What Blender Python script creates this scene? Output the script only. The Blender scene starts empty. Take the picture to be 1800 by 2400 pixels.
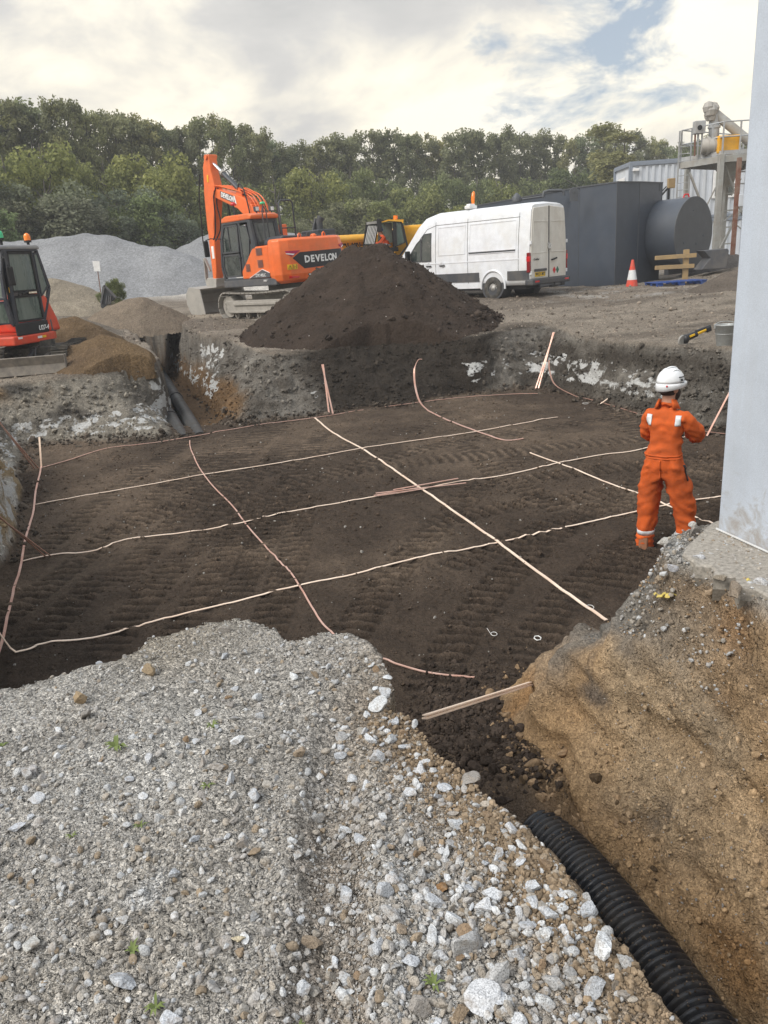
import bpy, bmesh, math, random
import numpy as np
from mathutils import Vector, Matrix, Euler
random.seed(7); RNG = np.random.default_rng(7)
SC = bpy.context.scene
COL = SC.collection
R_ = math.radians
# ------------------------------------------------------------------ camera
EYE = 1.6; PITCH = R_(18.15); ROLL = R_(-3.9)
cam_data = bpy.data.cameras.new('camera'); cam = bpy.data.objects.new('camera', cam_data); COL.objects.link(cam)
cam_data.sensor_fit = 'HORIZONTAL'; cam_data.sensor_width = 36; cam_data.lens = 36
cam_data.clip_start = 0.05; cam_data.clip_end = 2000
CAMROT = Matrix.Rotation(math.pi/2-PITCH, 3, 'X') @ Matrix.Rotation(ROLL, 3, 'Z')
cam.location = (0, 0, EYE); cam.rotation_euler = CAMROT.to_euler()
SC.camera = cam
# ------------------------------------------------------------------ light
SUN_AZ = R_(-118); SUN_EL = R_(46)      # azimuth from +Y towards -X (left, a little behind the viewer)
sd = bpy.data.lights.new('sun', 'SUN'); sd.energy = 2.0; sd.angle = R_(30); sd.color = (1, .95, .87)
sun = bpy.data.objects.new('sun', sd); COL.objects.link(sun)
sun_dir = Vector((math.sin(SUN_AZ)*math.cos(SUN_EL), math.cos(SUN_AZ)*math.cos(SUN_EL), math.sin(SUN_EL)))
sun.rotation_euler = sun_dir.to_track_quat('Z', 'Y').to_euler()
SC.view_settings.view_transform = 'Standard'; SC.view_settings.look = 'None'
SC.view_settings.gamma = 1; SC.view_settings.use_curve_mapping = False; SC.view_settings.exposure = 0.74
SC.cycles.max_bounces = 6; SC.cycles.diffuse_bounces = 3; SC.cycles.transparent_max_bounces = 12
W = bpy.data.worlds.new('World'); SC.world = W; W.use_nodes = True

class NT:
    """tiny node-tree writer"""
    def __init__(s, tree): s.t = tree; s.n = tree.nodes; s.l = tree.links
    def add(s, ty, **kw):
        n = s.n.new(ty)
        for k, v in kw.items():
            if k.startswith('i_'):
                k = k[2:]; k = int(k) if k.isdigit() else k
                if isinstance(v, bpy.types.NodeSocket): s.l.new(v, n.inputs[k])
                else: n.inputs[k].default_value = v
            else: setattr(n, k, v)
        return n
    def math(s, op, a, b=0.0, c=None, clamp=False):
        n = s.n.new('ShaderNodeMath'); n.operation = op; n.use_clamp = clamp
        for i, v in enumerate((a, b, c)):
            if v is None: continue
            if isinstance(v, bpy.types.NodeSocket): s.l.new(v, n.inputs[i])
            else: n.inputs[i].default_value = v
        return n.outputs[0]
    def vmath(s, op, a, b=None, scale=None):
        n = s.n.new('ShaderNodeVectorMath'); n.operation = op
        for i, v in enumerate((a, b)):
            if v is None: continue
            if isinstance(v, bpy.types.NodeSocket): s.l.new(v, n.inputs[i])
            else: n.inputs[i].default_value = v
        if scale is not None:
            n.inputs['Scale'].default_value = scale
        return n.outputs['Value' if op in ('DOT_PRODUCT', 'LENGTH') else 'Vector']
    def noise(s, vec, scale, detail=4, rough=.55, dist=0, out='Fac'):
        n = s.add('ShaderNodeTexNoise', i_Scale=scale, i_Detail=detail, i_Roughness=rough, i_Distortion=dist)
        if vec is not None: s.l.new(vec, n.inputs['Vector'])
        return n.outputs[out]
    def ramp(s, fac, stops, interp='LINEAR'):
        n = s.n.new('ShaderNodeValToRGB'); s.l.new(fac, n.inputs[0]); cr = n.color_ramp; cr.interpolation = interp
        while len(cr.elements) < len(stops): cr.elements.new(.5)
        for e, (p, c) in zip(cr.elements, stops):
            e.position = p; e.color = (c[0], c[1], c[2], 1) if hasattr(c, '__len__') else (c, c, c, 1)
        return n.outputs[0]
    def mix(s, fac, a, b, mode='MIX'):
        n = s.n.new('ShaderNodeMix'); n.data_type = 'RGBA'; n.blend_type = mode
        for i, v in ((0, fac), (6, a), (7, b)):
            if isinstance(v, bpy.types.NodeSocket): s.l.new(v, n.inputs[i])
            elif i == 0: n.inputs[0].default_value = v
            else: n.inputs[i].default_value = (v[0], v[1], v[2], 1)
        return n.outputs[2]
def smooth(a, b, x):
    t = np.clip((x-a)/(b-a), 0, 1); return t*t*(3-2*t)

def pix_dir(u, v):
    return (CAMROT @ Vector(((u-900)/1800, -(v-1200)/1800, -1)))
def G(u, v, z=0.0):
    d = pix_dir(u, v); t = (z-EYE)/d.z; return (d.x*t, d.y*t)
def AT(u, v, y):
    d = pix_dir(u, v); t = y/d.y; return Vector((d.x*t, y, EYE+d.z*t))

# world: broken overcast, blue gap at the right
def build_world():
    nt = NT(W.node_tree); nt.n.clear()
    out = nt.add('ShaderNodeOutputWorld')
    tc = nt.add('ShaderNodeTexCoord')
    d = nt.vmath('NORMALIZE', tc.outputs['Generated'])
    sep = nt.add('ShaderNodeSeparateXYZ', i_0=d)
    zz = nt.math('ADD', nt.math('MAXIMUM', sep.outputs[2], 0.0), .42)
    inv = nt.math('DIVIDE', 1.0, zz)
    cx = nt.math('MULTIPLY', sep.outputs[0], inv); cy = nt.math('MULTIPLY', sep.outputs[1], inv)
    vec = nt.add('ShaderNodeCombineXYZ', i_0=cx, i_1=cy, i_2=3.7).outputs[0]
    big = nt.noise(vec, 1.0, 6, .50, .2)
    fine = nt.noise(vec, 3.1, 7, .60, .35)
    f = nt.math('ADD', nt.math('MULTIPLY', big, .6), nt.math('MULTIPLY', fine, .4))
    low = nt.math('SUBTRACT', 1.0, nt.math('MULTIPLY', sep.outputs[2], 2.6), clamp=True)
    f = nt.math('ADD', f, nt.math('MULTIPLY', nt.math('SUBTRACT', low, .45), .21))
    col = nt.ramp(f, [(.38, (.46, .46, .455)), (.47, (.58, .57, .55)), (.53, (.83, .785, .68)), (.58, (1.06, .98, .80)), (.70, (.90, .88, .82))])
    up = nt.math('ADD', .66, nt.math('MULTIPLY', sep.outputs[2], .46))   # an overcast sky brightens towards the zenith
    cloud = nt.add('ShaderNodeBackground', i_0=col); nt.l.new(up, cloud.inputs[1])
    sky = nt.add('ShaderNodeTexSky', sky_type='NISHITA', sun_disc=False, sun_elevation=SUN_EL, sun_rotation=SUN_AZ, air_density=1.0, dust_density=1.5)
    col = nt.mix(nt.math('MULTIPLY', nt.math('SUBTRACT', sep.outputs[2], .35), 1.6, clamp=True), col, nt.mix(1, col, (.90, 1.0, 1.16), 'MULTIPLY')); nt.l.new(col, cloud.inputs[0])
    blue = nt.add('ShaderNodeBackground', i_0=nt.mix(.55, sky.outputs[0], (6.2, 6.9, 7.6)), i_1=.062)
    def gap(u, v, rad):
        g = pix_dir(u, v).normalized()
        dot = nt.vmath('DOT_PRODUCT', d, tuple(g))
        return nt.math('SUBTRACT', 1.0, nt.math('MULTIPLY', nt.math('SUBTRACT', 1.0, dot), 1/(1-math.cos(rad))), clamp=True)
    gp = nt.math('MAXIMUM', nt.math('MULTIPLY', gap(1400, 190, .16), 1.0), nt.math('MULTIPLY', gap(1300, 110, .10), .6))
    gp = nt.math('MAXIMUM', gp, nt.math('MULTIPLY', gap(590, 250, .08), .45))
    gp = nt.math('MAXIMUM', gp, nt.math('MULTIPLY', gap(1150, 130, .05), .8))
    gp = nt.math('MAXIMUM', gp, nt.math('MULTIPLY', gap(140, 240, .08), .6))
    n2 = nt.noise(vec, 4.2, 6, .6, .5)
    m = nt.math('MULTIPLY', nt.math('ADD', nt.math('MULTIPLY', gp, .82), nt.math('SUBTRACT', nt.math('MULTIPLY', n2, 4.4), 2.92)), 1.7, clamp=True)
    mx = nt.add('ShaderNodeMixShader'); nt.l.new(m, mx.inputs[0]); nt.l.new(cloud.outputs[0], mx.inputs[1]); nt.l.new(blue.outputs[0], mx.inputs[2])
    nt.l.new(mx.outputs[0], out.inputs[0])
build_world()

# ------------------------------------------------------------------ numpy noise
def _hash(ix, iy, iz, seed):
    h = (ix.astype(np.int64)*374761393 + iy.astype(np.int64)*668265263 + iz.astype(np.int64)*2147483647 + seed*974634777) & 0xffffffff
    h = ((h ^ (h >> 13))*1274126177) & 0xffffffff
    h = ((h ^ (h >> 16))*2246822519) & 0xffffffff
    return ((h ^ (h >> 15)) & 0xffff)/65535.0
def vnoise(x, y, z, seed=0):
    xi, yi, zi = np.floor(x), np.floor(y), np.floor(z)
    fx, fy, fz = x-xi, y-yi, z-zi
    fx = fx*fx*(3-2*fx); fy = fy*fy*(3-2*fy); fz = fz*fz*(3-2*fz)
    r = 0
    for a in (0, 1):
        for b in (0, 1):
            for c in (0, 1):
                w = (fx if a else 1-fx)*(fy if b else 1-fy)*(fz if c else 1-fz)
                r = r + w*_hash(xi+a, yi+b, zi+c, seed)
    return r*2-1
def fbm(x, y, z, f, octv=4, seed=0, gain=.5):
    r = 0; a = 1; s = 0
    for o in range(octv):
        r = r + a*vnoise(x*f+o*17.3, y*f+o*5.1, z*f+o*9.7, seed+o); s += a; a *= gain; f *= 2.03
    return r/s
def poly_dist(px, py, poly, closed=True):
    d2 = np.full(px.shape, 1e9); P = np.array(poly)
    n = len(P)
    for i in range(n if closed else n-1):
        a = P[i]; b = P[(i+1) % n]; e = b-a; L = max(e@e, 1e-9)
        t = np.clip(((px-a[0])*e[0]+(py-a[1])*e[1])/L, 0, 1)
        d2 = np.minimum(d2, (px-a[0]-t*e[0])**2+(py-a[1]-t*e[1])**2)
    return np.sqrt(d2)
def inside(px, py, poly):
    c = np.zeros(px.shape, bool); P = np.array(poly); n = len(P)
    for i in range(n):
        x0, y0 = P[i]; x1, y1 = P[(i+1) % n]
        if y0 == y1: continue
        c ^= ((y0 > py) != (y1 > py)) & (px < (x1-x0)*(py-y0)/(y1-y0)+x0)
    return c

# ------------------------------------------------------------------ the ground
PD = -1.33
def floor_h(y):
    t = min(1, max(0, (y-8)/5.0)); return PD+.15*t*t*(3-2*t)
def GF(u, v, dz=0.0):
    z = PD+dz
    for _ in range(6): z = floor_h(G(u, v, z)[1])+dz
    return G(u, v, z)
S = 1.085
NEAR = [(x*S, y*S) for x, y in [(0,1490),(55,1480),(120,1462),(180,1440),(245,1428),(290,1403),(310,1378),(370,1368),(400,1358),(440,1345),(510,1338),(560,1345),(600,1358),(622,1388),(655,1385),(690,1370),(740,1375),(785,1395),(812,1425),(845,1452),(862,1482),(858,1512),(890,1527),(912,1545),(932,1575),(970,1625),(1000,1640),(1020,1652),(1045,1690),(1090,1740),(1130,1775),(1165,1805),(1205,1845),(1225,1885),(1250,1920),(1300,1990),(1335,2025),(1370,2070),(1405,2130),(1440,2170),(1485,2220)]]
TOP = [(-4.6,1.9), (-3.4,2.2), (-2.5,2.45)] + [G(u, v, 0) for u, v in NEAR] + [(.85,.7),(1.25,-.2),(1.6,-1.5),(1.8,-6),
       (4.2,-6),(3.6,-1.5),(3.0,.2),(2.45,1.3),(2.08,2.1),
       G(1800,1412),G(1740,1375),G(1690,1345),G(1650,1325),G(1590,1312),G(1560,1298),G(1558,1275),G(1590,1245),G(1640,1230),G(1690,1226),
       (2.6,4.4),(4.0,4.6),(6.2,4.9),(8.5,5.5),(8.2,9.0),(7.2,11.2)] + [G(u,v,-.12) for u,v in [(1721,815),(1600,808),(1496,803),(1420,797),(1363,788),(1310,772),(1277,768),(1200,778),(1124,792),(1040,797),(977,799),(859,808),(773,819),(700,826),(644,831),(590,822),(540,808),(500,805),(470,802),(450,795),(428,781)]] \
    + [G(u,v,-.06) for u,v in [(383,766),(319,753),(250,742),(193,738),(183,741),(193,752),(240,770)]] + [G(u,v,-.12) for u,v in [(275,783),(320,803),(350,822),(372,842),(366,856),(300,864),(240,872),(181,880),(90,889),(0,897),(-110,905),(-150,930),(-110,968)]] + [G(u,v,-.08) for u,v in [(-62,1012),(-75,1090),(-95,1190),(-170,1360),(-280,1540)]] + [(-4.6,3.2)]
BASE = [(-4.3,2.4),(-3.3,2.5),(-2.4,2.7),(-1.65,2.98),(-1.2,3.25),(-.95,3.5),(-.6,3.62),(-.3,3.6),(0,3.35),(.12,3.0),(.14,2.75),(.3,2.25),(.5,1.75),(.75,1.15),(1.1,.5),(1.5,-.3),(1.9,-1.5),(2.1,-6),(3.6,-6),(3.1,-1.5),(2.4,.2),(1.85,1.4)] \
    + [G(u,v,-1.5) for u,v in [(1790,2430),(1600,2260),(1465,2105),(1375,1985),(1300,1880)]] + [G(u,v,-1.38) for u,v in [(1250,1800),(1225,1730),(1215,1680),(1235,1650),(1285,1618),(1345,1560)]] + [(1.45,4.75),(1.75,4.85),(2.3,4.8),(3.0,4.9),(4.0,5.0),(6.0,5.3),(7.9,6),(7.5,9),(6.4,11.0)] \
    + [GF(u,v) for u,v in [(1701,1018),(1600,993),(1482,968),(1400,940),(1330,922),(1250,908),(1180,915),(1090,927),(938,950),(855,958),(734,973),(650,983),(600,988),(560,998)]] + [GF(u,v,-.15) for u,v in [(520,985),(480,948),(440,905),(400,868),(300,815),(262,800),(270,822),(330,868),(385,930)]] + [GF(u,v) for u,v in [(412,1020),(395,1030),(320,1033),(250,1036),(180,1038),(100,1040),(60,1046),(48,1100),(52,1140),(42,1200),(35,1270),(0,1345),(-60,1430),(-140,1560)]] + [(-3.75,4.4)]
FINEP = 1.0
def ground_z(x, y):
    y = np.asarray(y, float); x = np.asarray(x, float)
    b = -.12*smooth(7, 12.5, y) + .22*smooth(15.5, 21, y) + .15*smooth(20, 26, y)
    L = .25 + .75*smooth(6, -4, x)
    return b + 1.02*L*smooth(24, 46, y)
MOUND = (G(862, 700, .1), )
def mounds(x, y):
    """piles that belong to the terrain sheet: low spoil ridges"""
    z = 0
    def heap(cx, cy, rx, ry, h, rot=0, p=1.0):
        c, s = math.cos(rot), math.sin(rot)
        dx, dy = x-cx, y-cy
        q = np.sqrt(((dx*c+dy*s)/rx)**2+((-dx*s+dy*c)/ry)**2)
        return h*np.clip(1-np.sqrt(q*q+.02), 0, 1)**p
    z = z + heap(8.6, 19.8, 2.6, 1.6, .22)           # grey-brown heap at the right, before the tanks
    z = z + heap(13.5, 27.0, 3.2, 2.4, .5)
    z = z + heap(-5.2, 35.0, 3.4, 1.2, .30)
    return z
TRK = []
def tracks_field():
    return TRK
def terrain_z(x, y, detail=True):
    g = ground_z(x, y) + mounds(x, y)
    wob = .07*fbm(x, y, 0, 1.6, 3, 11) * smooth(0, 3, y)
    wx, wy = x+wob, y+.07*fbm(x, y, 5, 1.6, 3, 12)*smooth(0, 3, y)
    it = inside(wx, wy, TOP); ib = inside(wx, wy, BASE) & it
    dt = poly_dist(wx, wy, TOP); db = poly_dist(wx, wy, BASE)
    t = np.where(it, dt/np.maximum(dt+db, 1e-6), 0); t = np.where(ib, 1, t)
    # depth: deeper in the two pipe trenches
    fl = PD+.15*smooth(8, 13, y)
    tr2 = smooth(3.75, 3.15, y+.25*(x-.5))*smooth(-.4, -.05, x)
    tr1 = smooth(14.4, 15.6, y)*smooth(-3.0, -3.3, x)
    fl = fl-.30*tr2-.22*tr1
    near = smooth(7, 5, y)
    prof = np.where(it, t**(1.0-.15*near), 0)
    # rounded brink
    z = g*(1-prof)+fl*prof
    return z, it, ib, t, dt, db
def mesh_obj(name, V, F, mat=None, parent=None, smooth_=True, attrs=None, link=True):
    me = bpy.data.meshes.new(name)
    V = np.asarray(V, np.float32)
    if isinstance(F, np.ndarray):
        k = F.shape[1]; n = F.shape[0]
        me.vertices.add(len(V)); me.vertices.foreach_set('co', V.ravel())
        me.loops.add(n*k); me.loops.foreach_set('vertex_index', F.ravel().astype(np.int32))
        me.polygons.add(n); me.polygons.foreach_set('loop_start', np.arange(0, n*k, k, dtype=np.int32))
        me.polygons.foreach_set('loop_total', np.full(n, k, np.int32))
    else:
        me.from_pydata([tuple(v) for v in V], [], F)
    me.polygons.foreach_set('use_smooth', np.full(len(me.polygons), bool(smooth_)))
    me.update(calc_edges=True)
    if attrs:
        for an, arr in attrs.items():
            if arr.ndim == 2:
                a = me.color_attributes.new(an, 'FLOAT_COLOR', 'POINT')
                a.data.foreach_set('color', np.concatenate([arr, np.ones((len(arr), 1))], 1).astype(np.float32).ravel())
            else:
                a = me.attributes.new(an, 'FLOAT', 'POINT'); a.data.foreach_set('value', arr.astype(np.float32))
    if mat: me.materials.append(mat)
    o = bpy.data.objects.new(name, me)
    if link: COL.objects.link(o)
    if parent: o.parent = parent
    return o
def tag(o, label=None, cat=None, group=None, kind=None):
    if label: o['label'] = label
    if cat: o['category'] = cat
    if group: o['group'] = group
    if kind: o['kind'] = kind
    return o

def new_mat(name):
    m = bpy.data.materials.new(name); m.use_nodes = True
    nt = NT(m.node_tree); nt.n.clear()
    out = nt.add('ShaderNodeOutputMaterial'); b = nt.add('ShaderNodeBsdfPrincipled')
    nt.l.new(b.outputs[0], out.inputs[0])
    return m, nt, b, out
def soil_mat():
    m, nt, b, out = new_mat('soil')
    tc = nt.add('ShaderNodeTexCoord'); P = tc.outputs['Object']
    at = nt.add('ShaderNodeAttribute', attribute_name='tint').outputs['Color']
    rough_k = nt.add('ShaderNodeAttribute', attribute_name='grit').outputs['Fac']
    trk = nt.add('ShaderNodeAttribute', attribute_name='track').outputs['Fac']
    far = nt.add('ShaderNodeAttribute', attribute_name='farness').outputs['Fac']
    n1 = nt.noise(P, 3.1, 5, .62); n2 = nt.noise(P, 26, 4, .6); n3 = nt.noise(P, 120, 3, .6)
    v = nt.add('ShaderNodeTexVoronoi', i_Scale=75.0); nt.l.new(P, v.inputs['Vector'])
    v2 = nt.add('ShaderNodeTexVoronoi', i_Scale=210.0); nt.l.new(P, v2.inputs['Vector'])
    g = nt.math('ADD', nt.math('MULTIPLY', n1, .5), nt.math('MULTIPLY', n2, .5))
    k = nt.ramp(g, [(.30, .62), (.5, 1.0), (.70, 1.4)])
    c = nt.mix(1, at, k, 'MULTIPLY')
    # grain by grain colour variation
    vg = nt.ramp(v.outputs['Color'], [(.1, .55), (.45, .95), (.8, 1.25), (1, 1.9)])
    vg2 = nt.ramp(v2.outputs['Color'], [(.1, .6), (.5, 1.0), (.95, 1.6)])
    c = nt.mix(rough_k, c, nt.mix(1, nt.mix(1, c, vg, 'MULTIPLY'), vg2, 'MULTIPLY'))
    chm = nt.add('ShaderNodeAttribute', attribute_name='chalk').outputs['Fac']
    mp = nt.add('ShaderNodeMapping'); nt.l.new(P, mp.inputs[0]); mp.inputs['Scale'].default_value = (1, 1, 1.7)
    cn = nt.noise(mp.outputs[0], 2.6, 7, .62, .4)
    thr = nt.math('SUBTRACT', .80, nt.math('MULTIPLY', chm, .31))
    cf = nt.math('MULTIPLY', nt.math('SUBTRACT', cn, thr), 22.0, clamp=True)
    c = nt.mix(cf, c, nt.mix(n2, (.40, .40, .385), (.74, .74, .73)))
    nt.l.new(c, b.inputs['Base Color'])
    b.inputs['Roughness'].default_value = .95; b.inputs['Specular IOR Level'].default_value = .15
    # relief
    ph = nt.math('SINE', nt.math('MULTIPLY', trk, 1.0))
    h = nt.math('ADD', nt.math('MULTIPLY', n2, .5), nt.math('MULTIPLY', n3, .12))
    h = nt.math('ADD', h, nt.math('MULTIPLY', nt.math('MULTIPLY', v.outputs['Distance'], rough_k), -.3))
    bp = nt.add('ShaderNodeBump', i_Strength=.85, i_Distance=.045); nt.l.new(h, bp.inputs['Height'])
    n4 = nt.noise(P, 7.5, 6, .65)
    bp2 = nt.add('ShaderNodeBump', i_Strength=.8, i_Distance=.12); nt.l.new(n4, bp2.inputs['Height']); nt.l.new(bp2.outputs[0], bp.inputs['Normal'])
    nt.l.new(bp.outputs[0], b.inputs['Normal'])
    return m
M = {}
M['soil'] = soil_mat()

def track_relief(x, y):
    """imprints of crawler tracks pressed in the pit floor (metres of height)"""
    h = np.zeros(x.shape)
    paths = []
    for k, (x0, y0, ang, curv) in enumerate([(-3.6,6.5,8,0),(-3.1,6.2,6,0.0),(-2.75,7.5,5,.01),(-2.4,6.0,4,.01),(-1.45,7.0,1,.01),(-4.0,8.5,6,.01),(-2.1,8.5,-3,.01),(-1.8,6.2,2,.0),(-1.1,5.5,5,-.02),(-.5,5.2,14,.03),(.3,5.0,20,.05),(1.1,5.4,28,.06),(1.9,6.2,30,.08),(-.2,8.0,60,.06),(1.0,9.5,70,.05),(-3.2,9.0,35,.03),(.8,7.2,48,.03),(2.0,8.8,-20,.04),(-1.0,10.5,75,.02),(2.8,8.4,25,.05),(-2.0,9.4,40,.06),(3.6,9.0,10,.02),(4.3,8.4,-8,.02)]):
        a = R_(ang); ca, sa = math.cos(a), math.sin(a)
        u = (x-x0)*sa+(y-y0)*ca; w = (x-x0)*ca-(y-y0)*sa - curv*u*u
        m = smooth(.20, .15, abs(w))*smooth(-.6, .2, u)*smooth(7.5+1.5*math.sin(k), 5+math.sin(k*2), u)
        m = m*smooth(-.25, .25, fbm(x, y, 3.3*k, .7, 2, 40+k)+.22)
        u2 = u+.10*np.abs(w)+.02*fbm(x, y, k, 3, 2, 60)
        c = np.sin(u2*2*math.pi/.15)
        c = np.sign(c)*np.abs(c)**.6
        h = np.where(m > .02, h*(1-m)+m*(-.015+.026*c*(1+.8*fbm(x, y, k, 9, 2, 66))), h)
    return h

def P3(c, s=1.0): return np.array(c)*s
def build_terrain():
    ys = [-2.0]
    while ys[-1] < 12.9: ys.append(ys[-1]+.0050*(max(ys[-1], 0)+1.45)+(.05 if ys[-1] < .3 else 0))
    while ys[-1] < 18.5: ys.append(ys[-1]+.047)
    while ys[-1] < 60: ys.append(ys[-1]+.0105*(ys[-1]))
    while ys[-1] < 240: ys.append(ys[-1]*1.12)
    ys = np.array(ys)
    s1 = np.linspace(-.56, .56, 600)
    side = np.geomspace(.004, 1.2, 40); sx = np.concatenate([-.56-np.cumsum(side)[::-1]*.25, s1, .56+np.cumsum(side)*.25])
    X = sx[None, :]*(np.maximum(ys, -1)[:, None]+2.0)*1.0
    Y = np.repeat(ys[:, None], len(sx), 1)
    x = X.ravel(); y = Y.ravel()
    z, it, ib, t, dt, db = terrain_z(x, y)
    nr, nc = X.shape
    Z = z.reshape(nr, nc)
    # normals of the plain shape
    def grid_normals(Xg, Yg, Zg):
        du = np.stack([np.gradient(Xg, axis=1), np.gradient(Yg, axis=1), np.gradient(Zg, axis=1)], -1)
        dv = np.stack([np.gradient(Xg, axis=0), np.gradient(Yg, axis=0), np.gradient(Zg, axis=0)], -1)
        n = np.cross(du, dv); return n/np.maximum(np.linalg.norm(n, axis=-1, keepdims=True), 1e-9)
    N = grid_normals(X, Y, Z)
    wall = np.where((it & ~ib), np.minimum(1, 4*t*(1-t)+.25), 0)
    near = smooth(6.5, 5, y)
    plat = (~it)
    low = fbm(x, y, z, 1.3, 3, 1); mid = fbm(x, y, z, 5, 4, 2); fine = fbm(x, y, z, 19, 3, 3); vf = fbm(x, y, z, 55, 2, 5)
    closeness = smooth(60, 8, y)
    disp = np.zeros_like(z)
    # walls: lumpy, ledges; floor: churned
    ridg = 1-np.abs(fbm(x*1.0, y*1.0, z*1.6, 3.1, 4, 8))*2
    ledge = np.abs(fbm(x*.8, y*.8, z*5.5, 1.6, 3, 9))
    disp += wall*(.055*mid+.10*low+.07*(ridg-.7) + .022*fine - .07*ledge)
    disp += np.where(ib, .030*low+.022*mid*1.2+.013*fine+.006*vf, 0)
    disp += np.where(plat, .012*low*2+.010*mid+.009*fine+.006*vf, 0)*smooth(200, 20, y)
    farp = plat & (y > 9)
    disp += np.where(farp, .05*fbm(x*.6, y*1.6, z, 1.1, 4, 21)+.022*fbm(x, y*2, z, 5, 3, 22), 0)*smooth(120, 30, y)
    # wheel rut running away from the viewer on the near ground
    rut_c = np.interp(y, [1.2, 1.6, 2.0, 2.5, 3.0, 3.5], [-.20, -.20, -.22, -.18, -.16, -.12])
    rd = np.abs(x-rut_c-.03*low)
    disp += np.where(plat & (y < 4), -.045*smooth(.12, .02, rd)*smooth(2.7, 1.9, y)+.018*smooth(.2, .13, rd)*smooth(.08, .13, rd)*smooth(2.8, 2, y), 0)
    disp += np.where(ib, track_relief(x, y)*smooth(-1.2, -1.3, z)*smooth(4.9, 5.4, y), 0)
    rub = smooth(.75, .2, np.hypot(x-.75, y-4.15))+smooth(.5, .1, np.hypot(x-.75, y-3.5))
    disp += np.where(it, .11*np.clip(rub, 0, 1)*(.6+ridg*.6), 0)
    p = np.stack([x, y, z], 1)+N.reshape(-1, 3)*disp[:, None]
    # ------- colours (albedo)
    def mixc(a, b, k): return a*(1-k[:, None])+b*k[:, None]
    k1 = .5+.5*low; k2 = .5+.5*mid; k3 = .5+.5*fine
    c = np.zeros((len(x), 3))+P3((.375, .355, .325))
    # near ground
    c = mixc(c, P3((.46, .45, .425)), smooth(.52, .75, k1)*.6)
    c = mixc(c, P3((.30, .25, .18)), smooth(.45, .7, .5+.5*fbm(x, y, 0, .9, 3, 31))*smooth(-.3, -1.2, x)*.6)
    dn = dt*(~it)
    edge = smooth(.42, .05, dn)*smooth(-.5, .0, x)*smooth(3.6, 3.0, y)
    c = mixc(c, P3((.27, .19, .115)), np.clip(edge*(.35+1.1*k2*smooth(3.2, 2.0, y)), 0, 1)*.85)
    c = mixc(c, P3((.20, .15, .105)), smooth(.17, .04, rd)*smooth(2.6, 1.6, y)*.6)
    wp = smooth(.60, .72, .5+.5*fbm(x, y, 1, 2.3, 3, 33))*smooth(2.3, 1.8, y); c = mixc(c, P3((.62, .62, .61)), wp*.8)
    # far yard
    fy = smooth(8, 11, y)
    yc = mixc(np.zeros((len(x), 3))+P3((.185, .155, .125)), P3((.28, .24, .195)), smooth(.4, .7, .5+.5*fbm(x*.5, y*1.4, 0, .8, 4, 35)))
    yc = mixc(yc, P3((.10, .085, .07)), smooth(.55, .75, .5+.5*fbm(x*.5, y*2, 0, 1.2, 4, 36))*smooth(2, 6, x)*.7)
    yc = mixc(yc, P3((.50, .47, .43)), smooth(29, 33, y+.3*x)*smooth(3, -2, x)*smooth(-13, -8, x))
    yc = mixc(yc, P3((.33, .28, .22)), smooth(1.2, .3, np.abs(y-26-.1*x))*smooth(-3, -5, x)*smooth(-14, -9, x))
    tanh_ = smooth(2.0, .6, np.hypot((x+8.6)/1.2, y-17.4)); yc = mixc(yc, P3((.22, .15, .085)), tanh_)
    yc = mixc(yc, P3((.05, .042, .034)), smooth(.5, 0, dt)*smooth(-2.0, -1.0, x)*smooth(4.2, 3.2, x)*smooth(.3, .6, k2+.2)*smooth(15, 15.6, y))
    yc = mixc(yc, P3((.40, .38, .35)), smooth(.55, .7, .5+.5*fbm(x, y, 0, 1.8, 3, 37))*smooth(20, 23, y)*smooth(4, 7, x)*.7)
    c = mixc(c, yc, fy)
    # pit floor
    dirt = P3((.060, .044, .033)); dirt2 = P3((.185, .138, .100))
    fn = .5+.5*fbm(x, y, 0, .55, 4, 38)
    fc = mixc(np.zeros((len(x), 3))+dirt, dirt2, smooth(.42, .72, fn)*.75*(.4+.8*k2)+.10)
    tr = track_relief(x, y); fc = fc*(1+np.clip(tr*30, -.45, .9))[:, None]  # track prints shaded in the colour: grooves darker, cleats lighter
    # walls
    zz = z+disp
    grey = P3((.17, .155, .135)); brown = P3((.20, .135, .078)); 
    wc = mixc(np.zeros((len(x), 3))+grey, P3((.105, .092, .078)), smooth(.4, .7, k2))
    wc = mixc(wc, P3((.26, .24, .21)), smooth(.55, .8, .5+.5*fbm(x, y, z*2, 2.2, 4, 39))*.8)
    # centre of the back wall: dark loose soil running down from the heap
    dk = smooth(-1.9, -1.2, x+.55*(zz+.2))*smooth(3.2, 2.4, x-.4*zz)*smooth(12, 14, y)
    wc = mixc(wc, P3((.035, .028, .022)), np.clip(dk, 0, 1)*smooth(.1, .35, k2+.1)*.95)
    dk2 = smooth(2.8, 3.4, x)*smooth(9, 11, y)*smooth(.3, .65, .5+.5*fbm(x*.9, y*.9, z*2.4, 1.3, 4, 41))*smooth(-.15, -.4, zz)
    wc = mixc(wc, P3((.05, .042, .034)), dk2*.85)
    # block under the small machine
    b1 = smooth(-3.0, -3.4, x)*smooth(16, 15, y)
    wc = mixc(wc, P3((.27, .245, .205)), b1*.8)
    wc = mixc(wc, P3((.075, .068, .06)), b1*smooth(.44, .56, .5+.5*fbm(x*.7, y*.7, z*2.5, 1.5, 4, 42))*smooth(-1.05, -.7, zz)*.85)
    wc = mixc(wc, P3((.25, .16, .08)), smooth(-5.2, -6.0, x)*smooth(-.6, -.2, zz)*b1*smooth(.4, .6, k1)*.8)
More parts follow.
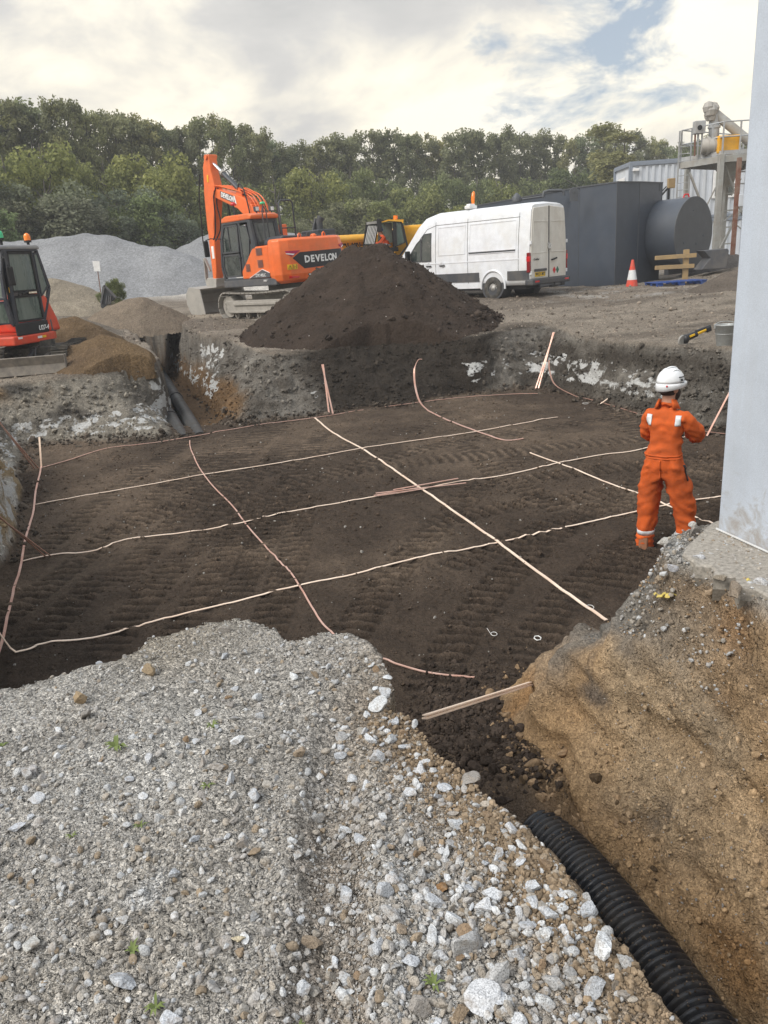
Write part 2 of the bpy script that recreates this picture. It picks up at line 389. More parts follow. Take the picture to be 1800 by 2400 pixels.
    # white chalk: a broken band low on the walls
    def chalk(x0, x1, z0, z1, thr, ylo=8, seed=43, f=3.0, y1=99):
        return (1.0-(thr-.38)*2.2)*smooth(x0, x0+.2, x)*smooth(x1, x1-.2, x)*smooth(z0-.06, z0+.06, zz)*smooth(z1+.06, z1-.06, zz)*smooth(ylo, ylo+.5, y)*smooth(y1, y1-.5, y)
    ch = chalk(-6.8, -3.6, -1.30, -.74, .38)+chalk(-4.6, -3.5, -1.2, -.14, .30, seed=44)+chalk(-1.5, -.3, -.98, -.62, .52, seed=45)
    ch = ch+chalk(1.4, 4.9, -1.0, -.55, .49, seed=46)+chalk(3.0, 6.6, -.95, -.55, .52, seed=47)
    # brown clay low in the back-left trench
    tb = smooth(-2.4, -2.9, x)*smooth(-.62, -.9, zz+.12*low)*smooth(13.6, 14.2, y+.35*(x+3))
    wc = mixc(wc, P3((.17, .105, .055)), np.clip(tb, 0, 1)*smooth(-3.9, -3.2, x+.30*(y-15)))
    # left bank close to the frame edge
    lb = smooth(-3.0, -3.4, x)*smooth(12.5, 11.5, y)
    lbc = mixc(np.zeros((len(x), 3))+P3((.33, .25, .15)), P3((.52, .50, .46)), smooth(.45, .6, .5+.5*fbm(x, y, z*2, 2, 4, 48)))
    wc = mixc(wc, lbc, lb)
    # right bank by the column: granular brown clay, greyer at the brink
    rb = smooth(.35, .6, x+.35*(y-3.2)*0+.0)*smooth(6.2, 5.6, y)*smooth(.55, .75, x+.40*(y-2.6)*1.0-.05)
    rbc = mixc(np.zeros((len(x), 3))+P3((.40, .265, .145)), P3((.29, .21, .135)), smooth(.45, .75, .5+.5*fbm(x, y, z, 1.9, 4, 50)))
    rbc = mixc(rbc, P3((.44, .345, .235)), smooth(.50, .72, .5+.5*fbm(x+.8*z, y, z, 1.1, 3, 51))*.55)
    rbc = mixc(rbc, P3((.30, .15, .05)), smooth(.60, .75, .5+.5*fbm(x, y, z, 1.6, 3, 54))*.55)
    rbc = mixc(rbc, P3((.085, .075, .07)), smooth(.60, .70, .5+.5*fbm(x, y, z, 3.4, 3, 52))*.8)
    topk = np.clip(smooth(.52, .2, t+.25*mid)*smooth(3.0, 3.6, y)*smooth(1.9, 1.2, x)+smooth(3.85, 4.2, y)*smooth(-1.1, -.5, zz), 0, 1)
    rbc = mixc(rbc, P3((.20, .185, .165)), topk)
    wc = mixc(wc, rbc, np.clip(rb, 0, 1))
    # inner wall of the near platform
    pw = smooth(.75, .55, x+.40*(y-2.6)-.05)*smooth(4.4, 4.0, y)
    wc = mixc(wc, P3((.25, .185, .12)), pw*(.35+.5*k2))
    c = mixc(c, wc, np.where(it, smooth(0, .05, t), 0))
    fk = np.where(it, smooth(.93, 1.0, t), 0)
    tr2f = smooth(4.05, 3.6, y+.25*(x-.5)); fc = mixc(fc, P3((.19, .125, .07)), np.clip(tr2f+rub, 0, 1)*smooth(.62, .92, x+.30*(y-3.6))*1.0)
    fc = mixc(fc, P3((.16, .10, .055)), smooth(14.3, 15, y)*smooth(-3, -3.3, x))
    c = mixc(c, fc, fk)
    # top of the right bank
    rt = (~it) & (x > 1.2) & (y < 6)
    c[rt] = mixc(np.zeros((rt.sum(), 3))+P3((.24, .22, .195)), P3((.33, .32, .30)), smooth(.4, .6, k2[rt]))
    c *= (.86+.28*k3)[:, None]
    grit = np.where(plat, np.where(y < 6, 1.0, .8), np.where(ib, .35, np.where(rb > .5, .45, .45)))
    fc_ = np.clip(grit, 0, 1)*smooth(60, 20, y)
    idx = np.arange(nr*nc).reshape(nr, nc)
    F = np.stack([idx[:-1, :-1], idx[:-1, 1:], idx[1:, 1:], idx[1:, :-1]], -1).reshape(-1, 4)
    o = mesh_obj('ground', p, F, M['soil'], attrs={'tint': np.clip(c, .01, .9), 'grit': fc_, 'chalk': np.where(it & (t < .97), np.clip(ch, 0, 1)*smooth(.97, .85, t), 0)})
    tag(o, kind='structure')
    return p.reshape(nr, nc, 3), ys, sx, it.reshape(nr, nc), ib.reshape(nr, nc), t.reshape(nr, nc), c.reshape(nr, nc, 3)
TP, TYS, TSX, TIT, TIB, TT, TCOL = build_terrain()
def surf(x, y):
    """height of the finished ground under a point (grid look-up)"""
    j = int(np.clip(np.searchsorted(TYS, y), 1, len(TYS)-1))
    s = x/((max(TYS[j], -1)+2.0)); i = int(np.clip(np.searchsorted(TSX, s), 1, len(TSX)-1))
    return float(TP[j-1:j+1, i-1:i+1, 2].mean())
def surf_arr(x, y):
    j = np.clip(np.searchsorted(TYS, y), 1, len(TYS)-1)
    s = x/(np.maximum(TYS[j], -1)+2.0); i = np.clip(np.searchsorted(TSX, s), 1, len(TSX)-1)
    return TP[j, i, 2], TIT[j, i], TIB[j, i], TT[j, i]

def surf_col(x, y):
    j = np.clip(np.searchsorted(TYS, y), 1, len(TYS)-1)
    s = x/(np.maximum(TYS[j], -1)+2.0); i = np.clip(np.searchsorted(TSX, s), 1, len(TSX)-1)
    return TCOL[j, i]
# ------------------------------------------------------------------ materials
def simple(name, col, rough=.6, metal=0.0, dirt=None, dirt_amt=.5, dscale=3.0, spec=.4, bump=0.0, bscale=40, var=.12, coat=0, emit=None, streak=False):
    m, nt, b, out = new_mat(name)
    tc = nt.add('ShaderNodeTexCoord'); P = tc.outputs['Object']
    n = nt.noise(P, dscale*3, 5, .6)
    c = nt.mix(1, col, nt.ramp(n, [(.25, 1-var), (.75, 1+var)]), 'MULTIPLY')
    b.inputs['Roughness'].default_value = rough
    if dirt is not None:
        vec = P
        if streak:
            mp = nt.add('ShaderNodeMapping'); nt.l.new(P, mp.inputs[0]); mp.inputs['Scale'].default_value = (1, 1, .22); vec = mp.outputs[0]
        n2 = nt.noise(vec, dscale, 6, .68, .3)
        f = nt.ramp(n2, [(.5-.32*dirt_amt, 0), (.78-.22*dirt_amt, 1)])
        f = nt.math('MULTIPLY', f, min(1, .35+dirt_amt*.6))
        c = nt.mix(f, c, dirt)
        nt.l.new(nt.math('ADD', nt.math('MULTIPLY', f, (.9-rough)), rough), b.inputs['Roughness'])
    nt.l.new(c, b.inputs['Base Color'])
    b.inputs['Metallic'].default_value = metal; b.inputs['Specular IOR Level'].default_value = spec
    if coat: b.inputs['Coat Weight'].default_value = coat; b.inputs['Coat Roughness'].default_value = .12
    if bump:
        n3 = nt.noise(P, bscale, 4, .6)
        bp = nt.add('ShaderNodeBump', i_Strength=min(1, bump), i_Distance=.01); nt.l.new(n3, bp.inputs['Height']); nt.l.new(bp.outputs[0], b.inputs['Normal'])
    if emit: b.inputs['Emission Color'].default_value = (*emit, 1); b.inputs['Emission Strength'].default_value = 1
    return m
def stone_mat(name, by_object):
    m, nt, b, out = new_mat(name)
    tc = nt.add('ShaderNodeTexCoord')
    geo = nt.add('ShaderNodeNewGeometry'); P = geo.outputs['Position']
    if by_object:
        oi = nt.add('ShaderNodeObjectInfo'); base = oi.outputs['Color']
    else:
        base = nt.add('ShaderNodeAttribute', attribute_name='tint').outputs['Color']
    sp = nt.noise(P, 260, 3, .7); sp2 = nt.noise(P, 38, 4, .6)
    c = nt.mix(1, base, nt.ramp(sp, [(.34, .42), (.46, .9), (.6, 1.18), (.72, 1.45)]), 'MULTIPLY')
    c = nt.mix(nt.ramp(sp2, [(.5, 0), (.72, .65)]), c, (.23, .18, .13))
    nt.l.new(c, b.inputs['Base Color']); b.inputs['Roughness'].default_value = .85; b.inputs['Specular IOR Level'].default_value = .25
    bp = nt.add('ShaderNodeBump', i_Strength=.7, i_Distance=.006); nt.l.new(nt.noise(P, 90, 4, .65), bp.inputs['Height']); nt.l.new(bp.outputs[0], b.inputs['Normal'])
    return m
def clod_mat(name):
    m, nt, b, out = new_mat(name)
    base = nt.add('ShaderNodeAttribute', attribute_name='tint').outputs['Color']
    geo = nt.add('ShaderNodeNewGeometry'); P = geo.outputs['Position']
    c = nt.mix(1, base, nt.ramp(nt.noise(P, 60, 4, .6), [(.3, .65), (.7, 1.35)]), 'MULTIPLY')
    nt.l.new(c, b.inputs['Base Color']); b.inputs['Roughness'].default_value = .95; b.inputs['Specular IOR Level'].default_value = .12
    bp = nt.add('ShaderNodeBump', i_Strength=.9, i_Distance=.01); nt.l.new(nt.noise(P, 70, 4, .65), bp.inputs['Height']); nt.l.new(bp.outputs[0], b.inputs['Normal'])
    return m
M['stone'] = stone_mat('granite_stone', True); M['pebble'] = stone_mat('granite_chippings', False); M['clod'] = clod_mat('soil_crumbs')
M['copper'] = simple('copper_tape', (.74, .50, .42), .42, .55, dirt=(.50, .22, .14), dirt_amt=.35, dscale=3)
M['copper_pale'] = simple('sheen_copper_tape', (.93, .76, .62), .5, .25, dirt=(.62, .38, .26), dirt_amt=.25, dscale=2.5)  # paler base: reflections on the tape are put into its colour
M['copper_dark'] = simple('worn_copper_tape', (.46, .27, .21), .5, .45, dirt=(.2, .12, .09), dirt_amt=.4, dscale=3)
M['black_pipe'] = simple('black_plastic_pipe', (.014, .016, .021), .28, 0, dirt=(.075, .062, .048), dirt_amt=.30, dscale=9, spec=.5, bump=.3)
M['black_pipe2'] = simple('smooth_black_pipe', (.03, .033, .037), .45, 0, dirt=(.08, .066, .05), dirt_amt=.3, dscale=3)
# ------------------------------------------------------------------ stones
def ico(sub):
    bm = bmesh.new(); bmesh.ops.create_icosphere(bm, subdivisions=sub, radius=1)
    V = np.array([v.co[:] for v in bm.verts]); F = np.array([[v.index for v in f.verts] for f in bm.faces]); bm.free(); return V, F
def rock_shape(rng, sub=2, cuts=9, flat=.62):
    V, F = ico(sub)
    V = V.copy()
    for _ in range(cuts):
        n = rng.normal(size=3); n /= np.linalg.norm(n); d = rng.uniform(.34, .78)
        s = V@n; k = s > d; V[k] -= np.outer(s[k]-d, n)
    V += rng.normal(scale=.018, size=V.shape)
    V *= np.array([1, rng.uniform(.62, .95), rng.uniform(flat-.15, flat+.15)])
    return V, F
def rot_mats(n, rng, tilt=.6):
    a = rng.uniform(0, 2*np.pi, n); t = rng.normal(scale=tilt, size=(n, 2))
    ca, sa = np.cos(a), np.sin(a); Rz_ = np.zeros((n, 3, 3)); Rz_[:, 0, 0] = ca; Rz_[:, 0, 1] = -sa; Rz_[:, 1, 0] = sa; Rz_[:, 1, 1] = ca; Rz_[:, 2, 2] = 1
    cx, sx_ = np.cos(t[:, 0]), np.sin(t[:, 0]); Rx_ = np.zeros((n, 3, 3)); Rx_[:, 0, 0] = 1; Rx_[:, 1, 1] = cx; Rx_[:, 1, 2] = -sx_; Rx_[:, 2, 1] = sx_; Rx_[:, 2, 2] = cx
    cy, sy = np.cos(t[:, 1]), np.sin(t[:, 1]); Ry_ = np.zeros((n, 3, 3)); Ry_[:, 1, 1] = 1; Ry_[:, 0, 0] = cy; Ry_[:, 0, 2] = sy; Ry_[:, 2, 0] = -sy; Ry_[:, 2, 2] = cy
    return Rz_@Rx_@Ry_
def scatter(name, variants, pos, size, cols, mat, rng, smooth_=False, tilt=.6, parent=None):
    n = len(pos); which = rng.integers(0, len(variants), n); Rm = rot_mats(n, rng, tilt)
    VV = []; FF = []; CC = []; off = 0
    for k, (V, F) in enumerate(variants):
        ids = np.where(which == k)[0]
        if not len(ids): continue
        P = np.einsum('nij,vj->nvi', Rm[ids], V)*size[ids][:, None, None]+pos[ids][:, None, :]
        VV.append(P.reshape(-1, 3)); FF.append((F[None]+(np.arange(len(ids))*len(V))[:, None, None]+off).reshape(-1, F.shape[1]))
        CC.append(np.repeat(cols[ids], len(V), 0)); off += len(ids)*len(V)
    o = mesh_obj(name, np.concatenate(VV), np.concatenate(FF), mat, parent, smooth_, attrs={'tint': np.concatenate(CC)})
    o['kind'] = 'stuff'; return o
rg = np.random.default_rng(21)
PEB = [rock_shape(rg, 1, 5, .7) for _ in range(10)]
ROCKS = []
for k in range(14):
    V, F = rock_shape(rg, 3, 13, .60)
    V += .035*np.stack([fbm(V[:, 0], V[:, 1], V[:, 2], 2.2, 3, k*3+j) for j in range(3)], 1)
    me = mesh_obj('stone', V, F, M['stone'], link=False, smooth_=False).data; ROCKS.append(me)
def palette(n, rng, warm=0.0):
    base = np.array([(.46,.47,.48),(.40,.385,.37),(.34,.32,.29),(.56,.57,.58),(.36,.325,.28),(.30,.24,.175),(.26,.235,.205)])
    p = np.array([.27,.24,.2,.13,.08+warm*.5,.008+warm*.5,.05]); p /= p.sum()
    return base[rng.choice(len(base), n, p=p)]*rng.uniform(.8, 1.15, (n, 1))
def near_chippings():
    # fine chippings all over the near ground
    n = 52000
    y = rg.uniform(.9, 3.7, n*2); x = rg.uniform(-2.9, .8, n*2); x = x*(y+1.2)/4.4
    d = vnoise(x*1.6, y*1.6, x*0, 90)+.5*vnoise(x*5, y*5, x*0, 91)
    keep = rg.uniform(-.75, .75, len(x)) < 1.5*d+.1+.45*smooth(-.6, .5, x)*smooth(2.8, 1.8, y)
    x, y = x[keep][:n], y[keep][:n]
    z, it, ib, t = surf_arr(x, y)
    k = ~(it & (t > .12)); x, y, z = x[k], y[k], z[k]
    sz = np.clip(rg.lognormal(-5.62, .55, len(x)), .002, .016)*(1-.22*smooth(-.2, -.9, x))
    pos = np.stack([x, y, z+sz*.15], 1)
    warm = smooth(.5, .1, poly_dist(x, y, TOP))*smooth(-.2, .2, x)
    cols = .5*palette(len(x), rg)+.5*np.array([(.37,.35,.32)]); cb = palette(len(x), rg, 1.6); cols = np.where((rg.uniform(size=len(x)) < warm*.8)[:, None], cb*.9, cols)
    o = scatter('chippings', PEB, pos, sz, cols, M['pebble'], rg)
    tag(o, 'grey granite chippings and grit lying over the near ground', 'gravel')
near_chippings()
def stone(x, y, r, col, label, rot=None, group='loose stones on the near ground', name='stone', z=None, mesh=None, sink=.25):
    o = bpy.data.objects.new(name, mesh or random.choice(ROCKS)); COL.objects.link(o)
    zz = surf(x, y) if z is None else z
    o.location = (x, y, zz+r*(.55-sink)); o.scale = (r, r, r)
    o.rotation_euler = rot or (random.gauss(0, .35), random.gauss(0, .35), random.uniform(0, 6.28))
    o.color = (*col, 1)
    tag(o, label, 'stone', group)
    return o
GREY = [(.52,.54,.57),(.46,.48,.51),(.58,.60,.62),(.36,.36,.36),(.30,.28,.26)]
special = [ # px, py (photo), radius, colour, label
 (1133,2360,.050,(.56,.57,.59),'large pale speckled boulder at the very bottom of the picture'),
 (1131,2145,.038,(.60,.61,.63),'white speckled egg shaped stone in the heap above the bottom edge'),
 (1037,2091,.030,(.26,.15,.07),'rusty brown clod of clay among the grey stones of the heap'),
 (923,2088,.030,(.55,.55,.56),'pale rounded stone left of the rusty brown clod'),
 (562,2205,.027,(.50,.44,.32),'cream coloured block beside the wheel rut'),
 (352,1580,.045,(.26,.20,.13),'brown earthy lump near the pit brink, twig lying on it'),
 (188,1650,.05,(.32,.24,.15),'tan crumbling clod on the far left of the near ground'),
 (985,1802,.034,(.50,.51,.53),'white angular stone alone on the brown brink of the trench'),
 (1203,1955,.036,(.54,.55,.57),'upright pale stone on the brink above the ribbed pipe'),
 (43,1945,.040,(.42,.44,.48),'blue grey angular stone lying near the left edge of the picture'),
 (82,1810,.035,(.42,.41,.41),'long flat grey stone at the left end of the stone cluster'),
 (352,1790,.030,(.50,.51,.53),'rounded white stone in the middle of the near ground'),
 (1080,2235,.055,(.42,.42,.42),'big dark faced stone in the heap at the trench side'),
 (525,1540,.032,(.45,.47,.50),'pale stone standing on the near ground just before the pit brink'),
 (510,1810,.032,(.36,.34,.32),'flat brownish grey stone right of the white rounded one'),
 (75,2215,.035,(.50,.50,.48),'pale flat stone low on the left of the near ground'),
]
for u, v, r, col, lab in special:
    x, y = G(u, v, .0); stone(x, y, r, col, lab)
LAND = [(1133,2360,'the large pale boulder at the bottom'),(1131,2145,'the white egg shaped stone'),(1037,2091,'the rusty brown clod'),(923,2088,'the pale rounded stone beside the rusty clod'),(562,2205,'the cream block by the wheel rut'),(352,1580,'the earthy lump near the brink'),(188,1650,'the tan clod on the left'),(1028,1790,'the lone white stone on the brown brink'),(1203,1955,'the upright stone above the ribbed pipe'),(43,1945,'the blue grey stone at the left edge'),(82,1810,'the long flat stone of the left cluster'),(352,1790,'the rounded white stone in mid gravel'),(1080,2235,'the dark faced stone of the heap'),(525,1540,'the pale stone before the pit brink'),(75,2215,'the pale flat stone low on the left'),(276,1762,'the largest grassy weed'),(500,1712,'the small weed on the pit side'),(310,2225,'the weed beside the rut'),(700,2405,'the tiny sprig at the bottom edge'),(850,1750,'the middle of the gravel ground'),(800,1500,'the notch in the near pit brink')]
REC = []; ORD = ['nearest','second nearest','third nearest','fourth nearest','fifth nearest','sixth nearest','seventh nearest','eighth nearest','ninth nearest','tenth nearest','eleventh nearest','twelfth nearest']
def many_stones():
    placed = []; tries = 0
    cl = [(1180,2150,150,6),(1250,2300,140,6),(1080,2300,130,3),(1130,2080,80,2.5),(1010,1950,110,2.2),(870,1750,120,2.0),(1050,2180,120,4),(800,1980,60,1),(480,1700,90,1.0),(930,1650,90,1.4),(300,1700,110,1.2),(60,1830,60,1),(760,1560,90,1.2),(560,1950,60,.8),(860,2300,200,1.2),(250,2000,260,.8),(420,2150,260,.8),(640,1600,200,1.1),(950,2150,100,1.5)]
    w = np.array([c[3] for c in cl]); w = w/w.sum()
    while len(placed) < 284 and tries < 9000:
        tries += 1
        c = cl[np.random.default_rng(tries).choice(len(cl), p=w)]
        u, v = random.gauss(c[0], c[2]*.75), random.gauss(c[1], c[2]*.75)
        if u < -40 or v > 2440: continue
        x, y = G(u, v, 0)
        z, it, ib, t = surf_arr(np.array([x]), np.array([y]))
        if it[0] and t[0] > .03: continue
        heap = u > 950 and v > 1950
        r = min(.062 if heap else .045, math.exp(random.gauss(-3.62 if heap else -3.85, .36)))
        if any((x-a)**2+(y-b)**2 < (.8*(r+q))**2 for a, b, q in placed): continue
        placed.append((x, y, r))
        brown = random.random() < (.22 if u > 900 else .08)
        col = random.choice([(.26,.20,.14),(.30,.24,.18),(.24,.17,.11)]) if brown else random.choice(GREY)
        k = random.uniform(.85, 1.1); col = tuple(q*k for q in col)
        kind = 'brown earthy stone' if brown else ('pale speckled stone' if col[0] > .40 else 'dull grey stone')
        u0, v0 = u, v; lm = min(LAND, key=lambda q: (q[0]-u0)**2+(q[1]-v0)**2); du, dv = u0-lm[0], v0-lm[1]
        dr = ('right of' if du > 0 else 'left of') if abs(du) > abs(dv) else ('just below' if dv > 0 else 'just beyond')
        key = (kind, dr, lm[2]); REC.append((key, math.hypot(du, dv), stone(x, y, r, col, kind))); continue
        near = 'heaped beside the ribbed pipe trench' if heap else ('lying near the trench brink' if u > 800 else 'lying on the open near ground')
        lab = ('brown earthy stone ' if brown else ('pale speckled granite stone ' if col[0] > .42 else 'dull grey granite stone '))+near
        g = ('brown stones ' if brown else ('pale stones ' if col[0] > .42 else 'dull grey stones '))+near
        stone(x, y, r, col, lab, group=g)
many_stones()
REC.sort(key=lambda q: q[1]); cnt = {}; tot = {}
for k_, d_, o_ in REC: tot[k_] = tot.get(k_, 0)+1
for k_, d_, o_ in REC:
    i_ = cnt.get(k_, 0); cnt[k_] = i_+1
    o_['label'] = k_[0]+' '+k_[1]+' '+k_[2]+('' if tot[k_] == 1 else ', '+ORD[min(i_, 11)])
def mid_stones():
    n = 2600; cl = np.array([(1180,2150,170),(1250,2300,170),(1080,2300,170),(1030,1990,150),(870,1750,150),(300,1800,330),(500,2200,330),(800,2300,300),(640,1620,250),(150,2200,260)])
    k = rg.integers(0, len(cl), n); u = rg.normal(cl[k, 0], cl[k, 2]); v = rg.normal(cl[k, 1], cl[k, 2]*.8)
    pts = np.array([G(a, b, 0) for a, b in zip(u, v) if b > 1300]); x, y = pts[:, 0], pts[:, 1]
    z, it, ib, t = surf_arr(x, y); kk = ~(it & (t > .10)) & (y > .6); x, y, z = x[kk], y[kk], z[kk]
    sz = np.clip(rg.lognormal(-4.45, .3, len(x)), .007, .022)
    o = scatter('small_stones', [rock_shape(rg, 2, 8, .65) for _ in range(6)], np.stack([x, y, z+sz*.2], 1), sz, palette(len(x), rg, .25), M['pebble'], rg)
    tag(o, 'small broken granite stones scattered between the larger ones', 'gravel')
mid_stones()
# crumbs of soil: pit floor, right bank, foot of the walls
def crumbs():
    cl = [rock_shape(rg, 1, 3, .8) for _ in range(8)]
    n = 17000
    y = np.exp(rg.uniform(np.log(4.6), np.log(15.5), n*2)); x = rg.uniform(-.62, .62, n*2)*(y+1.0)
    d = vnoise(x*.9, y*.9, x*0, 95)+.5*vnoise(x*3, y*3, x*0, 96)
    k = rg.uniform(-1, .8, len(x)) < d; x, y = x[k], y[k]
    z, it, ib, t = surf_arr(x, y); k = ib; x, y, z = x[k][:n], y[k][:n], z[k][:n]
    sz = np.clip(rg.lognormal(-4.75, .45, len(x)), .005, .028)*np.clip(y/7, .7, 1.3)
    c = surf_col(x, y)*rg.uniform(.7, 1.35, (len(x), 1)); li = rg.uniform(size=len(x)) < .035; c[li] = (.34, .32, .29)
    o = scatter('soil_crumbs', cl, np.stack([x, y, z+sz*.2], 1), sz, c, M['clod'], rg); tag(o, 'dark soil crumbs strewn over the pit floor', 'soil')
    # trench foot rubble (brown clay lumps) and right bank grit
    n = 1500; x = rg.normal(.92, .17, n); y = rg.normal(3.85, .42, n)
    z, it, ib, t = surf_arr(x, y); k = it & (t > .75); x, y, z = x[k], y[k], z[k]
    sz = np.clip(rg.lognormal(-4.35, .55, len(x)), .006, .055)
    c = np.array([(.26, .18, .11)])*rg.uniform(.6, 1.4, (len(x), 1)); dk = rg.uniform(size=len(x)) < .2; c[dk] *= .4
    o = scatter('clay_rubble', [rock_shape(rg, 2, 6, .75) for _ in range(6)], np.stack([x, y, z+sz*.25], 1), sz, c, M['clod'], rg); tag(o, 'broken brown clay rubble spilled at the foot of the bank', 'rubble')
    n = 2600; x = rg.normal(.52, .22, n); y = rg.normal(4.1, .45, n)
    z, it, ib, t = surf_arr(x, y); k = ib; x, y, z = x[k], y[k], z[k]; sz = np.clip(rg.lognormal(-4.35, .5, len(x)), .006, .05)
    o = scatter('dark_clods', [rock_shape(rg, 2, 6, .75) for _ in range(4)], np.stack([x, y, z+sz*.1], 1), sz, np.array([(.045, .034, .027)])*rg.uniform(.6, 1.6, (len(x), 1)), M['clod'], rg); tag(o, 'dark clods in the mouth of the near trench', 'soil')
    # brown sandy crumbs along the brink of the near ground
    P = np.array([G(u, v, 0) for u, v in NEAR[22:]]); n = 3600; k = rg.integers(0, len(P)-1, n); w = rg.uniform(size=n)[:, None]; q = P[k]*(1-w)+P[k+1]*w
    q[:, 0] -= np.abs(rg.normal(0, .10, n)); q[:, 1] += rg.normal(0, .04, n)-.02; nz = vnoise(q[:, 0]*3, q[:, 1]*3, q[:, 0]*0, 97); kk = rg.uniform(-.6, .6, n) < nz+.25; q = q[kk]
    z, it, ib, t = surf_arr(q[:, 0], q[:, 1]); kk = t < .3; q = q[kk]; z = z[kk]; sz = np.clip(rg.lognormal(-5.35, .5, len(q)), .003, .016)
    o = scatter('sandy_crumbs', cl, np.stack([q[:, 0], q[:, 1], z+sz*.3], 1), sz, np.array([(.27, .205, .14)])*rg.uniform(.6, 1.25, (len(q), 1)), M['clod'], rg); tag(o, 'brown sandy crumbs along the brink of the near ground', 'soil')
    n = 9000; x = rg.uniform(.6, 2.9, n*2); y = rg.uniform(1.2, 5.0, n*2)
    z, it, ib, t = surf_arr(x, y); k = (it & ~ib) & (x+.4*(y-2.6) > .65); x, y, z = x[k][:n], y[k][:n], z[k][:n]
    sz = np.clip(rg.lognormal(-5.35, .4, len(x)), .002, .013)
    c = np.array([(.34, .235, .14)])*rg.uniform(.6, 1.35, (len(x), 1)); gk = rg.uniform(size=len(x)) < .3; c[gk] = c[gk][:, :1]*np.array([(1, .92, .85)])*.9
    o = scatter('clay_grit', PEB[:5], np.stack([x, y, z], 1), sz, c, M['clod'], rg); tag(o, 'coarse sandy grit clinging to the brown bank', 'grit')
    # loose lumps standing proud of every cut face, in the colour of the face
    n = 60000; y = np.exp(rg.uniform(np.log(7.0), np.log(27), n)); x = rg.uniform(-.60, .58, n)*(y+1.0)
    z, it, ib, t = surf_arr(x, y); k = it & (t > .02) & (t < .97); x, y, z = x[k][:7000], y[k][:7000], z[k][:7000]
    sz = np.clip(rg.lognormal(-3.9, .55, len(x)), .008, .085)
    o = scatter('face_lumps', cl, np.stack([x, y, z-sz*.1], 1), sz, surf_col(x, y)*rg.uniform(.65, 1.35, (len(x), 1)), M['clod'], rg); tag(o, 'crumbling lumps on the cut faces of the pit', 'soil')
    n = 2600; x = rg.normal(.52, .22, n); y = rg.normal(4.1, .45, n)
    z, it, ib, t = surf_arr(x, y); k = ib; x, y, z = x[k], y[k], z[k]; sz = np.clip(rg.lognormal(-4.35, .5, len(x)), .006, .05)
    o = scatter('dark_clods', [rock_shape(rg, 2, 6, .75) for _ in range(4)], np.stack([x, y, z+sz*.1], 1), sz, np.array([(.045, .034, .027)])*rg.uniform(.6, 1.6, (len(x), 1)), M['clod'], rg); tag(o, 'dark clods in the mouth of the near trench', 'soil')
    # brown sandy crumbs along the brink of the near ground
    P = np.array([G(u, v, 0) for u, v in NEAR[22:]]); n = 3600; k = rg.integers(0, len(P)-1, n); w = rg.uniform(size=n)[:, None]; q = P[k]*(1-w)+P[k+1]*w
    q[:, 0] -= np.abs(rg.normal(0, .10, n)); q[:, 1] += rg.normal(0, .04, n)-.02; nz = vnoise(q[:, 0]*3, q[:, 1]*3, q[:, 0]*0, 97); kk = rg.uniform(-.6, .6, n) < nz+.25; q = q[kk]
    z, it, ib, t = surf_arr(q[:, 0], q[:, 1]); kk = t < .3; q = q[kk]; z = z[kk]; sz = np.clip(rg.lognormal(-5.35, .5, len(q)), .003, .016)
    o = scatter('sandy_crumbs', cl, np.stack([q[:, 0], q[:, 1], z+sz*.3], 1), sz, np.array([(.27, .205, .14)])*rg.uniform(.6, 1.25, (len(q), 1)), M['clod'], rg); tag(o, 'brown sandy crumbs along the brink of the near ground', 'soil')
    n = 9000; x = rg.uniform(.6, 2.9, n); y = rg.uniform(1.2, 5.0, n)
    z, it, ib, t = surf_arr(x, y); k = (it & ~ib) & (x+.4*(y-2.6) > .65); x, y, z = x[k][:1500], y[k][:1500], z[k][:1500]
    sz = np.clip(rg.lognormal(-4.9, .55, len(x)), .005, .026)
    o = scatter('bank_lumps', [rock_shape(rg, 2, 5, .8) for _ in range(5)], np.stack([x, y, z-sz*.35], 1), sz, surf_col(x, y)*rg.uniform(.75, 1.25, (len(x), 1)), M['clod'], rg); tag(o, 'clay lumps sticking out of the brown bank', 'soil')
    # stones on top of the right bank
    n = 1500; x = rg.uniform(1.25, 2.1, n); y = rg.uniform(3.2, 4.6, n)
    z, it, ib, t = surf_arr(x, y); k = ~(it & (t > .3)); x, y, z = x[k], y[k], z[k]
    sz = np.clip(rg.lognormal(-4.7, .5, len(x)), .004, .03)
    o = scatter('bank_stones', PEB, np.stack([x, y, z+sz*.2], 1), sz, palette(len(x), rg, .1), M['pebble'], rg); tag(o, 'grey gravel heaped at the foot of the column', 'gravel')
    # lumps along the foot of the far walls and brink
    n = 1800; k = rg.integers(0, len(BASE), n*3); P = np.array(BASE); j = (k+1) % len(P); w = rg.uniform(size=n*3)[:, None]
    q = P[k]*(1-w)+P[j]*w+rg.normal(scale=.14, size=(n*3, 2)); q = q[(q[:, 1] > 8)][:n]
    z, it, ib, t = surf_arr(q[:, 0], q[:, 1]); kk = t > .9; q = q[kk]; z = z[kk]; sz = np.clip(rg.lognormal(-3.6, .5, len(q)), .012, .10)
    c = np.array([(.055, .045, .036)])*rg.uniform(.6, 2.6, (len(q), 1))
    o = scatter('wall_foot_lumps', cl, np.stack([q[:, 0], q[:, 1], z+sz*.2], 1), sz, c, M['clod'], rg); tag(o, 'lumps of fallen soil along the foot of the pit walls', 'soil')
    n = 5000; y = rg.uniform(14.5, 27, n*2); x = rg.uniform(-.5, .55, n*2)*y
    z, it, ib, t = surf_arr(x, y); k = ~it; x, y, z = x[k][:n], y[k][:n], z[k][:n]; sz = np.clip(rg.lognormal(-3.9, .45, len(x)), .01, .07)
    c = np.array([(.20, .17, .14)])*rg.uniform(.5, 1.8, (len(x), 1))
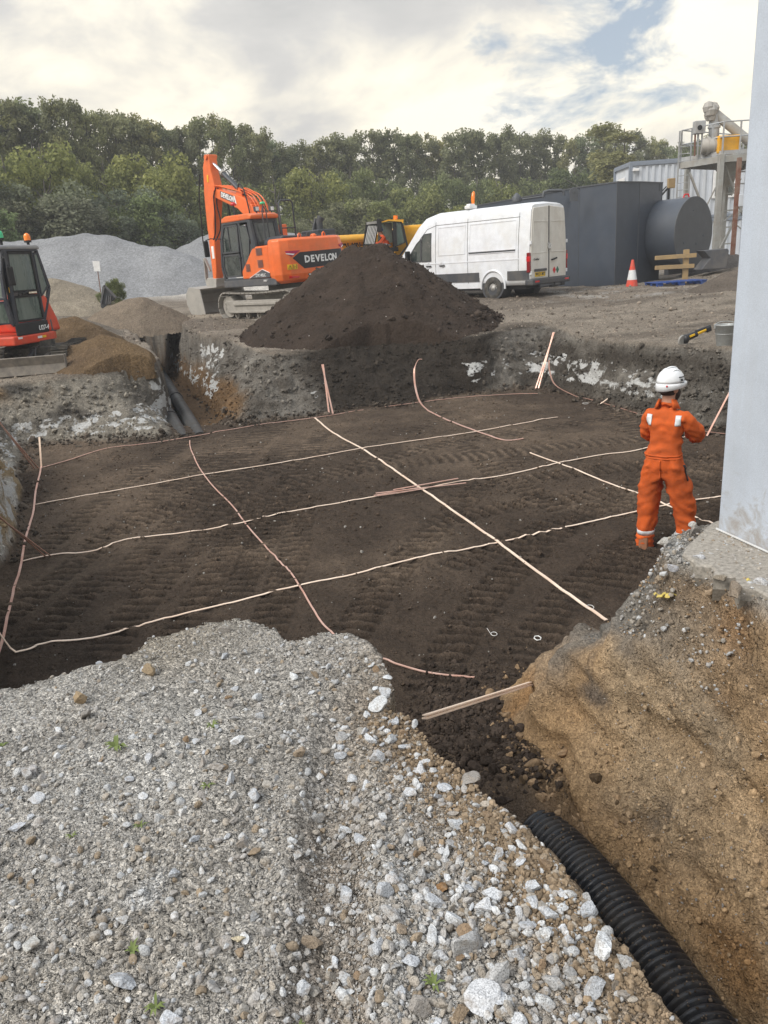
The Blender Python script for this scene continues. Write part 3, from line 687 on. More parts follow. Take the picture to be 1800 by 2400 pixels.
    o = scatter('yard_rubble', cl, np.stack([x, y, z+sz*.1], 1), sz, c, M['clod'], rg); tag(o, 'small stones and crumbs trodden into the yard', 'rubble')
crumbs()
# ------------------------------------------------------------------ mesh builder
class MB:
    def __init__(s): s.v = []; s.f = []; s.sm = []
    def add(s, V, F, sm=False):
        o = len(s.v); s.v += [tuple(v) for v in V]; s.f += [tuple(i+o for i in f) for f in F]; s.sm += [sm]*len(F); return s
    def box(s, c, d, rot=None, taper=None):
        x, y, z = d[0]/2, d[1]/2, d[2]/2; V = []
        for sz in (-1, 1):
            k = taper if (taper and sz > 0) else 1
            kx, ky = (k if hasattr(k, '__len__') else (k, k))
            for sx, sy in ((-1,-1),(1,-1),(1,1),(-1,1)): V.append(Vector((sx*x*kx, sy*y*ky, sz*z)))
        if rot is not None:
            Rm = rot if isinstance(rot, Matrix) else Euler(rot).to_matrix(); V = [Rm@v for v in V]
        V = [v+Vector(c) for v in V]
        return s.add(V, [(0,3,2,1),(4,5,6,7),(0,1,5,4),(1,2,6,5),(2,3,7,6),(3,0,4,7)])
    def bar(s, p0, p1, w, h, up=(0,0,1)):
        p0, p1 = Vector(p0), Vector(p1); d = (p1-p0); L = d.length; d.normalize(); u = Vector(up)
        if abs(d.dot(u)) > .98: u = Vector((1,0,0))
        sx = d.cross(u).normalized(); uz = sx.cross(d)
        Rm = Matrix((sx, d, uz)).transposed()
        return s.box((p0+p1)/2, (w, L, h), Rm)
    def cyl(s, p0, p1, r0, r1=None, n=16, caps=True, sm=True):
        r1 = r0 if r1 is None else r1
        p0, p1 = Vector(p0), Vector(p1); d = (p1-p0).normalized(); u = Vector((0,0,1)) if abs(d.z) < .95 else Vector((1,0,0))
        a = d.cross(u).normalized(); b = d.cross(a)
        V = []
        for p, r in ((p0, r0), (p1, r1)):
            for i in range(n):
                t = 2*math.pi*i/n; V.append(p+a*math.cos(t)*r+b*math.sin(t)*r)
        s.add(V, [(i, n+i, n+(i+1) % n, (i+1) % n) for i in range(n)], sm)
        if caps: s.add(V[:n], [tuple(range(n))]); s.add(V[n:], [tuple(reversed(range(n)))])
        return s
    def tube(s, pts, r, n=8, closed=False, caps=True):
        pts = [Vector(p) for p in pts]; m = len(pts); V = []; prev = None
        rr = r if hasattr(r, '__len__') else [r]*m
        for i, p in enumerate(pts):
            if closed: t = pts[(i+1) % m]-pts[i-1]
            else: t = pts[min(i+1, m-1)]-pts[max(i-1, 0)]
            t.normalize()
            if prev is None:
                u = Vector((0,0,1)) if abs(t.z) < .9 else Vector((1,0,0)); a = t.cross(u).normalized()
            else: a = (prev-t*prev.dot(t)).normalized()
            prev = a; b = t.cross(a)
            for k in range(n):
                q = 2*math.pi*k/n; V.append(p+(a*math.cos(q)+b*math.sin(q))*rr[i])
        F = []
        for i in range(m if closed else m-1):
            j = (i+1) % m
            for k in range(n): F.append((i*n+k, i*n+(k+1) % n, j*n+(k+1) % n, j*n+k))
        s.add(V, F, True)
        if caps and not closed: s.add(V[:n], [tuple(reversed(range(n)))]); s.add(V[-n:], [tuple(range(n))])
        return s
    def prism(s, prof, axis, a, b):
        """2-D outline extruded along an axis ('x','y','z') from a to b"""
        def mk(p, t):
            return {'x': (t, p[0], p[1]), 'y': (p[0], t, p[1]), 'z': (p[0], p[1], t)}[axis]
        n = len(prof); A = sum(prof[i][0]*prof[(i+1) % n][1]-prof[(i+1) % n][0]*prof[i][1] for i in range(n))
        if A < 0: prof = prof[::-1]
        V = [mk(p, a) for p in prof]+[mk(p, b) for p in prof]
        flip = (axis == 'y') ^ (b < a)
        F = [tuple(reversed(range(n))), tuple(range(n, 2*n))]+[(i, (i+1) % n, n+(i+1) % n, n+i) for i in range(n)]
        if flip: F = [tuple(reversed(f)) for f in F]
        return s.add(V, F)
    def lathe(s, c, prof, axis='z', n=20, sm=True):
        V = []; c = Vector(c)
        for r, h in prof:
            for k in range(n):
                q = 2*math.pi*k/n; x, y = r*math.cos(q), r*math.sin(q)
                V.append(c+Vector({'z': (x, y, h), 'x': (h, x, y), 'y': (y, h, x)}[axis]))
        F = []
        for i in range(len(prof)-1):
            for k in range(n): F.append((i*n+k, i*n+(k+1) % n, (i+1)*n+(k+1) % n, (i+1)*n+k))
        return s.add(V, F, sm)
    def build(s, name, mat, parent=None, bevel=0.0, seg=2):
        me = bpy.data.meshes.new(name); me.from_pydata(s.v, [], s.f); me.polygons.foreach_set('use_smooth', s.sm)
        me.materials.append(M[mat] if isinstance(mat, str) else mat); me.update()
        o = bpy.data.objects.new(name, me); COL.objects.link(o)
        if parent: o.parent = parent
        if bevel:
            b = o.modifiers.new('bevel', 'BEVEL'); b.width = bevel; b.segments = seg; b.limit_method = 'ANGLE'; b.angle_limit = R_(35); b.harden_normals = False
        return o
def thing(name, label, cat, loc, rz=0.0, group=None, rot=None, scale=1.0):
    o = bpy.data.objects.new(name, None); COL.objects.link(o); o.location = loc; o.rotation_euler = rot or (0, 0, rz)
    o.empty_display_size = .2; o.scale = (scale,)*3; tag(o, label, cat, group); return o
def text(name, body, mat, parent, loc, size, rot, depth=.004, sx=1.0, font_shear=0.0, off=0.0, align='CENTER'):
    cu = bpy.data.curves.new(name, 'FONT'); cu.body = body; cu.size = size; cu.extrude = depth; cu.align_x = align; cu.align_y = 'CENTER'; cu.shear = font_shear; cu.offset = off; cu.resolution_u = 2
    t = bpy.data.objects.new('tmp', cu); COL.objects.link(t)
    bpy.context.view_layer.update()
    me = bpy.data.meshes.new_from_object(t.evaluated_get(bpy.context.evaluated_depsgraph_get())); bpy.data.objects.remove(t)
    me.name = name; me.materials.clear(); me.materials.append(M[mat])
    o = bpy.data.objects.new(name, me); COL.objects.link(o); o.parent = parent; o.location = loc; o.rotation_euler = rot; o.scale = (sx, 1, 1)
    return o
def catmull(P, k=6):
    P = [Vector(p) for p in P]; out = []
    for i in range(len(P)-1):
        a = P[max(i-1, 0)]; b = P[i]; c = P[i+1]; d = P[min(i+2, len(P)-1)]
        for j in range(k):
            t = j/k; out.append(.5*((2*b)+(c-a)*t+(2*a-5*b+4*c-d)*t*t+(3*b-a-3*c+d)*t**3))
    out.append(P[-1]); return out
# ------------------------------------------------------------------ copper tape
def strip(name, pts, w, h, mat, label, group='copper earthing tapes laid in the pit', edge=False):
    mb = MB(); V = []; n = len(pts)
    for i, p in enumerate(pts):
        t = (pts[min(i+1, n-1)]-pts[max(i-1, 0)]).normalized(); sx = t.cross(Vector((0, 0, 1)))
        if sx.length < .2: sx = Vector((1, 0, 0))
        sx.normalize(); up = sx.cross(t).normalized()
        a, b = (sx, up) if not edge else (up, sx)
        for q, r in ((-1, -1), (1, -1), (1, 1), (-1, 1)): V.append(p+a*q*w/2+b*r*h/2)
    F = [(0, 1, 2, 3), tuple(4*(n-1)+k for k in (3, 2, 1, 0))]
    for i in range(n-1):
        for k in range(4): F.append((4*i+k, 4*(i+1)+k, 4*(i+1)+(k+1) % 4, 4*i+(k+1) % 4))
    mb.add(V, F); o = mb.build(name, mat); tag(o, label, 'copper tape', group); return o
def floor_path(px, lift=.014, k=7):
    P = catmull([(*GF(u*S, v*S), 0) for u, v in px], k)
    out = []
    for i, p in enumerate(P):
        z = surf(p.x, p.y); out.append(Vector((p.x, p.y, z)))
    zs = [q.z for q in out]
    for i, q in enumerate(out):
        lo = max(0, i-7); hi = min(len(zs), i+8); q.z = max(sum(zs[lo:hi])/(hi-lo)+.008, q.z+.005)+lift*.25
    return out
TW = .025
strip('copper_tape', floor_path([(90,1013),(150,995),(230,970),(330,958),(450,938),(560,918),(680,903),(785,887)]), TW, .006, 'copper', 'pinkish copper tape running along the back left side of the pit')
strip('copper_tape', floor_path([(832,880),(905,871),(1000,860),(1100,852),(1165,850)]), TW, .006, 'copper', 'pinkish copper tape lying at the foot of the dark back wall')
c1 = floor_path([(75,1090),(120,1082),(200,1070),(330,1047),(450,1024),(560,1007),(680,988),(780,970),(880,955),(1000,937),(1100,920),(1180,906)])
e = c1[-1]; c1 += catmull([e, Vector(AT(1240*S, 894*S, e.y+.4)), Vector(AT(1290*S, 876*S, e.y+.9)), Vector(AT(1327*S, 850*S, e.y+1.1))], 5)[1:]
strip('copper_tape', c1, TW, .006, 'copper_pale', 'farthest pale cross tape, its right end curling up off the floor')
strip('copper_tape', floor_path([(48,1213),(110,1200),(200,1190),(260,1170),(330,1160),(430,1148),(530,1128),(600,1110),(700,1092),(810,1073),(900,1060),(1000,1040),(1080,1028),(1160,1012),(1240,995),(1310,982),(1372,975),(1470,947),(1520,930)]), TW, .006, 'copper_pale', 'middle pale cross tape, passing behind the standing worker')
strip('copper_tape', floor_path([(-40,1424),(0,1417),(60,1405),(100,1390),(200,1375),(300,1350),(400,1325),(520,1298),(640,1268),(760,1243),(880,1212),(1000,1188),(1080,1170),(1180,1148),(1280,1125),(1372,1106),(1480,1083),(1555,1072),(1640,1056)]), TW, .006, 'copper_pale', 'nearest pale cross tape, passing the feet of the standing worker')
strip('copper_tape', floor_path([(90,1010),(78,1060),(72,1110),(55,1170),(45,1225),(25,1300),(5,1390),(-25,1480)]), TW, .006, 'copper', 'copper tape lying along the foot of the left bank')
strip('copper_tape', floor_path([(410,952),(412,970),(430,1010),(460,1050),(500,1090),(530,1130),(560,1165),(600,1210),(630,1240),(660,1290),(690,1340),(715,1365),(745,1385),(810,1415),(860,1435),(930,1455),(1025,1468)]), .016, .007, 'copper', 'wavy thin copper tape snaking from the two black pipes to the near brink')
strip('copper_tape', floor_path([(680,903),(720,935),(790,975),(870,1030),(960,1093),(1060,1160),(1150,1225),(1230,1285),(1310,1341)]), TW*1.15, .008, 'copper_pale', 'straight pale tape crossing the whole pit diagonally towards the right bank')
v4 = floor_path([(925,888),(960,905),(1000,920),(1040,935),(1090,953),(1130,950)]); e = v4[0]
v4 = catmull([AT(912*S, 776*S, e.y+.45), AT(903*S, 778*S, e.y+.45), AT(895*S, 800*S, e.y+.42), AT(897*S, 835*S, e.y+.3), AT(907*S, 868*S, e.y+.12), e], 6)[:-1]+v4
strip('copper_tape', v4, .035, .007, 'copper', 'dark copper tape arching up the back wall with its tip bent over')
strip('copper_tape', floor_path([(1145,977),(1180,992),(1240,1015),(1310,1043),(1372,1063),(1430,1088),(1485,1110),(1560,1142)]), TW, .006, 'copper_pale', 'short pale tape passing behind the legs of the worker')
v6 = floor_path([(1245,858),(1290,868),(1372,893),(1440,915),(1500,930),(1580,941)]); e = v6[0]
v6 = catmull([AT(1186*S, 778*S, e.y+1.2), AT(1187*S, 800*S, e.y+1.0), AT(1200*S, 832*S, e.y+.6), e], 6)[:-1]+v6
strip('copper_tape', v6, .028, .006, 'copper_dark', 'dark copper tape coming down the far corner of the pit')
def rod(a, b, w, mat, label, n=1, gap=.05, group='copper tapes leaning on the pit walls'):
    for i in range(n):
        off = Vector((gap*i, 0, 0)); mb = MB(); mb.bar(Vector(a)+off, Vector(b)+off*(-.3 if n > 1 else 1), w, .007)
        tag(mb.build('copper_strip', mat), label if n == 1 else ('left of two strips: ' if i == 0 else 'right of two strips: ')+label, 'copper strip', group)
def fl(u, v, dz=0): x, y = GF(u*S, v*S); return Vector((x, y, surf(x, y)+dz))
b0 = fl(711, 897, .02); rod(b0, AT(698*S, 787*S, b0.y+.4), .03, 'copper', 'upright copper strip leaning on the dark back wall', 2, .075)
b0 = fl(1157, 842, .02); rod(b0, AT(1197*S, 718*S, b0.y+.7), .028, 'copper', 'upright copper strip leaning in the far corner beside the chalk', 2, .06)
b0 = fl(90, 1010, .01); rod(b0, AT(85*S, 944*S, b0.y+.1), .03, 'copper_pale', 'short upright copper strip at the back left corner of the pit')
b0 = fl(75, 1015, .01); rod(b0, AT(-14*S, 895*S, b0.y-.7), .028, 'copper', 'upper copper strip leaning on the left bank', 2, .06)
b0 = fl(98, 1203, .01); rod(b0, AT(-12*S, 1107*S, b0.y-.5), .028, 'copper', 'lower copper strip leaning on the left bank', 2, .06)
b0 = fl(1527, 942, .01); rod(b0, AT(1580*S, 840*S, b0.y+.2), .03, 'copper', 'copper strip leaning up behind the column')
for i, (a, b) in enumerate([((808,1074),(905,1057)),((812,1070),(1007,1050)),((815,1076),(912,1062)),((850,1064),(990,1042))]):
    p, q = fl(*a, .03+.006*i), fl(*b, .03+.006*i); mb = MB(); mb.bar(p, q, .026, .006)
    tag(mb.build('copper_strip', 'copper'), ['longer top strip of the small bundle','longest strip of the small bundle, reaching farthest right','short strip of the small bundle, nearest the viewer','strip lying at the right side of the small bundle'][i]+' on the middle cross tape', 'copper strip', 'short copper strips lying in a bundle')
# thick bar bridging the trench mouth
pa = Vector((*G(917*S, 1552*S, -.62), -.62)); pb = Vector((*G(1146*S, 1479*S, -1.02), -1.02))
mb = MB(); mb.bar(pa, pb, .034, .008, up=(0, .5, 1)); mb.bar(pa+Vector((.0,.01,.012)), pb+Vector((.0,.01,.012)), .026, .006, up=(0, .5, 1)); tag(mb.build('copper_bar', 'copper_pale'), 'stout bright copper bar spanning the mouth of the near trench', 'copper bar')
# white cable ties
M['white_plastic'] = simple('white_plastic', (.82, .82, .80), .4)
def tie(u, v, r, label, tail=None, hexa=False):
    x, y = GF(u, v); z = surf(x, y)+.02; n = 6 if hexa else 18
    pts = [(x+r*math.cos(2*math.pi*i/n), y+r*1.35*math.sin(2*math.pi*i/n), z) for i in range(n)]
    mb = MB(); mb.tube(pts, .0045 if hexa else .0025, 5, closed=True)
    if tail: mb.tube([pts[n//2], (x-r-tail*.5, y+tail, z+.03)], .002, 5)
    tag(mb.build('cable_tie', 'white_plastic'), label, 'cable tie')
tie(1260, 1503, .028, 'white hexagonal plastic ring lying on the dark floor', hexa=True)
tie(1158, 1493, .024, 'thin white cable tie loop with a loose tail on the floor', .05)
tie(1383, 1425, .03, 'white cable tie looped round the straight tape near the right bank')
tie(1372, 950, .05, 'small white curled tie lying by the far cross tape')
# ------------------------------------------------------------------ pipes
def ribbed_pipe():
    root = thing('corrugated_pipe', 'black ribbed drainage pipe lying in the near trench', 'pipe', (0, 0, 0))
    z = -1.36
    P = [Vector((*G(u, v, zz), zz)) for u, v, zz in [(1200,1885,-1.54),(1268,1952,-1.44),(1362,2046,-1.40),(1482,2195,-1.39),(1626,2395,-1.39),(1745,2590,-1.37),(1860,2800,-1.37)]]
    P = catmull(P, 40)
    acc = [0]
    for a, b in zip(P, P[1:]): acc.append(acc[-1]+(b-a).length)
    L = acc[-1]; pitch = .036; n = int(L/pitch*8); pts = []; rr = []
    for i in range(n):
        d = i*L/n; j = min(max(np.searchsorted(acc, d), 1), len(P)-1); k = (d-acc[j-1])/max(acc[j]-acc[j-1], 1e-6)
        pts.append(P[j-1].lerp(P[j], k)); ph = (i % 8)/8
        rr.append(.132+[-.008, .006, .010, .011, .010, .006, -.008, -.010][i % 8])
    mb = MB(); mb.tube(pts, rr, 30); mb.build('corrugated_wall', 'black_pipe', root)
    # dirt lying in the grooves on the crown of the pipe
    cc = [rock_shape(rg, 1, 3, .8) for _ in range(4)]; idx = rg.integers(20, len(pts)-5, 1500); a = rg.normal(.1, .55, 1500)
    pos = []
    for i, an in zip(idx, a):
        t = (pts[i+1]-pts[i-1]).normalized(); sd_ = t.cross(Vector((0, 0, 1))).normalized(); pos.append(pts[i]+(sd_*math.sin(an)+Vector((0, 0, 1))*math.cos(an))*(rr[i]+.001))
    sz = np.clip(rg.lognormal(-5.6, .45, 1500), .002, .010)
    o = scatter('loose_dirt', cc, np.array([p[:] for p in pos]), sz, np.array([(.14, .105, .075)])*rg.uniform(.4, 1.5, (1500, 1)), M['clod'], rg, parent=root)
ribbed_pipe()
for i, (a, b, lab) in enumerate([((470,1030),(384,885),'right one of two smooth black pipes coming out of the back left trench'),((432,1035),(380,945),'left one of two smooth black pipes coming out of the back left trench')]):
    zz = -1.28; p = Vector((*G(*a, zz), zz)); q = Vector((*G(*b, zz+.02), zz+.02)); d = (q-p); q = p+d*1.6
    root = thing('drain_pipe', lab, 'pipe', p, group='black pipes in the back left trench')
    mb = MB(); mb.cyl((0,0,0), q-p, .14, n=24); mb.build('pipe_wall', 'black_pipe2', root)
    mb = MB(); m0 = (q-p)*.34; u_ = (q-p).normalized()
    mb.cyl(m0, m0+u_*.10, .158, n=24); mb.cyl(m0+u_*.14, m0+u_*.17, .154, n=24); mb.build('coupling', 'black_pipe2', root)
# ------------------------------------------------------------------ machine materials
mud = (.30, .275, .24)
M['ex_orange'] = simple('orange_paint', (.80, .145, .022), .38, 0, dirt=(.55, .17, .06), dirt_amt=.25, dscale=1.6, coat=.25)
M['ex_grey'] = simple('dark_grey_paint', (.045, .050, .060), .45, 0, dirt=(.12, .115, .105), dirt_amt=.25, dscale=2)
M['ex_skirt'] = simple('grey_skirt_paint', (.075, .08, .092), .5, 0, dirt=(.2, .18, .16), dirt_amt=.4, dscale=2)
M['glass'] = simple('dark_glass', (.030, .040, .038), .06, 0, dirt=(.22, .22, .20), dirt_amt=.12, dscale=2.5, spec=.8)
M['glass_dusty'] = simple('dusty_glass', (.045, .075, .065), .14, 0, dirt=(.26, .30, .26), dirt_amt=.38, dscale=3, spec=.7, streak=True)
M['track'] = simple('muddy_track_steel', (.25, .235, .21), .8, 0, dirt=(.40, .375, .34), dirt_amt=.6, dscale=5, bump=.6)
M['steel_dusty'] = simple('dusty_bucket_steel', (.33, .32, .30), .6, .2, dirt=(.46, .43, .39), dirt_amt=.5, dscale=2.5, bump=.3)
M['chrome'] = simple('chrome_rod', (.75, .76, .78), .2, .9)
M['hose'] = simple('black_rubber', (.014, .014, .015), .6)
M['rubber'] = simple('muddy_rubber', (.03, .03, .03), .8, 0, dirt=(.22, .19, .15), dirt_amt=.4, dscale=6)
M['white_paint'] = simple('white_paint', (.80, .80, .80), .4)
M['black_paint'] = simple('black_paint', (.02, .021, .024), .45)
M['pink'] = simple('magenta_decal', (.42, .02, .09), .4)
M['yellow_decal'] = simple('yellow_decal', (.80, .48, .02), .45)
M['red_lens'] = simple('red_lens', (.55, .01, .015), .2, spec=.7)
M['red_dark'] = simple('dark_red_lens', (.20, .008, .012), .2, spec=.7)
M['amber'] = simple('amber_lens', (.95, .22, .01), .22, spec=.7)
M['green_lens'] = simple('green_lens', (.03, .50, .22), .22, spec=.7)
M['mini_red'] = simple('orange_red_paint', (.70, .060, .022), .4, 0, dirt=(.35, .16, .10), dirt_amt=.3, dscale=3, coat=.2)
M['mini_frame'] = simple('dark_cab_frame', (.026, .032, .048), .35, 0, dirt=(.10, .095, .085), dirt_amt=.25, dscale=4)
M['mini_grey'] = simple('dusty_roof_grey', (.30, .31, .33), .5, 0, dirt=(.42, .40, .37), dirt_amt=.4, dscale=3)
M['tele_yellow'] = simple('yellow_paint', (.78, .38, .012), .45, 0, dirt=(.45, .30, .10), dirt_amt=.35, dscale=2)
M['interior'] = simple('cab_interior', (.05, .05, .055), .7)
M['interior_tan'] = simple('cab_trim', (.35, .28, .2), .7)
ZUP = Vector((0, 0, 1))

def crawler(root, xc, L, H, Wd, mat='track', nshoe=44, rollers=5, name_frame='track_frame'):
    """one crawler track: shoes round a belt path, sprockets, rollers, side frame. local +y is forward"""
    r = H/2; path = []
    def belt(s, per):
        s %= per; st = L-2*r
        if s < st: return Vector((0, -st/2+s, 0)), Vector((0, 1, 0))
        s -= st
        if s < math.pi*r: a = s/r; return Vector((0, st/2+math.sin(a)*r, r-math.cos(a)*r)), Vector((0, math.cos(a), math.sin(a)))
        s -= math.pi*r
        if s < st: return Vector((0, st/2-s, 2*r-.02*math.sin(math.pi*s/st)*2)), Vector((0, -1, 0))
        s -= st; a = s/r; return Vector((0, -st/2-math.sin(a)*r, r+math.cos(a)*r)), Vector((0, -math.cos(a), -math.sin(a)))
    per = 2*(L-2*r)+2*math.pi*r
    for i in range(nshoe):
        p, t = belt(i*per/nshoe, per); n = Vector((0, t.z, -t.y)) # outward
        mb = MB(); pit = per/nshoe
        Rm = Matrix((Vector((1, 0, 0)), t, n)).transposed()
        if Rm.determinant() < 0: Rm = Matrix((Vector((-1, 0, 0)), t, n)).transposed()
        c = p+Vector((xc, 0, .035))
        mb.box(c, (Wd, pit*.86, .022), Rm)
        for q in (-.36, -.05, .26): mb.box(c+t*pit*q+n*.02, (Wd*.98, pit*.10, .03), Rm)
        mb.box(c-n*.035, (Wd*.28, pit*.8, .05), Rm)
        mb.build('track_shoe', mat, root)
    fr = MB(); sx = math.copysign(1, xc)
    fr.box((xc+sx*Wd*.10, 0, r+.03), (Wd*.72, L-2.1*r, H*.42)); fr.box((xc+sx*Wd*.16, 0, r+.10), (Wd*.74, (L-2*r)*.72, H*.10)); fr.box((xc+sx*Wd*.14, 0, r-.16*H), (Wd*.78, (L-2*r)*.9, H*.08))
    f = fr.build(name_frame, mat, root, .012)
    for yy, nm in ((-(L/2-r), 'sprocket'), ((L/2-r), 'idler')):
        w = MB(); w.cyl((xc-Wd*.3, yy, r+.03), (xc+Wd*.32, yy, r+.03), r*.80, n=22); w.cyl((xc-Wd*.36, yy, r+.03), (xc+Wd*.42, yy, r+.03), r*.42, n=16)
        for k in range(8):
            a = k*math.pi/4; w.cyl((xc+sx*Wd*.42, yy+math.cos(a)*r*.3, r+.03+math.sin(a)*r*.3), (xc+sx*Wd*.45, yy+math.cos(a)*r*.3, r+.03+math.sin(a)*r*.3), r*.06, n=6)
        w.build(nm, mat, root, .006)
    for k in range(rollers):
        yy = -(L/2-1.9*r)+(L-3.8*r)*k/(rollers-1); w = MB(); w.cyl((xc-Wd*.30, yy, .17*H+.03), (xc+Wd*.30, yy, .17*H+.03), .13*H, n=12); w.cyl((xc-Wd*.38, yy, .17*H+.03), (xc+Wd*.40, yy, .17*H+.03), .055*H, n=8); w.build('roller', mat, root)

def window(name, quad, mat, parent, t=.012, frame=None, fw=.03):
    """a pane given by corner points, with thickness, and a frame bar along its sides"""
    q = [Vector(p) for p in quad]; n = (q[1]-q[0]).cross(q[-1]-q[0]).normalized()
    mb = MB(); m = len(q); mb.add([p-n*t/2 for p in q]+[p+n*t/2 for p in q], [tuple(reversed(range(m))), tuple(range(m, 2*m))]+[(i, (i+1) % m, m+(i+1) % m, m+i) for i in range(m)])
    o = mb.build(name, mat, parent)
    if frame:
        fb = MB()
        for i in range(m): fb.bar(q[i], q[(i+1) % m], fw, fw*1.1, up=n)
        fb.build('window_frame', frame, o)
    return o

# ================================================================== big excavator
def big_excavator():
    x, y = G(575, 738, .10); HD = R_(44)
    yy = 22.6; p = AT(640, 742, yy)
    root = thing('excavator', 'large orange crawler excavator standing behind the dark soil heap', 'excavator', (-2.42, 23.9, .17), 0, scale=.985)
    root.rotation_euler = (R_(-.6), R_(-1.2), HD)
    # local axes: +y forward, +x right. origin = ground under the slewing centre
    for xc in (-.97, .97): crawler(root, xc, 3.75, .80, .60)
    mb = MB(); mb.box((0, 0, .62), (1.5, 1.6, .34)); mb.cyl((0,0,.78), (0,0,.95), .55, n=24); mb.build('undercarriage', 'track', root, .02)
    # dozer blade at the rear end of the tracks
    mb = MB(); prof = [(-2.50, .08), (-2.42, .05), (-2.36, .35), (-2.42, .66), (-2.50, .66), (-2.45, .35)]
    mb.prism(prof, 'x', -1.25, 1.25); mb.box((-.45, -2.05, .4), (.16, .9, .2)); mb.box((.45, -2.05, .4), (.16, .9, .2)); mb.box((-1.25, -2.42, .36), (.03, .16, .62)); mb.build('dozer_blade', 'steel_dusty', root, .01)
    # upper frame skirt
    z0, z1 = .98, 1.20
    mb = MB(); mb.prism([(-1.24, -1.15), (1.24, -1.15), (1.24, 1.45), (-1.24, 1.45)], 'z', z0, z1); mb.build('side_skirt', 'ex_skirt', root, .03)
    # engine house: side cover (left) behind the cab
    mb = MB(); mb.prism([(.42, z1), (-.95, z1), (-.95, 2.06), (-.26, 2.06), (.42, 1.42)], 'x', -1.25, -.35); mb.build('side_cover', 'ex_orange', root, .035)
    mb = MB(); mb.prism([(-.35, -.95), (1.25, -.95), (1.25, 1.3), (.55, 1.3), (.55, .3), (-.35, .3)], 'z', z1, 2.02); mb.build('engine_cover', 'ex_orange', root, .03)
    # counterweight: rounded in plan
    pl = [(-1.25, -.93), (-1.26, -1.15), (-1.18, -1.38), (-.95, -1.50), (-.5, -1.58), (0, -1.61), (.5, -1.58), (.95, -1.50), (1.18, -1.38), (1.26, -1.15), (1.25, -.93)]
    mb = MB(); n = len(pl); lev = [(1.00, .90), (1.08, .975), (1.24, 1.0), (1.78, 1.0), (1.95, .992), (2.14, .975), (2.20, .93)]; V = []
    for z, k in lev:
        for a, b in pl: V.append((a*k, b*k if b < -.95 else b, z))
    F = []
    for i in range(len(lev)-1):
        for j in range(n-1): F.append((i*n+j, i*n+j+1, (i+1)*n+j+1, (i+1)*n+j))
        F.append((i*n+n-1, i*n, (i+1)*n, (i+1)*n+n-1))
    F.append(tuple(reversed(range(n)))); F.append(tuple((len(lev)-1)*n+j for j in range(n))); mb.add(V, F)
    cw = mb.build('counterweight', 'ex_orange', root, .02)
    def cwy(x_): return float(np.interp(x_, [q[0] for q in pl], [q[1] for q in pl]))
    def decal(name, poly, mat, off, parent):
        # thin plate following the curve of the counterweight: poly in (x,z)
        xs = sorted(set([p[0] for p in poly]+[q[0] for q in pl if min(p[0] for p in poly) < q[0] < max(p[0] for p in poly)]))
        mb = MB(); cols = []
        def zr(x_):
            zs = []
            for i in range(len(poly)):
                a, b = poly[i], poly[(i+1) % len(poly)]
                if min(a[0], b[0])-1e-9 <= x_ <= max(a[0], b[0])+1e-9:
                    if abs(a[0]-b[0]) < 1e-9: zs += [a[1], b[1]]
                    else: zs.append(a[1]+(b[1]-a[1])*(x_-a[0])/(b[0]-a[0]))
            return min(zs), max(zs)
        V = []
        for x_ in xs:
            lo, hi = zr(x_); yb = cwy(x_)-off
            V += [(x_, yb, lo), (x_, yb, hi), (x_, yb+.03, lo), (x_, yb+.03, hi)]
        F = []
        for i in range(len(xs)-1):
            a = 4*i; F += [(a, a+4, a+5, a+1), (a+1, a+5, a+7, a+3), (a+2, a+6, a+4, a)]
        mb.add(V, F); return mb.build(name, mat, parent)
    decal('name_band', [(-.86, 1.66), (-.62, 1.80), (1.02, 1.82), (1.17, 1.62), (.98, 1.40), (-.52, 1.36)], 'black_paint', .008, cw)
    decal('accent_decal', [(-1.05, 1.86), (-.60, 1.85), (-.88, 1.70), (-1.0, 1.76)], 'pink', .010, cw)
    decal('accent_decal', [(.90, 1.92), (1.20, 1.98), (1.20, 1.86), (1.02, 1.86)], 'pink', .010, cw)
    decal('accent_stripe', [(-1.04, 1.80), (-.78, 1.77), (-.84, 1.735), (-1.02, 1.775)], 'white_paint', .014, cw)
    decal('accent_stripe', [(1.04, 1.86), (1.20, 1.93), (1.20, 1.90), (1.10, 1.85)], 'white_paint', .014, cw)
    decal('reflector', [(-1.02, 1.13), (-1.02, 1.19), (-.70, 1.17), (-.74, 1.13)], 'red_lens', .012, cw)
    decal('warning_sticker', [(-1.04, 1.36), (-1.04, 1.50), (-.90, 1.50), (-.90, 1.36)], 'yellow_decal', .011, cw)
    decal('warning_sticker', [(-.88, 1.36), (-.88, 1.50), (-.74, 1.50), (-.74, 1.36)], 'yellow_decal', .011, cw)
    mb = MB()
    for a, b in (((-1.02, 1.38), (-.92, 1.38)), ((-.92, 1.38), (-.97, 1.48)), ((-.97, 1.48), (-1.02, 1.38)), ((-.97, 1.42), (-.965, 1.45)), ((-.86, 1.38), (-.86, 1.48)), ((-.78, 1.38), (-.765, 1.46)), ((-.84, 1.43), (-.80, 1.43))): mb.bar((a[0], cwy(a[0])-.016, a[1]), (b[0], cwy(b[0])-.016, b[1]), .008, .006)
    mb.cyl((-.77, cwy(-.77)-.012, 1.475), (-.77, cwy(-.77)-.018, 1.475), .012, n=8); mb.build('warning_symbols', 'black_paint', cw)
    # lettering on the counterweight, letter by letter along the curve
    word = 'DEVELON'; xs = [-.40, -.215, -.03, .145, .305, .48, .665]
    for ch, x_ in zip(word, xs):
        sl = math.atan2(cwy(x_+.05)-cwy(x_-.05), .1); text('letter', ch, 'white_paint', cw, (x_, cwy(x_)-.012, 1.595), .255, (math.pi/2, 0, sl), .004, 1.0, off=.010)
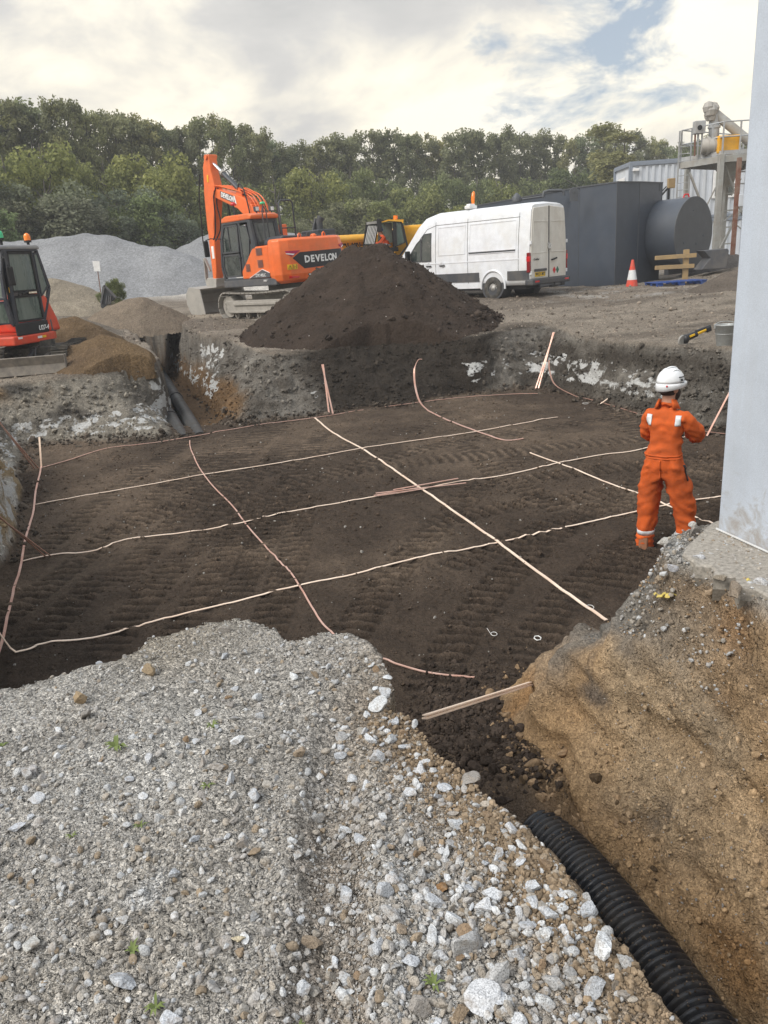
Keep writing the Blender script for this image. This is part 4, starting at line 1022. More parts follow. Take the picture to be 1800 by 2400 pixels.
    # vents, locks, badge on the left side
    for (ya, yb, za, zb) in ((-.30-.38, -.30-.1, 1.83, 2.0), (-.66, -.42, 1.50, 1.68), (-.02, .18, 1.42, 1.60)):
        mb = MB()
        for k in range(7): mb.box((-1.262, (ya+yb)/2, za+(zb-za)*k/6), (.012, yb-ya, .013))
        mb.build('vent_grille', 'ex_skirt', root)
    mb = MB(); mb.prism([(.02, 1.21), (-.92, 1.21), (-.92, 1.31), (-.62, 1.42)], 'x', -1.262, -1.25); mb.build('badge_plate', 'ex_skirt', root)
    mb = MB(); mb.bar((-1.264, .05, 1.22), (-1.264, -.60, 1.435), .02, .012); mb.bar((-1.264, -.60, 1.435), (-1.264, -.92, 1.33), .02, .012); mb.build('badge_trim', 'white_paint', root)
    text('model_lettering', 'DX140LC', 'white_paint', root, (-1.268, -.50, 1.275), .118, (math.pi/2, 0, -math.pi/2), .003)
    text('serial_lettering', '10867', 'white_paint', root, (-1.255, -.66, 1.12), .075, (math.pi/2, 0, -math.pi/2), .003)
    # top: dark engine hood, exhaust, vents, handles
    mb = MB(); mb.prism([(-1.05, 2.02), (1.05, 2.02), (1.05, 2.22), (-.92, 2.28), (-1.08, 2.14)], 'y', -1.30, -.55); mb.build('engine_hood', 'ex_grey', root, .04)
    mb = MB()
    for k in range(9): mb.box((-1.0+.03*0, -1.306, 2.06+.0*k), (.012, .01, .01)); 
    for k in range(12):
        mb.box((-.98+.045*k, -1.305, 2.19), (.016, .012, .07)); mb.box((-.98+.045*k, -1.305, 2.09), (.016, .012, .07))
    mb.build('hood_slots', 'black_paint', root)
    mb = MB(); mb.box((.88, -.7, 2.20), (.66, .8, .38)); mb.build('air_box', 'ex_grey', root, .03)
    mb = MB(); mb.tube([(.92, -.75, 2.3), (.92, -.75, 2.62), (.98, -.80, 2.74)], [.10, .10, .12], 14); mb.prism([(.70, 2.38), (1.0, 2.38), (1.0, 2.62), (.86, 2.72)], 'y', -.68, -.62); mb.build('exhaust_pipe', 'ex_grey', root)
    for xx in (-.45, .45):
        mb = MB(); mb.tube([(xx-.05, -1.42, 2.18), (xx-.04, -1.42, 2.27), (xx, -1.42, 2.30), (xx+.04, -1.42, 2.27), (xx+.05, -1.42, 2.18)], .022, 8); mb.build('lifting_eye', 'ex_orange', root)
    mb = MB(); mb.box((-.12, -1.40, 2.27), (.09, .06, .12)); mb.box((-.12, -1.40, 2.20), (.02, .02, .1)); mb.build('work_lamp', 'ex_grey', root, .01)
    mb = MB(); mb.lathe((.08, -1.40, 2.20), [(.09, 0), (.09, .04), (.05, .07), (0, .075)]); mb.build('rear_camera', 'ex_orange', root)
    # handrail on the right side
    rail = [(.35, .35, 2.02), (.35, .35, 3.25), (.42, .35, 3.33), (.80, .35, 3.33), (.88, .35, 3.25), (.88, .35, 2.02)]
    mb = MB(); mb.tube(rail, .026, 8); mb.tube([(.35, .35, 2.55), (.88, .35, 2.55)], .02, 6); mb.tube([(.1, .35, 2.02), (.1, .35, 2.32), (.35, .35, 2.36)], .022, 6); mb.build('handrail', 'ex_grey', root)
    mb = MB(); mb.box((.72, .75, 2.35), (.22, .14, .66)); mb.build('mirror_post', 'ex_orange', root, .02); mb = MB(); mb.box((.6, .72, 2.85), (.05, .05, .9)); mb.build('mirror_stay', 'ex_grey', root)
    # cab
    cx0, cx1 = -1.22, -.28; cz = 2.78
    side = [(-.18, 1.2), (1.36, 1.2), (1.44, 1.55), (1.30, 2.35), (1.10, cz), (-.22, cz), (-.36, 2.0), (-.30, 1.7)]
    mb = MB()   # cab frame as posts and sills
    for xx in (cx0+.03, cx1-.03):
        m = len(side)
        for i in range(m):
            a, b = side[i], side[(i+1) % m]; mb.bar((xx, a[0], a[1]), (xx, b[0], b[1]), .09, .09, up=(1, 0, 0))
        mb.bar((xx, .38, 1.2), (xx, .30, cz), .10, .08, up=(1, 0, 0))
    for a in ((-.22, cz), (1.10, cz), (-.36, 2.0), (1.44, 1.55)): mb.bar((cx0, a[0], a[1]), (cx1, a[0], a[1]), .08, .08)
    mb.bar((cx0+.02, -.30, 2.0), (cx0+.02, -.20, cz), .16, .10, up=(1, 0, 0))
    mb.prism([(-.20, 1.2), (.42, 1.2), (.42, 1.55), (.20, 2.05), (-.02, 2.2), (-.36, 2.05), (-.38, 1.9)], 'x', cx0-.004, cx0+.03)
    cab = mb.build('cab_frame', 'ex_grey', root, .018)
    mb = MB(); mb.prism([(-.34, 2.80), (1.15, 2.80), (1.12, 2.92), (.9, 2.98), (-.2, 2.96), (-.36, 2.90)], 'x', cx0-.03, cx1+.03); mb.build('cab_roof', 'ex_orange', root, .035)
    X = cx0+.012
    window('door_window', [(X, .46, 1.98), (X, 1.30, 1.98), (X, 1.22, 2.40), (X, 1.06, 2.70), (X, .40, 2.70)], 'glass', root, frame='ex_grey', fw=.05)
    window('door_window', [(X, .50, 1.30), (X, 1.26, 1.30), (X, 1.34, 1.58), (X, 1.28, 1.90), (X, .46, 1.90)], 'glass', root, frame='ex_grey', fw=.05)
    mb = MB(); mb.box((X-.01, .88, 2.34), (.03, .03, .74)); mb.build('window_divider', 'ex_grey', root)
    window('side_window', [(X-.02, .28, 1.62), (X-.02, .30, 2.66), (X-.02, -.06, 2.64), (X-.02, -.14, 2.30), (X-.02, -.02, 1.85), (X-.02, .12, 1.66)], 'glass', root, frame='ex_grey', fw=.03)
    window('rear_window', [(cx0+.12, -.345, 2.10), (cx1-.10, -.345, 2.10), (cx1-.10, -.235, 2.72), (cx0+.12, -.235, 2.72)], 'glass', root, frame='ex_grey', fw=.05)
    window('windscreen', [(cx0+.05, 1.42, 1.5), (cx1-.05, 1.42, 1.5), (cx1-.05, 1.10, 2.72), (cx0+.05, 1.10, 2.72)], 'glass', root)
    window('right_window', [(cx1-.01, -.2, 2.0), (cx1-.01, 1.3, 2.0), (cx1-.01, 1.1, 2.72), (cx1-.01, -.2, 2.72)], 'glass', root)
    mb = MB(); mb.box((X-.03, .42, 1.80), (.03, .14, .03)); mb.build('door_handle', 'hose', root)
    # roof lamps and beacons
    for xx in (-.98, -.45):
        mb = MB(); mb.box((xx, -.30, 3.06), (.13, .10, .13)); mb.box((xx, -.30, 2.98), (.03, .03, .06)); l = mb.build('roof_lamp', 'ex_grey', root, .01)
        mb = MB(); mb.box((xx, -.355, 3.06), (.10, .01, .10)); mb.build('lens', 'white_paint', l)
    mb = MB(); mb.bar((-1.05, -.32, 2.995), (-.3, -.32, 2.995), .03, .02); mb.build('lamp_bar', 'ex_grey', root)
    mb = MB(); mb.cyl((-1.10, .6, 2.96), (-1.10, .6, 3.24), .018, n=8); b = mb.build('beacon_stem', 'ex_grey', root); mb = MB(); mb.lathe((-1.10, .6, 3.24), [(.0, 0), (.085, 0), (.08, .05), (.05, .09), (0, .10)]); mb.build('beacon', 'red_lens', b)
    mb = MB(); mb.cyl((-.36, .2, 2.96), (-.36, .2, 3.22), .018, n=8); b = mb.build('beacon_stem', 'ex_grey', root); mb = MB(); mb.lathe((-.36, .2, 3.22), [(0, 0), (.08, 0), (.08, .05), (.05, .07), (0, .075)]); mb.build('beacon', 'green_lens', b)
    # handrail / mirror stay loop behind the cab
    mb = MB(); mb.tube([(-.92, -.50, 2.10), (-.94, -.50, 3.0), (-.88, -.50, 3.12), (-.80, -.50, 3.0), (-.78, -.50, 2.10)], .016, 6); mb.build('rear_grab_rail', 'ex_grey', root)
    mb = MB(); mb.tube([(cx0, 1.25, 2.38), (cx0-.22, 1.50, 2.42), (cx0-.36, 1.58, 2.38)], .016, 6); st = mb.build('mirror_arm', 'hose', root); mb = MB(); mb.box((cx0-.38, 1.56, 2.14), (.17, .07, .46)); mb.build('mirror', 'hose', st, .03)
    # ---------------- boom (in the plane x = bx)
    bx = .10
    foot = (.40, 1.55); knee = (1.55, 3.55); tip = (4.15, 4.30)
    def P(y_, z_, dx=0): return Vector((bx+dx, y_, z_))
    prof_b = [(.28, 1.42), (.55, 1.38), (1.15, 2.30), (1.72, 3.12), (2.5, 3.62), (4.02, 4.12), (4.20, 4.22), (4.20, 4.42), (4.02, 4.46), (2.9, 4.22), (2.0, 3.98), (1.42, 3.66), (.85, 2.72), (.30, 1.72)]
    mb = MB(); mb.prism(prof_b, 'x', bx-.20, bx+.20); boom = mb.build('boom', 'ex_orange', root, .03)
    mb = MB(); mb.prism([(2.55, 3.80), (3.62, 4.12), (3.58, 4.34), (2.62, 4.07)], 'x', bx-.212, bx-.20); mb.build('name_plate', 'ex_skirt', boom)
    text('boom_lettering', 'DEVELON', 'white_paint', boom, (bx-.216, 3.08, 4.075), .20, (math.pi/2, 0, -math.pi/2), .003, off=.008).rotation_euler = (math.pi/2+0, -math.atan2(.32, 1.07)*1.0, -math.pi/2)
    mb = MB(); mb.prism([(2.48, 3.78), (2.56, 3.80), (2.63, 4.08), (2.55, 4.06)], 'x', bx-.213, bx-.20); mb.build('name_stripe', 'white_paint', boom)
    # boom foot cylinders
    for dx in (-.36, .36):
        mb = MB(); a = P(.95, 1.35, dx); b = P(1.95, 3.35, dx); m_ = a.lerp(b, .62); mb.cyl(a, m_, .085, n=14); o = mb.build('boom_cylinder', 'ex_orange' if dx > 9 else 'ex_orange', root)
        mb = MB(); mb.cyl(m_, b, .045, n=10); mb.build('cylinder_rod', 'chrome', o)
    # stick cylinder on top of the boom
    a = P(2.35, 4.18); b = P(4.62, 5.62); m_ = a.lerp(b, .55)
    mb = MB(); mb.cyl(a, m_, .085, n=14); mb.box(a, (.12, .2, .2)); sc_ = mb.build('stick_cylinder', 'ex_grey', root); mb = MB(); mb.cyl(m_, b, .05, n=10); mb.build('cylinder_rod', 'chrome', sc_); mb = MB(); mb.cyl(m_-(b-a).normalized()*.06, m_+(b-a).normalized()*.05, .11, n=14); mb.build('cylinder_head', 'steel_dusty', sc_)
    mb = MB(); mb.prism([(2.15, 4.0), (2.6, 4.1), (2.45, 4.34), (2.28, 4.34)], 'x', bx-.13, bx-.09); mb.prism([(2.15, 4.0), (2.6, 4.1), (2.45, 4.34), (2.28, 4.34)], 'x', bx+.09, bx+.13); mb.build('cylinder_bracket', 'ex_orange', boom)
    # stick, hanging almost straight down
    prof_s = [(4.48, 5.70), (4.72, 5.72), (4.88, 5.30), (4.84, 4.55), (4.62, 2.6), (4.42, 1.22), (4.22, 1.20), (4.16, 1.5), (4.26, 3.2), (4.10, 4.15), (4.12, 4.55), (4.34, 5.1)]
    mb = MB(); mb.prism(prof_s, 'x', bx-.15, bx+.15); st = mb.build('stick', 'ex_orange', root, .025)
    mb = MB(); mb.cyl(P(4.16, 4.32, -.24), P(4.16, 4.32, .24), .13, n=16); mb.build('pivot_pin', 'ex_orange', st); mb = MB(); mb.cyl(P(4.6, 5.62, -.2), P(4.6, 5.62, .2), .09, n=12); mb.build('pivot_pin', 'ex_orange', st)
    mb = MB(); mb.prism([(4.235, 1.95), (4.38, 1.95), (4.46, 2.42), (4.30, 2.42)], 'x', bx-.162, bx-.15); mb.build('warning_plate', 'white_paint', st)
    mb = MB(); mb.prism([(4.5, 4.75), (4.58, 4.75), (4.60, 5.0), (4.52, 5.0)], 'x', bx-.162, bx-.15); mb.build('yellow_plate', 'yellow_decal', st)
    a = P(4.98, 4.55); b = P(4.68, 2.0); m_ = a.lerp(b, .6); mb = MB(); mb.cyl(a, m_, .07, n=12); bc = mb.build('bucket_cylinder', 'ex_orange', st); mb = MB(); mb.cyl(m_, b, .04, n=8); mb.build('cylinder_rod', 'chrome', bc)
    # linkage and quick hitch
    mb = MB()
    for dx in (-.17, .17): mb.bar(P(4.68, 2.0, dx), P(4.45, 1.5, dx), .04, .10, up=(1,0,0)); mb.bar(P(4.68, 2.0, dx), P(4.75, 1.25, dx), .04, .12, up=(1,0,0))
    mb.box(P(4.5, 1.1), (.34, .6, .22)); mb.prism([(4.15, 1.25), (4.85, 1.3), (4.8, 1.0), (4.25, .92)], 'x', bx-.19, bx+.19); mb.build('quick_hitch', 'steel_dusty', root, .015)
    # grading bucket, its mouth facing the machine
    out_ = [(4.2, .98), (4.85, 1.05), (5.10, .82), (5.12, .5), (4.95, .2), (4.55, .02), (4.05, .0), (4.05, .03), (4.52, .07), (4.86, .25), (5.02, .52), (5.0, .78), (4.82, .95), (4.25, .92)]
    mb = MB(); mb.prism(out_, 'x', bx-.85, bx+.85); bk = mb.build('bucket', 'steel_dusty', root, .006)
    for dx in (-.86, .84):
        mb = MB(); mb.prism([(4.2, .98), (4.85, 1.05), (5.10, .82), (5.12, .5), (4.95, .2), (4.55, .02), (4.05, 0), (4.12, .5)], 'x', bx+dx, bx+dx+.03); mb.build('bucket_side', 'steel_dusty', bk)
    # hydraulic lines: orange hard pipes over the boom, black hoses
    for k, dx in enumerate((-.17, -.10, -.03, .05, .12, .19, .26)):
        off = .07+.035*(k % 2)
        pts = [P(.45, 1.75, dx), P(.85-off, 2.78+off*.4, dx), P(1.38-off, 3.72+off, dx), P(1.95, 4.05+off, dx), P(2.9, 4.28+off, dx), P(3.9, 4.52+off*.6, dx), P(4.05, 4.50, dx)] if k % 2 == 0 else [P(.50, 1.75, dx), P(.88-off, 2.75+off*.4, dx), P(1.38-off, 3.74+off, dx), P(1.95, 4.07+off, dx), P(2.35, 4.2+off, dx)]
        mb = MB(); mb.tube(catmull(pts, 5), .020, 6); mb.build('hydraulic_pipe', 'ex_orange', boom)
    for k in range(3):
        mb = MB(); mb.box((bx, [.98, 1.35, 1.9][k], [3.05, 3.72, 4.12][k]), (.55, .06, .06)); mb.build('pipe_clamp', 'ex_orange', boom)
    for k, (dx, sag) in enumerate(((-.2, .0), (-.12, .25), (.18, .12))):
        mb = MB(); mb.tube(catmull([P(3.95, 4.5, dx), P(4.0, 4.2-sag, dx*1.3), P(3.92-sag*.6, 3.6-sag, dx*1.4), P(3.95-sag*.5, 2.95, dx*1.3), P(4.2, 2.65-sag*.2, dx)], 6), .022, 6); mb.build('hose', 'hose', st)
    for dx in (-.2, .16):
        mb = MB(); mb.tube(catmull([P(4.98, 5.1, dx), P(5.08, 4.3, dx), P(5.0, 3.4, dx), P(4.92, 2.6, dx), P(4.75, 2.4, dx)], 6), .02, 6); mb.build('hose', 'hose', st)
    mb = MB(); mb.tube(catmull([P(2.5, 4.2, -.1), P(2.2, 4.45, -.16), P(1.8, 4.2, -.22), P(1.5, 3.5, -.27), P(1.35, 2.4, -.27), P(.9, 1.7, -.24)], 6), .024, 6); mb.build('hose', 'hose', boom)
    mb = MB(); mb.box((bx-.30, 2.0, 3.32), (.14, .1, .1)); mb.build('boom_lamp', 'hose', boom, .01)
    mb = MB(); mb.bar(P(1.9, 3.15, -.28), P(1.45, 2.35, -.30), .05, .05); mb.build('chrome_guard', 'chrome', boom)
    for o in [c for c in root.children_recursive if c.type == 'MESH']:
        nm = o.name.split('.')[0]; top = o
        while top.parent != root: top = top.parent
        if top.name.split('.')[0] in ('boom', 'stick', 'stick_cylinder', 'boom_cylinder', 'chrome_guard', 'bucket', 'quick_hitch'):
            tn = top.name.split('.')[0]; grp = 'stick' if tn == 'stick' else ('bucket' if tn in ('bucket', 'quick_hitch') else 'boom')
            if nm == 'boom_lettering':
                o.location.z = 1.6+(o.location.z-1.6)*.82; o.location.y = .3+(o.location.y-.3)*.70; o.scale = (.76, .95, 1)
                o.rotation_euler = (Matrix.Rotation(math.atan2(.32*.82, 1.07*.70), 3, 'X') @ Euler((math.pi/2, 0, -math.pi/2)).to_matrix()).to_euler(); continue
            for v in o.data.vertices:
                if grp == 'boom' and v.co.y > .3: v.co.y = .3+(v.co.y-.3)*.70
                elif grp == 'stick': v.co.y = (v.co.y-4.4)*.86+4.4-.58-.58*(v.co.z-1.2)/3.1
                elif grp == 'bucket': v.co.y -= .58
                if v.co.z > 1.6: v.co.z = 1.6+(v.co.z-1.6)*.82
    return root
big_excavator()

# ================================================================== small excavator at the left edge
def small_excavator():
    # local +y = forward (towards the blade end = towards the pit), +x = its right
    bl = AT(80, 878, 14.05)
    root = thing('mini_excavator', 'small red and black tracked excavator at the brink of the pit, left edge', 'excavator', (*[q+w_ for q, w_ in zip(G(157,880,-.12), (-1.0, 1.42))], -.10), R_(187), scale=.97)
    crawler(root, -.62, 2.0, .46, .32, 'rubber', 34, 4); crawler(root, .62, 2.0, .46, .32, 'rubber', 34, 4)
    mb = MB(); mb.box((0, 0, .38), (.95, .9, .2)); mb.cyl((0,0,.45), (0,0,.60), .32, n=20); mb.build('undercarriage', 'rubber', root, .01)
    mb = MB(); prof = [(1.30, .03), (1.36, .02), (1.30, .2), (1.36, .37), (1.30, .38), (1.24, .2)]
    mb.prism(prof, 'x', -.80, .80); mb.box((-.80, 1.29, .2), (.025, .14, .36)); mb.box((.80, 1.29, .2), (.025, .14, .36)); mb.build('dozer_blade', simple('muddy_blade', (.15,.135,.12), .8, .1, dirt=(.33,.29,.24), dirt_amt=.5, dscale=6, bump=.5), root, .008)
    for xx in (-.3, .3):
        mb = MB(); mb.bar((xx, .3, .34), (xx, 1.28, .22), .09, .10); mb.build('blade_arm', 'rubber', root)
    mb = MB(); mb.cyl((0, .5, .42), (0, 1.25, .24), .05, n=10); mb.tube([(-.1, .4, .5), (-.14, .8, .5), (-.2, 1.2, .32)], .016, 6); mb.build('blade_cylinder', 'hose', root)
    # upper body, turned a little
    up = bpy.data.objects.new('upper_body_pivot', None)
    a = R_(-22)
    def T(p): x_, y_, z_ = p; return Vector((x_*math.cos(a)-y_*math.sin(a)+.56, x_*math.sin(a)+y_*math.cos(a), z_))
    class RB(MB):
        def build(s, *k, **kw): s.v = [tuple(T(v)) for v in s.v]; return super().build(*k, **kw)
    bpy.data.objects.remove(up)
    w = lambda name, quad, mat, fr=None, fw=.03: window(name, [T(q) for q in quad], mat, root, frame=fr, fw=fw)
    # in this frame +y = where the operator looks, +x = right; the photo sees its left side
    hx = .74
    b = RB(); b.prism([(-hx, .80), (-hx, -.45), (-.62, -.70), (-.2, -.80), (.2, -.80), (.62, -.70), (hx, -.45), (hx, .80)], 'z', .58, .76); b.build('body_skirt', 'mini_red', root, .03)
    b = RB(); b.prism([(-.80, .76), (-.40, .76), (-.30, 1.40), (-.36, 1.58), (-.52, 1.46), (-.74, 1.02)], 'x', -.70, .72); b.build('engine_cover', 'mini_red', root, .05)
    b = RB(); b.prism([(-.72, -.45), (-.62, -.76), (-.2, -.86), (.2, -.86), (.62, -.76), (.72, -.45)], 'z', .72, 1.04); b.build('counterweight', 'ex_skirt', root, .05)
    b = RB(); b.prism([(-.34, .76), (.66, .76), (.66, 1.0), (-.34, 1.0)], 'x', -.735, -.70); pn = b.build('door_sill_panel', 'black_paint', root, .01)
    tp = T((-.742, -.16, .86)); text('model_lettering', 'U27-4', 'white_paint', root, tp, .13, (math.pi/2, 0, a-math.pi/2), .003, off=.003, font_shear=.3)
    b = RB(); b.box((-.745, .02, .68), (.008, .14, .045)); b.build('white_sticker', 'white_paint', root)
    b = RB(); b.box((-.745, -.12, .68), (.008, .12, .045)); b.build('yellow_sticker', 'yellow_decal', root)
    b = RB(); b.box((-.745, .62, .72), (.01, .12, .04)); b.build('side_reflector', 'white_paint', root)
    # cab frame
    cx0, cx1 = -.70, .28; zt = 2.42
    side = [(-.28, .98), (.66, .98), (.74, 1.5), (.70, 2.0), (.58, zt), (-.46, zt), (-.66, 1.65), (-.50, 1.35)]
    b = RB()
    for xx in (cx0+.02, cx1-.02):
        for i in range(len(side)):
            p, q = side[i], side[(i+1) % len(side)]; b.bar((xx, p[0], p[1]), (xx, q[0], q[1]), .06, .07, up=(1,0,0))
    b.bar((cx0+.02, -.30, 1.0), (cx0+.02, -.30, zt), .05, .06, up=(1,0,0)); b.bar((cx0+.02, .60, .98), (cx0+.02, .52, zt), .10, .09, up=(1,0,0))
    for p in ((-.46, zt), (.58, zt), (-.66, 1.65), (.74, 1.5)): b.bar((cx0, p[0], p[1]), (cx1, p[0], p[1]), .06, .06)
    b.build('cab_frame', 'mini_frame', root, .012)
    b = RB(); b.prism([(-.56, zt+.01), (.70, zt+.01), (.66, zt+.09), (-.50, zt+.10)], 'x', cx0-.03, cx1+.03); b.build('cab_roof', 'mini_grey', root, .03)
    X = cx0
    w('door_window', [(X, -.24, 1.62), (X, .52, 1.62), (X, .46, 2.36), (X, -.24, 2.36)], 'glass_dusty', 'hose', .045)
    w('door_window', [(X, -.24, 1.04), (X, .56, 1.04), (X, .52, 1.52), (X, -.24, 1.52)], 'glass_dusty', 'hose', .045)
    w('quarter_window', [(X, -.34, 1.50), (X, -.34, 2.34), (X, -.45, 2.34), (X, -.60, 1.68)], 'glass_dusty', 'mini_frame', .03)
    w('windscreen', [(cx0+.06, .74, 1.5), (cx1-.06, .74, 1.5), (cx1-.06, .60, 2.36), (cx0+.06, .60, 2.36)], 'glass_dusty', 'mini_frame', .03)
    w('lower_windscreen', [(cx0+.06, .68, 1.02), (cx1-.06, .68, 1.02), (cx1-.06, .74, 1.44), (cx0+.06, .74, 1.44)], 'glass_dusty', 'mini_frame', .03)
    w('rear_window', [(cx0+.06, -.64, 1.66), (cx1-.06, -.64, 1.66), (cx1-.06, -.47, 2.36), (cx0+.06, -.47, 2.36)], 'glass_dusty', 'mini_frame', .03)
    b = RB(); b.tube([(X-.05, .30, 1.57), (X-.05, .12, 1.60)], .022, 8); b.tube([(X-.03, .42, 1.50), (X-.06, .40, 1.60), (X-.03, .30, 1.58)], .014, 6); b.build('door_handle', 'hose', root)
    b = RB(); b.tube([(X, .62, 2.30), (X-.10, .66, 2.26), (X-.13, .66, 2.1)], .012, 6); mr = b.build('mirror_arm', 'hose', root); b = RB(); b.box((X-.14, .64, 1.92), (.045, .17, .36)); b.build('mirror', 'hose', mr, .02)
    b = RB(); b.box((X-.012, .60, 1.66), (.006, .05, .10)); b.build('yellow_label', 'yellow_decal', root)
    b = RB(); b.tube(catmull([(X-.03, .66, 2.25), (X-.04, .74, 1.9), (X-.03, .70, 1.55), (X-.02, .66, 1.4)], 5), .010, 5); b.build('cable', 'hose', root)
    b = RB(); b.box((-.2, -.12, 1.15), (.45, .45, .12)); b.box((-.2, -.30, 1.45), (.42, .12, .55)); b.build('seat', 'interior', root, .03)
    b = RB(); b.tube([(-.42, .25, 1.2), (-.42, .30, 1.62)], .02, 6); b.lathe((-.42, .30, 1.66), [(0, -.04), (.03, -.02), (.03, .03), (0, .05)]); b.build('control_lever', 'hose', root)
    for (px_, py_, mm, hh) in ((cx0+.12, .40, 'green_lens', .06), (cx0+.10, -.38, 'amber', .02)):
        b = RB(); b.cyl((px_, py_, zt+.09), (px_, py_, zt+.15+hh), .03, n=10); b.cyl((px_, py_, zt+.13+hh), (px_, py_, zt+.17+hh), .072, n=14); st = b.build('beacon_base', 'hose', root)
        b = RB(); b.lathe((px_, py_, zt+.17+hh), [(.066, 0), (.064, .08), (.05, .12), (.025, .14), (0, .145)]); b.build('beacon', mm, st)
    # boom going off to the left, out of the picture
    b = RB(); b.prism([(.75, .62), (1.0, .62), (1.3, 1.5), (1.9, 2.2), (1.8, 2.3), (1.1, 1.7)], 'x', .35, .5); b.build('boom', 'mini_red', root, .015)
small_excavator()
# ================================================================== heaps
def heap_obj(name, label, cat, crest, y0, tint, slope=33, back=1.0, rough=.08, res=.12, skew=0.0, zb=None, group=None, mat='soil', grit=.6, seed=1, bumps=0.0, kx=1.0):
    """a pile: crest line given in the photo's pixels, standing at distance y0, falling away at its natural slope"""
    C3 = [AT(u, v, y0+skew*(i/(len(crest)-1))) for i, (u, v) in enumerate(crest)]
    xs = [c.x for c in C3]; zs = [c.z for c in C3]; tn = math.tan(R_(slope))
    zg = min(float(ground_z(np.array([c.x]), np.array([c.y]))[0]) for c in C3)
    hmax = max(zs)-zg; run = 1.3*hmax/tn+.7
    X = np.arange(min(xs)-run, max(xs)+run, res); Y = np.arange(y0-run, y0+run*back, res)
    gx, gy = np.meshgrid(X, Y)
    gz = ground_z(gx, gy)+mounds(gx, gy); top = np.full(gx.shape, -9.0)
    hole = np.zeros(gx.shape)
    if y0 < 22:
        _, h_it, h_ib, h_t = surf_arr(gx.ravel(), gy.ravel()); hole = np.where(h_it, h_t, 0).reshape(gx.shape)
    wob = .35*hmax*fbm(gx, gy, seed*3.1, .9/hmax, 3, seed+70)*.5
    xx = np.linspace(xs[0], xs[-1], 60); zz = np.interp(xx, xs, zs); yy = np.interp(xx, xs, [c.y for c in C3])
    for a, b, c in zip(xx, yy, zz):
        d = np.sqrt(((gx-a)*kx)**2+(gy-b)**2+.03*hmax**2)-math.sqrt(.03)*hmax*1.0
        top = np.maximum(top, c-d*tn)
    foot = smooth(0, .35*hmax, top-gz)
    z = top+wob*.35*foot+rough*fbm(gx, gy, top, 2.2, 4, seed)*foot+bumps*np.abs(fbm(gx, gy, top, 5, 3, seed+5))
    z = np.minimum(np.maximum(z, gz-.25), np.where(hole > .01, gz-.25, 99))
    nr, nc = gx.shape; idx = np.arange(nr*nc).reshape(nr, nc)
    keep = (z > gz-.2); q = keep[:-1, :-1] | keep[1:, :-1] | keep[:-1, 1:] | keep[1:, 1:]
    F = np.stack([idx[:-1, :-1], idx[:-1, 1:], idx[1:, 1:], idx[1:, :-1]], -1)[q]
    P = np.stack([gx.ravel(), gy.ravel(), z.ravel()], 1)
    n1 = .5+.5*fbm(P[:, 0], P[:, 1], P[:, 2], 1.3, 4, seed+9)
    t1, t2 = (tint if hasattr(tint[0], '__len__') else (tint, tuple(q*.72 for q in tint)))
    c = np.array(t2)*(1-n1[:, None])+np.array(t1)*n1[:, None]
    used = np.unique(F); mp = np.full(nr*nc, -1); mp[used] = np.arange(len(used))
    ctr = Vector((sum(xs)/len(xs), y0, zg))
    o = mesh_obj(name, P[used]-np.array(ctr[:]), mp[F], M[mat], attrs={'tint': c[used], 'grit': np.full(len(used), grit)})
    o.location = ctr; tag(o, label, cat, group)
    def zat(x, y):
        i = np.clip(((x-X[0])/res).astype(int), 0, nc-1); j = np.clip(((y-Y[0])/res).astype(int), 0, nr-1); return z[j, i], gz[j, i]
    return o, zat, (X[0], X[-1], Y[0], Y[-1])
def pile_mat():
    m, nt, b, out = new_mat('crushed_stone')
    tc = nt.add('ShaderNodeTexCoord'); P = tc.outputs['Object']; at = nt.add('ShaderNodeAttribute', attribute_name='tint').outputs['Color']
    v = nt.add('ShaderNodeTexVoronoi', i_Scale=17.0); nt.l.new(P, v.inputs['Vector'])
    n = nt.noise(P, .45, 4, .6)
    c = nt.mix(1, at, nt.ramp(v.outputs['Color'], [(.1, .78), (.5, 1.0), (.95, 1.28)]), 'MULTIPLY'); c = nt.mix(1, c, nt.ramp(n, [(.3, .85), (.7, 1.12)]), 'MULTIPLY')
    nt.l.new(c, b.inputs['Base Color']); b.inputs['Roughness'].default_value = .95; b.inputs['Specular IOR Level'].default_value = .15
    bp = nt.add('ShaderNodeBump', i_Strength=.6, i_Distance=.03); nt.l.new(nt.noise(P, 14, 4, .7), bp.inputs['Height']); nt.l.new(bp.outputs[0], b.inputs['Normal'])
    return m
M['pile'] = pile_mat()
gp_ = 'heaps of crushed stone in the yard'
heap_obj('gravel_heap', 'long grey crushed stone heap before the trees on the left', 'gravel heap', [(-220,600),(-60,575),(60,560),(130,551),(215,548),(245,552),(285,565),(335,579),(385,582),(425,595),(470,618),(497,645)], 39.5, (.265,.27,.28), 32, rough=.10, res=.22, group=gp_, mat='pile', seed=3, skew=-2)
heap_obj('gravel_heap', 'grey crushed stone heap behind the large excavator', 'gravel heap', [(405,592),(440,572),(490,549),(540,540),(600,552),(650,545),(700,550),(740,575),(770,600)], 49, (.27,.275,.285), 32, rough=.12, res=.25, group=gp_, mat='pile', seed=5)
heap_obj('gravel_heap', 'low grey stone heap between the small excavator and the sign', 'gravel heap', [(60,640),(110,630),(150,633),(180,645),(205,657),(225,668)], 37, (.27,.27,.26), 30, rough=.12, res=.15, group=gp_, mat='pile', seed=6)
heap_obj('sand_heap', 'pale sandy heap with a dark soil foot left of the black bucket', 'sand heap', [(60,655),(115,650),(145,655),(185,672),(215,690),(238,706)], 31, ((.36,.31,.24),(.20,.17,.13)), 27, rough=.1, res=.12, seed=7)
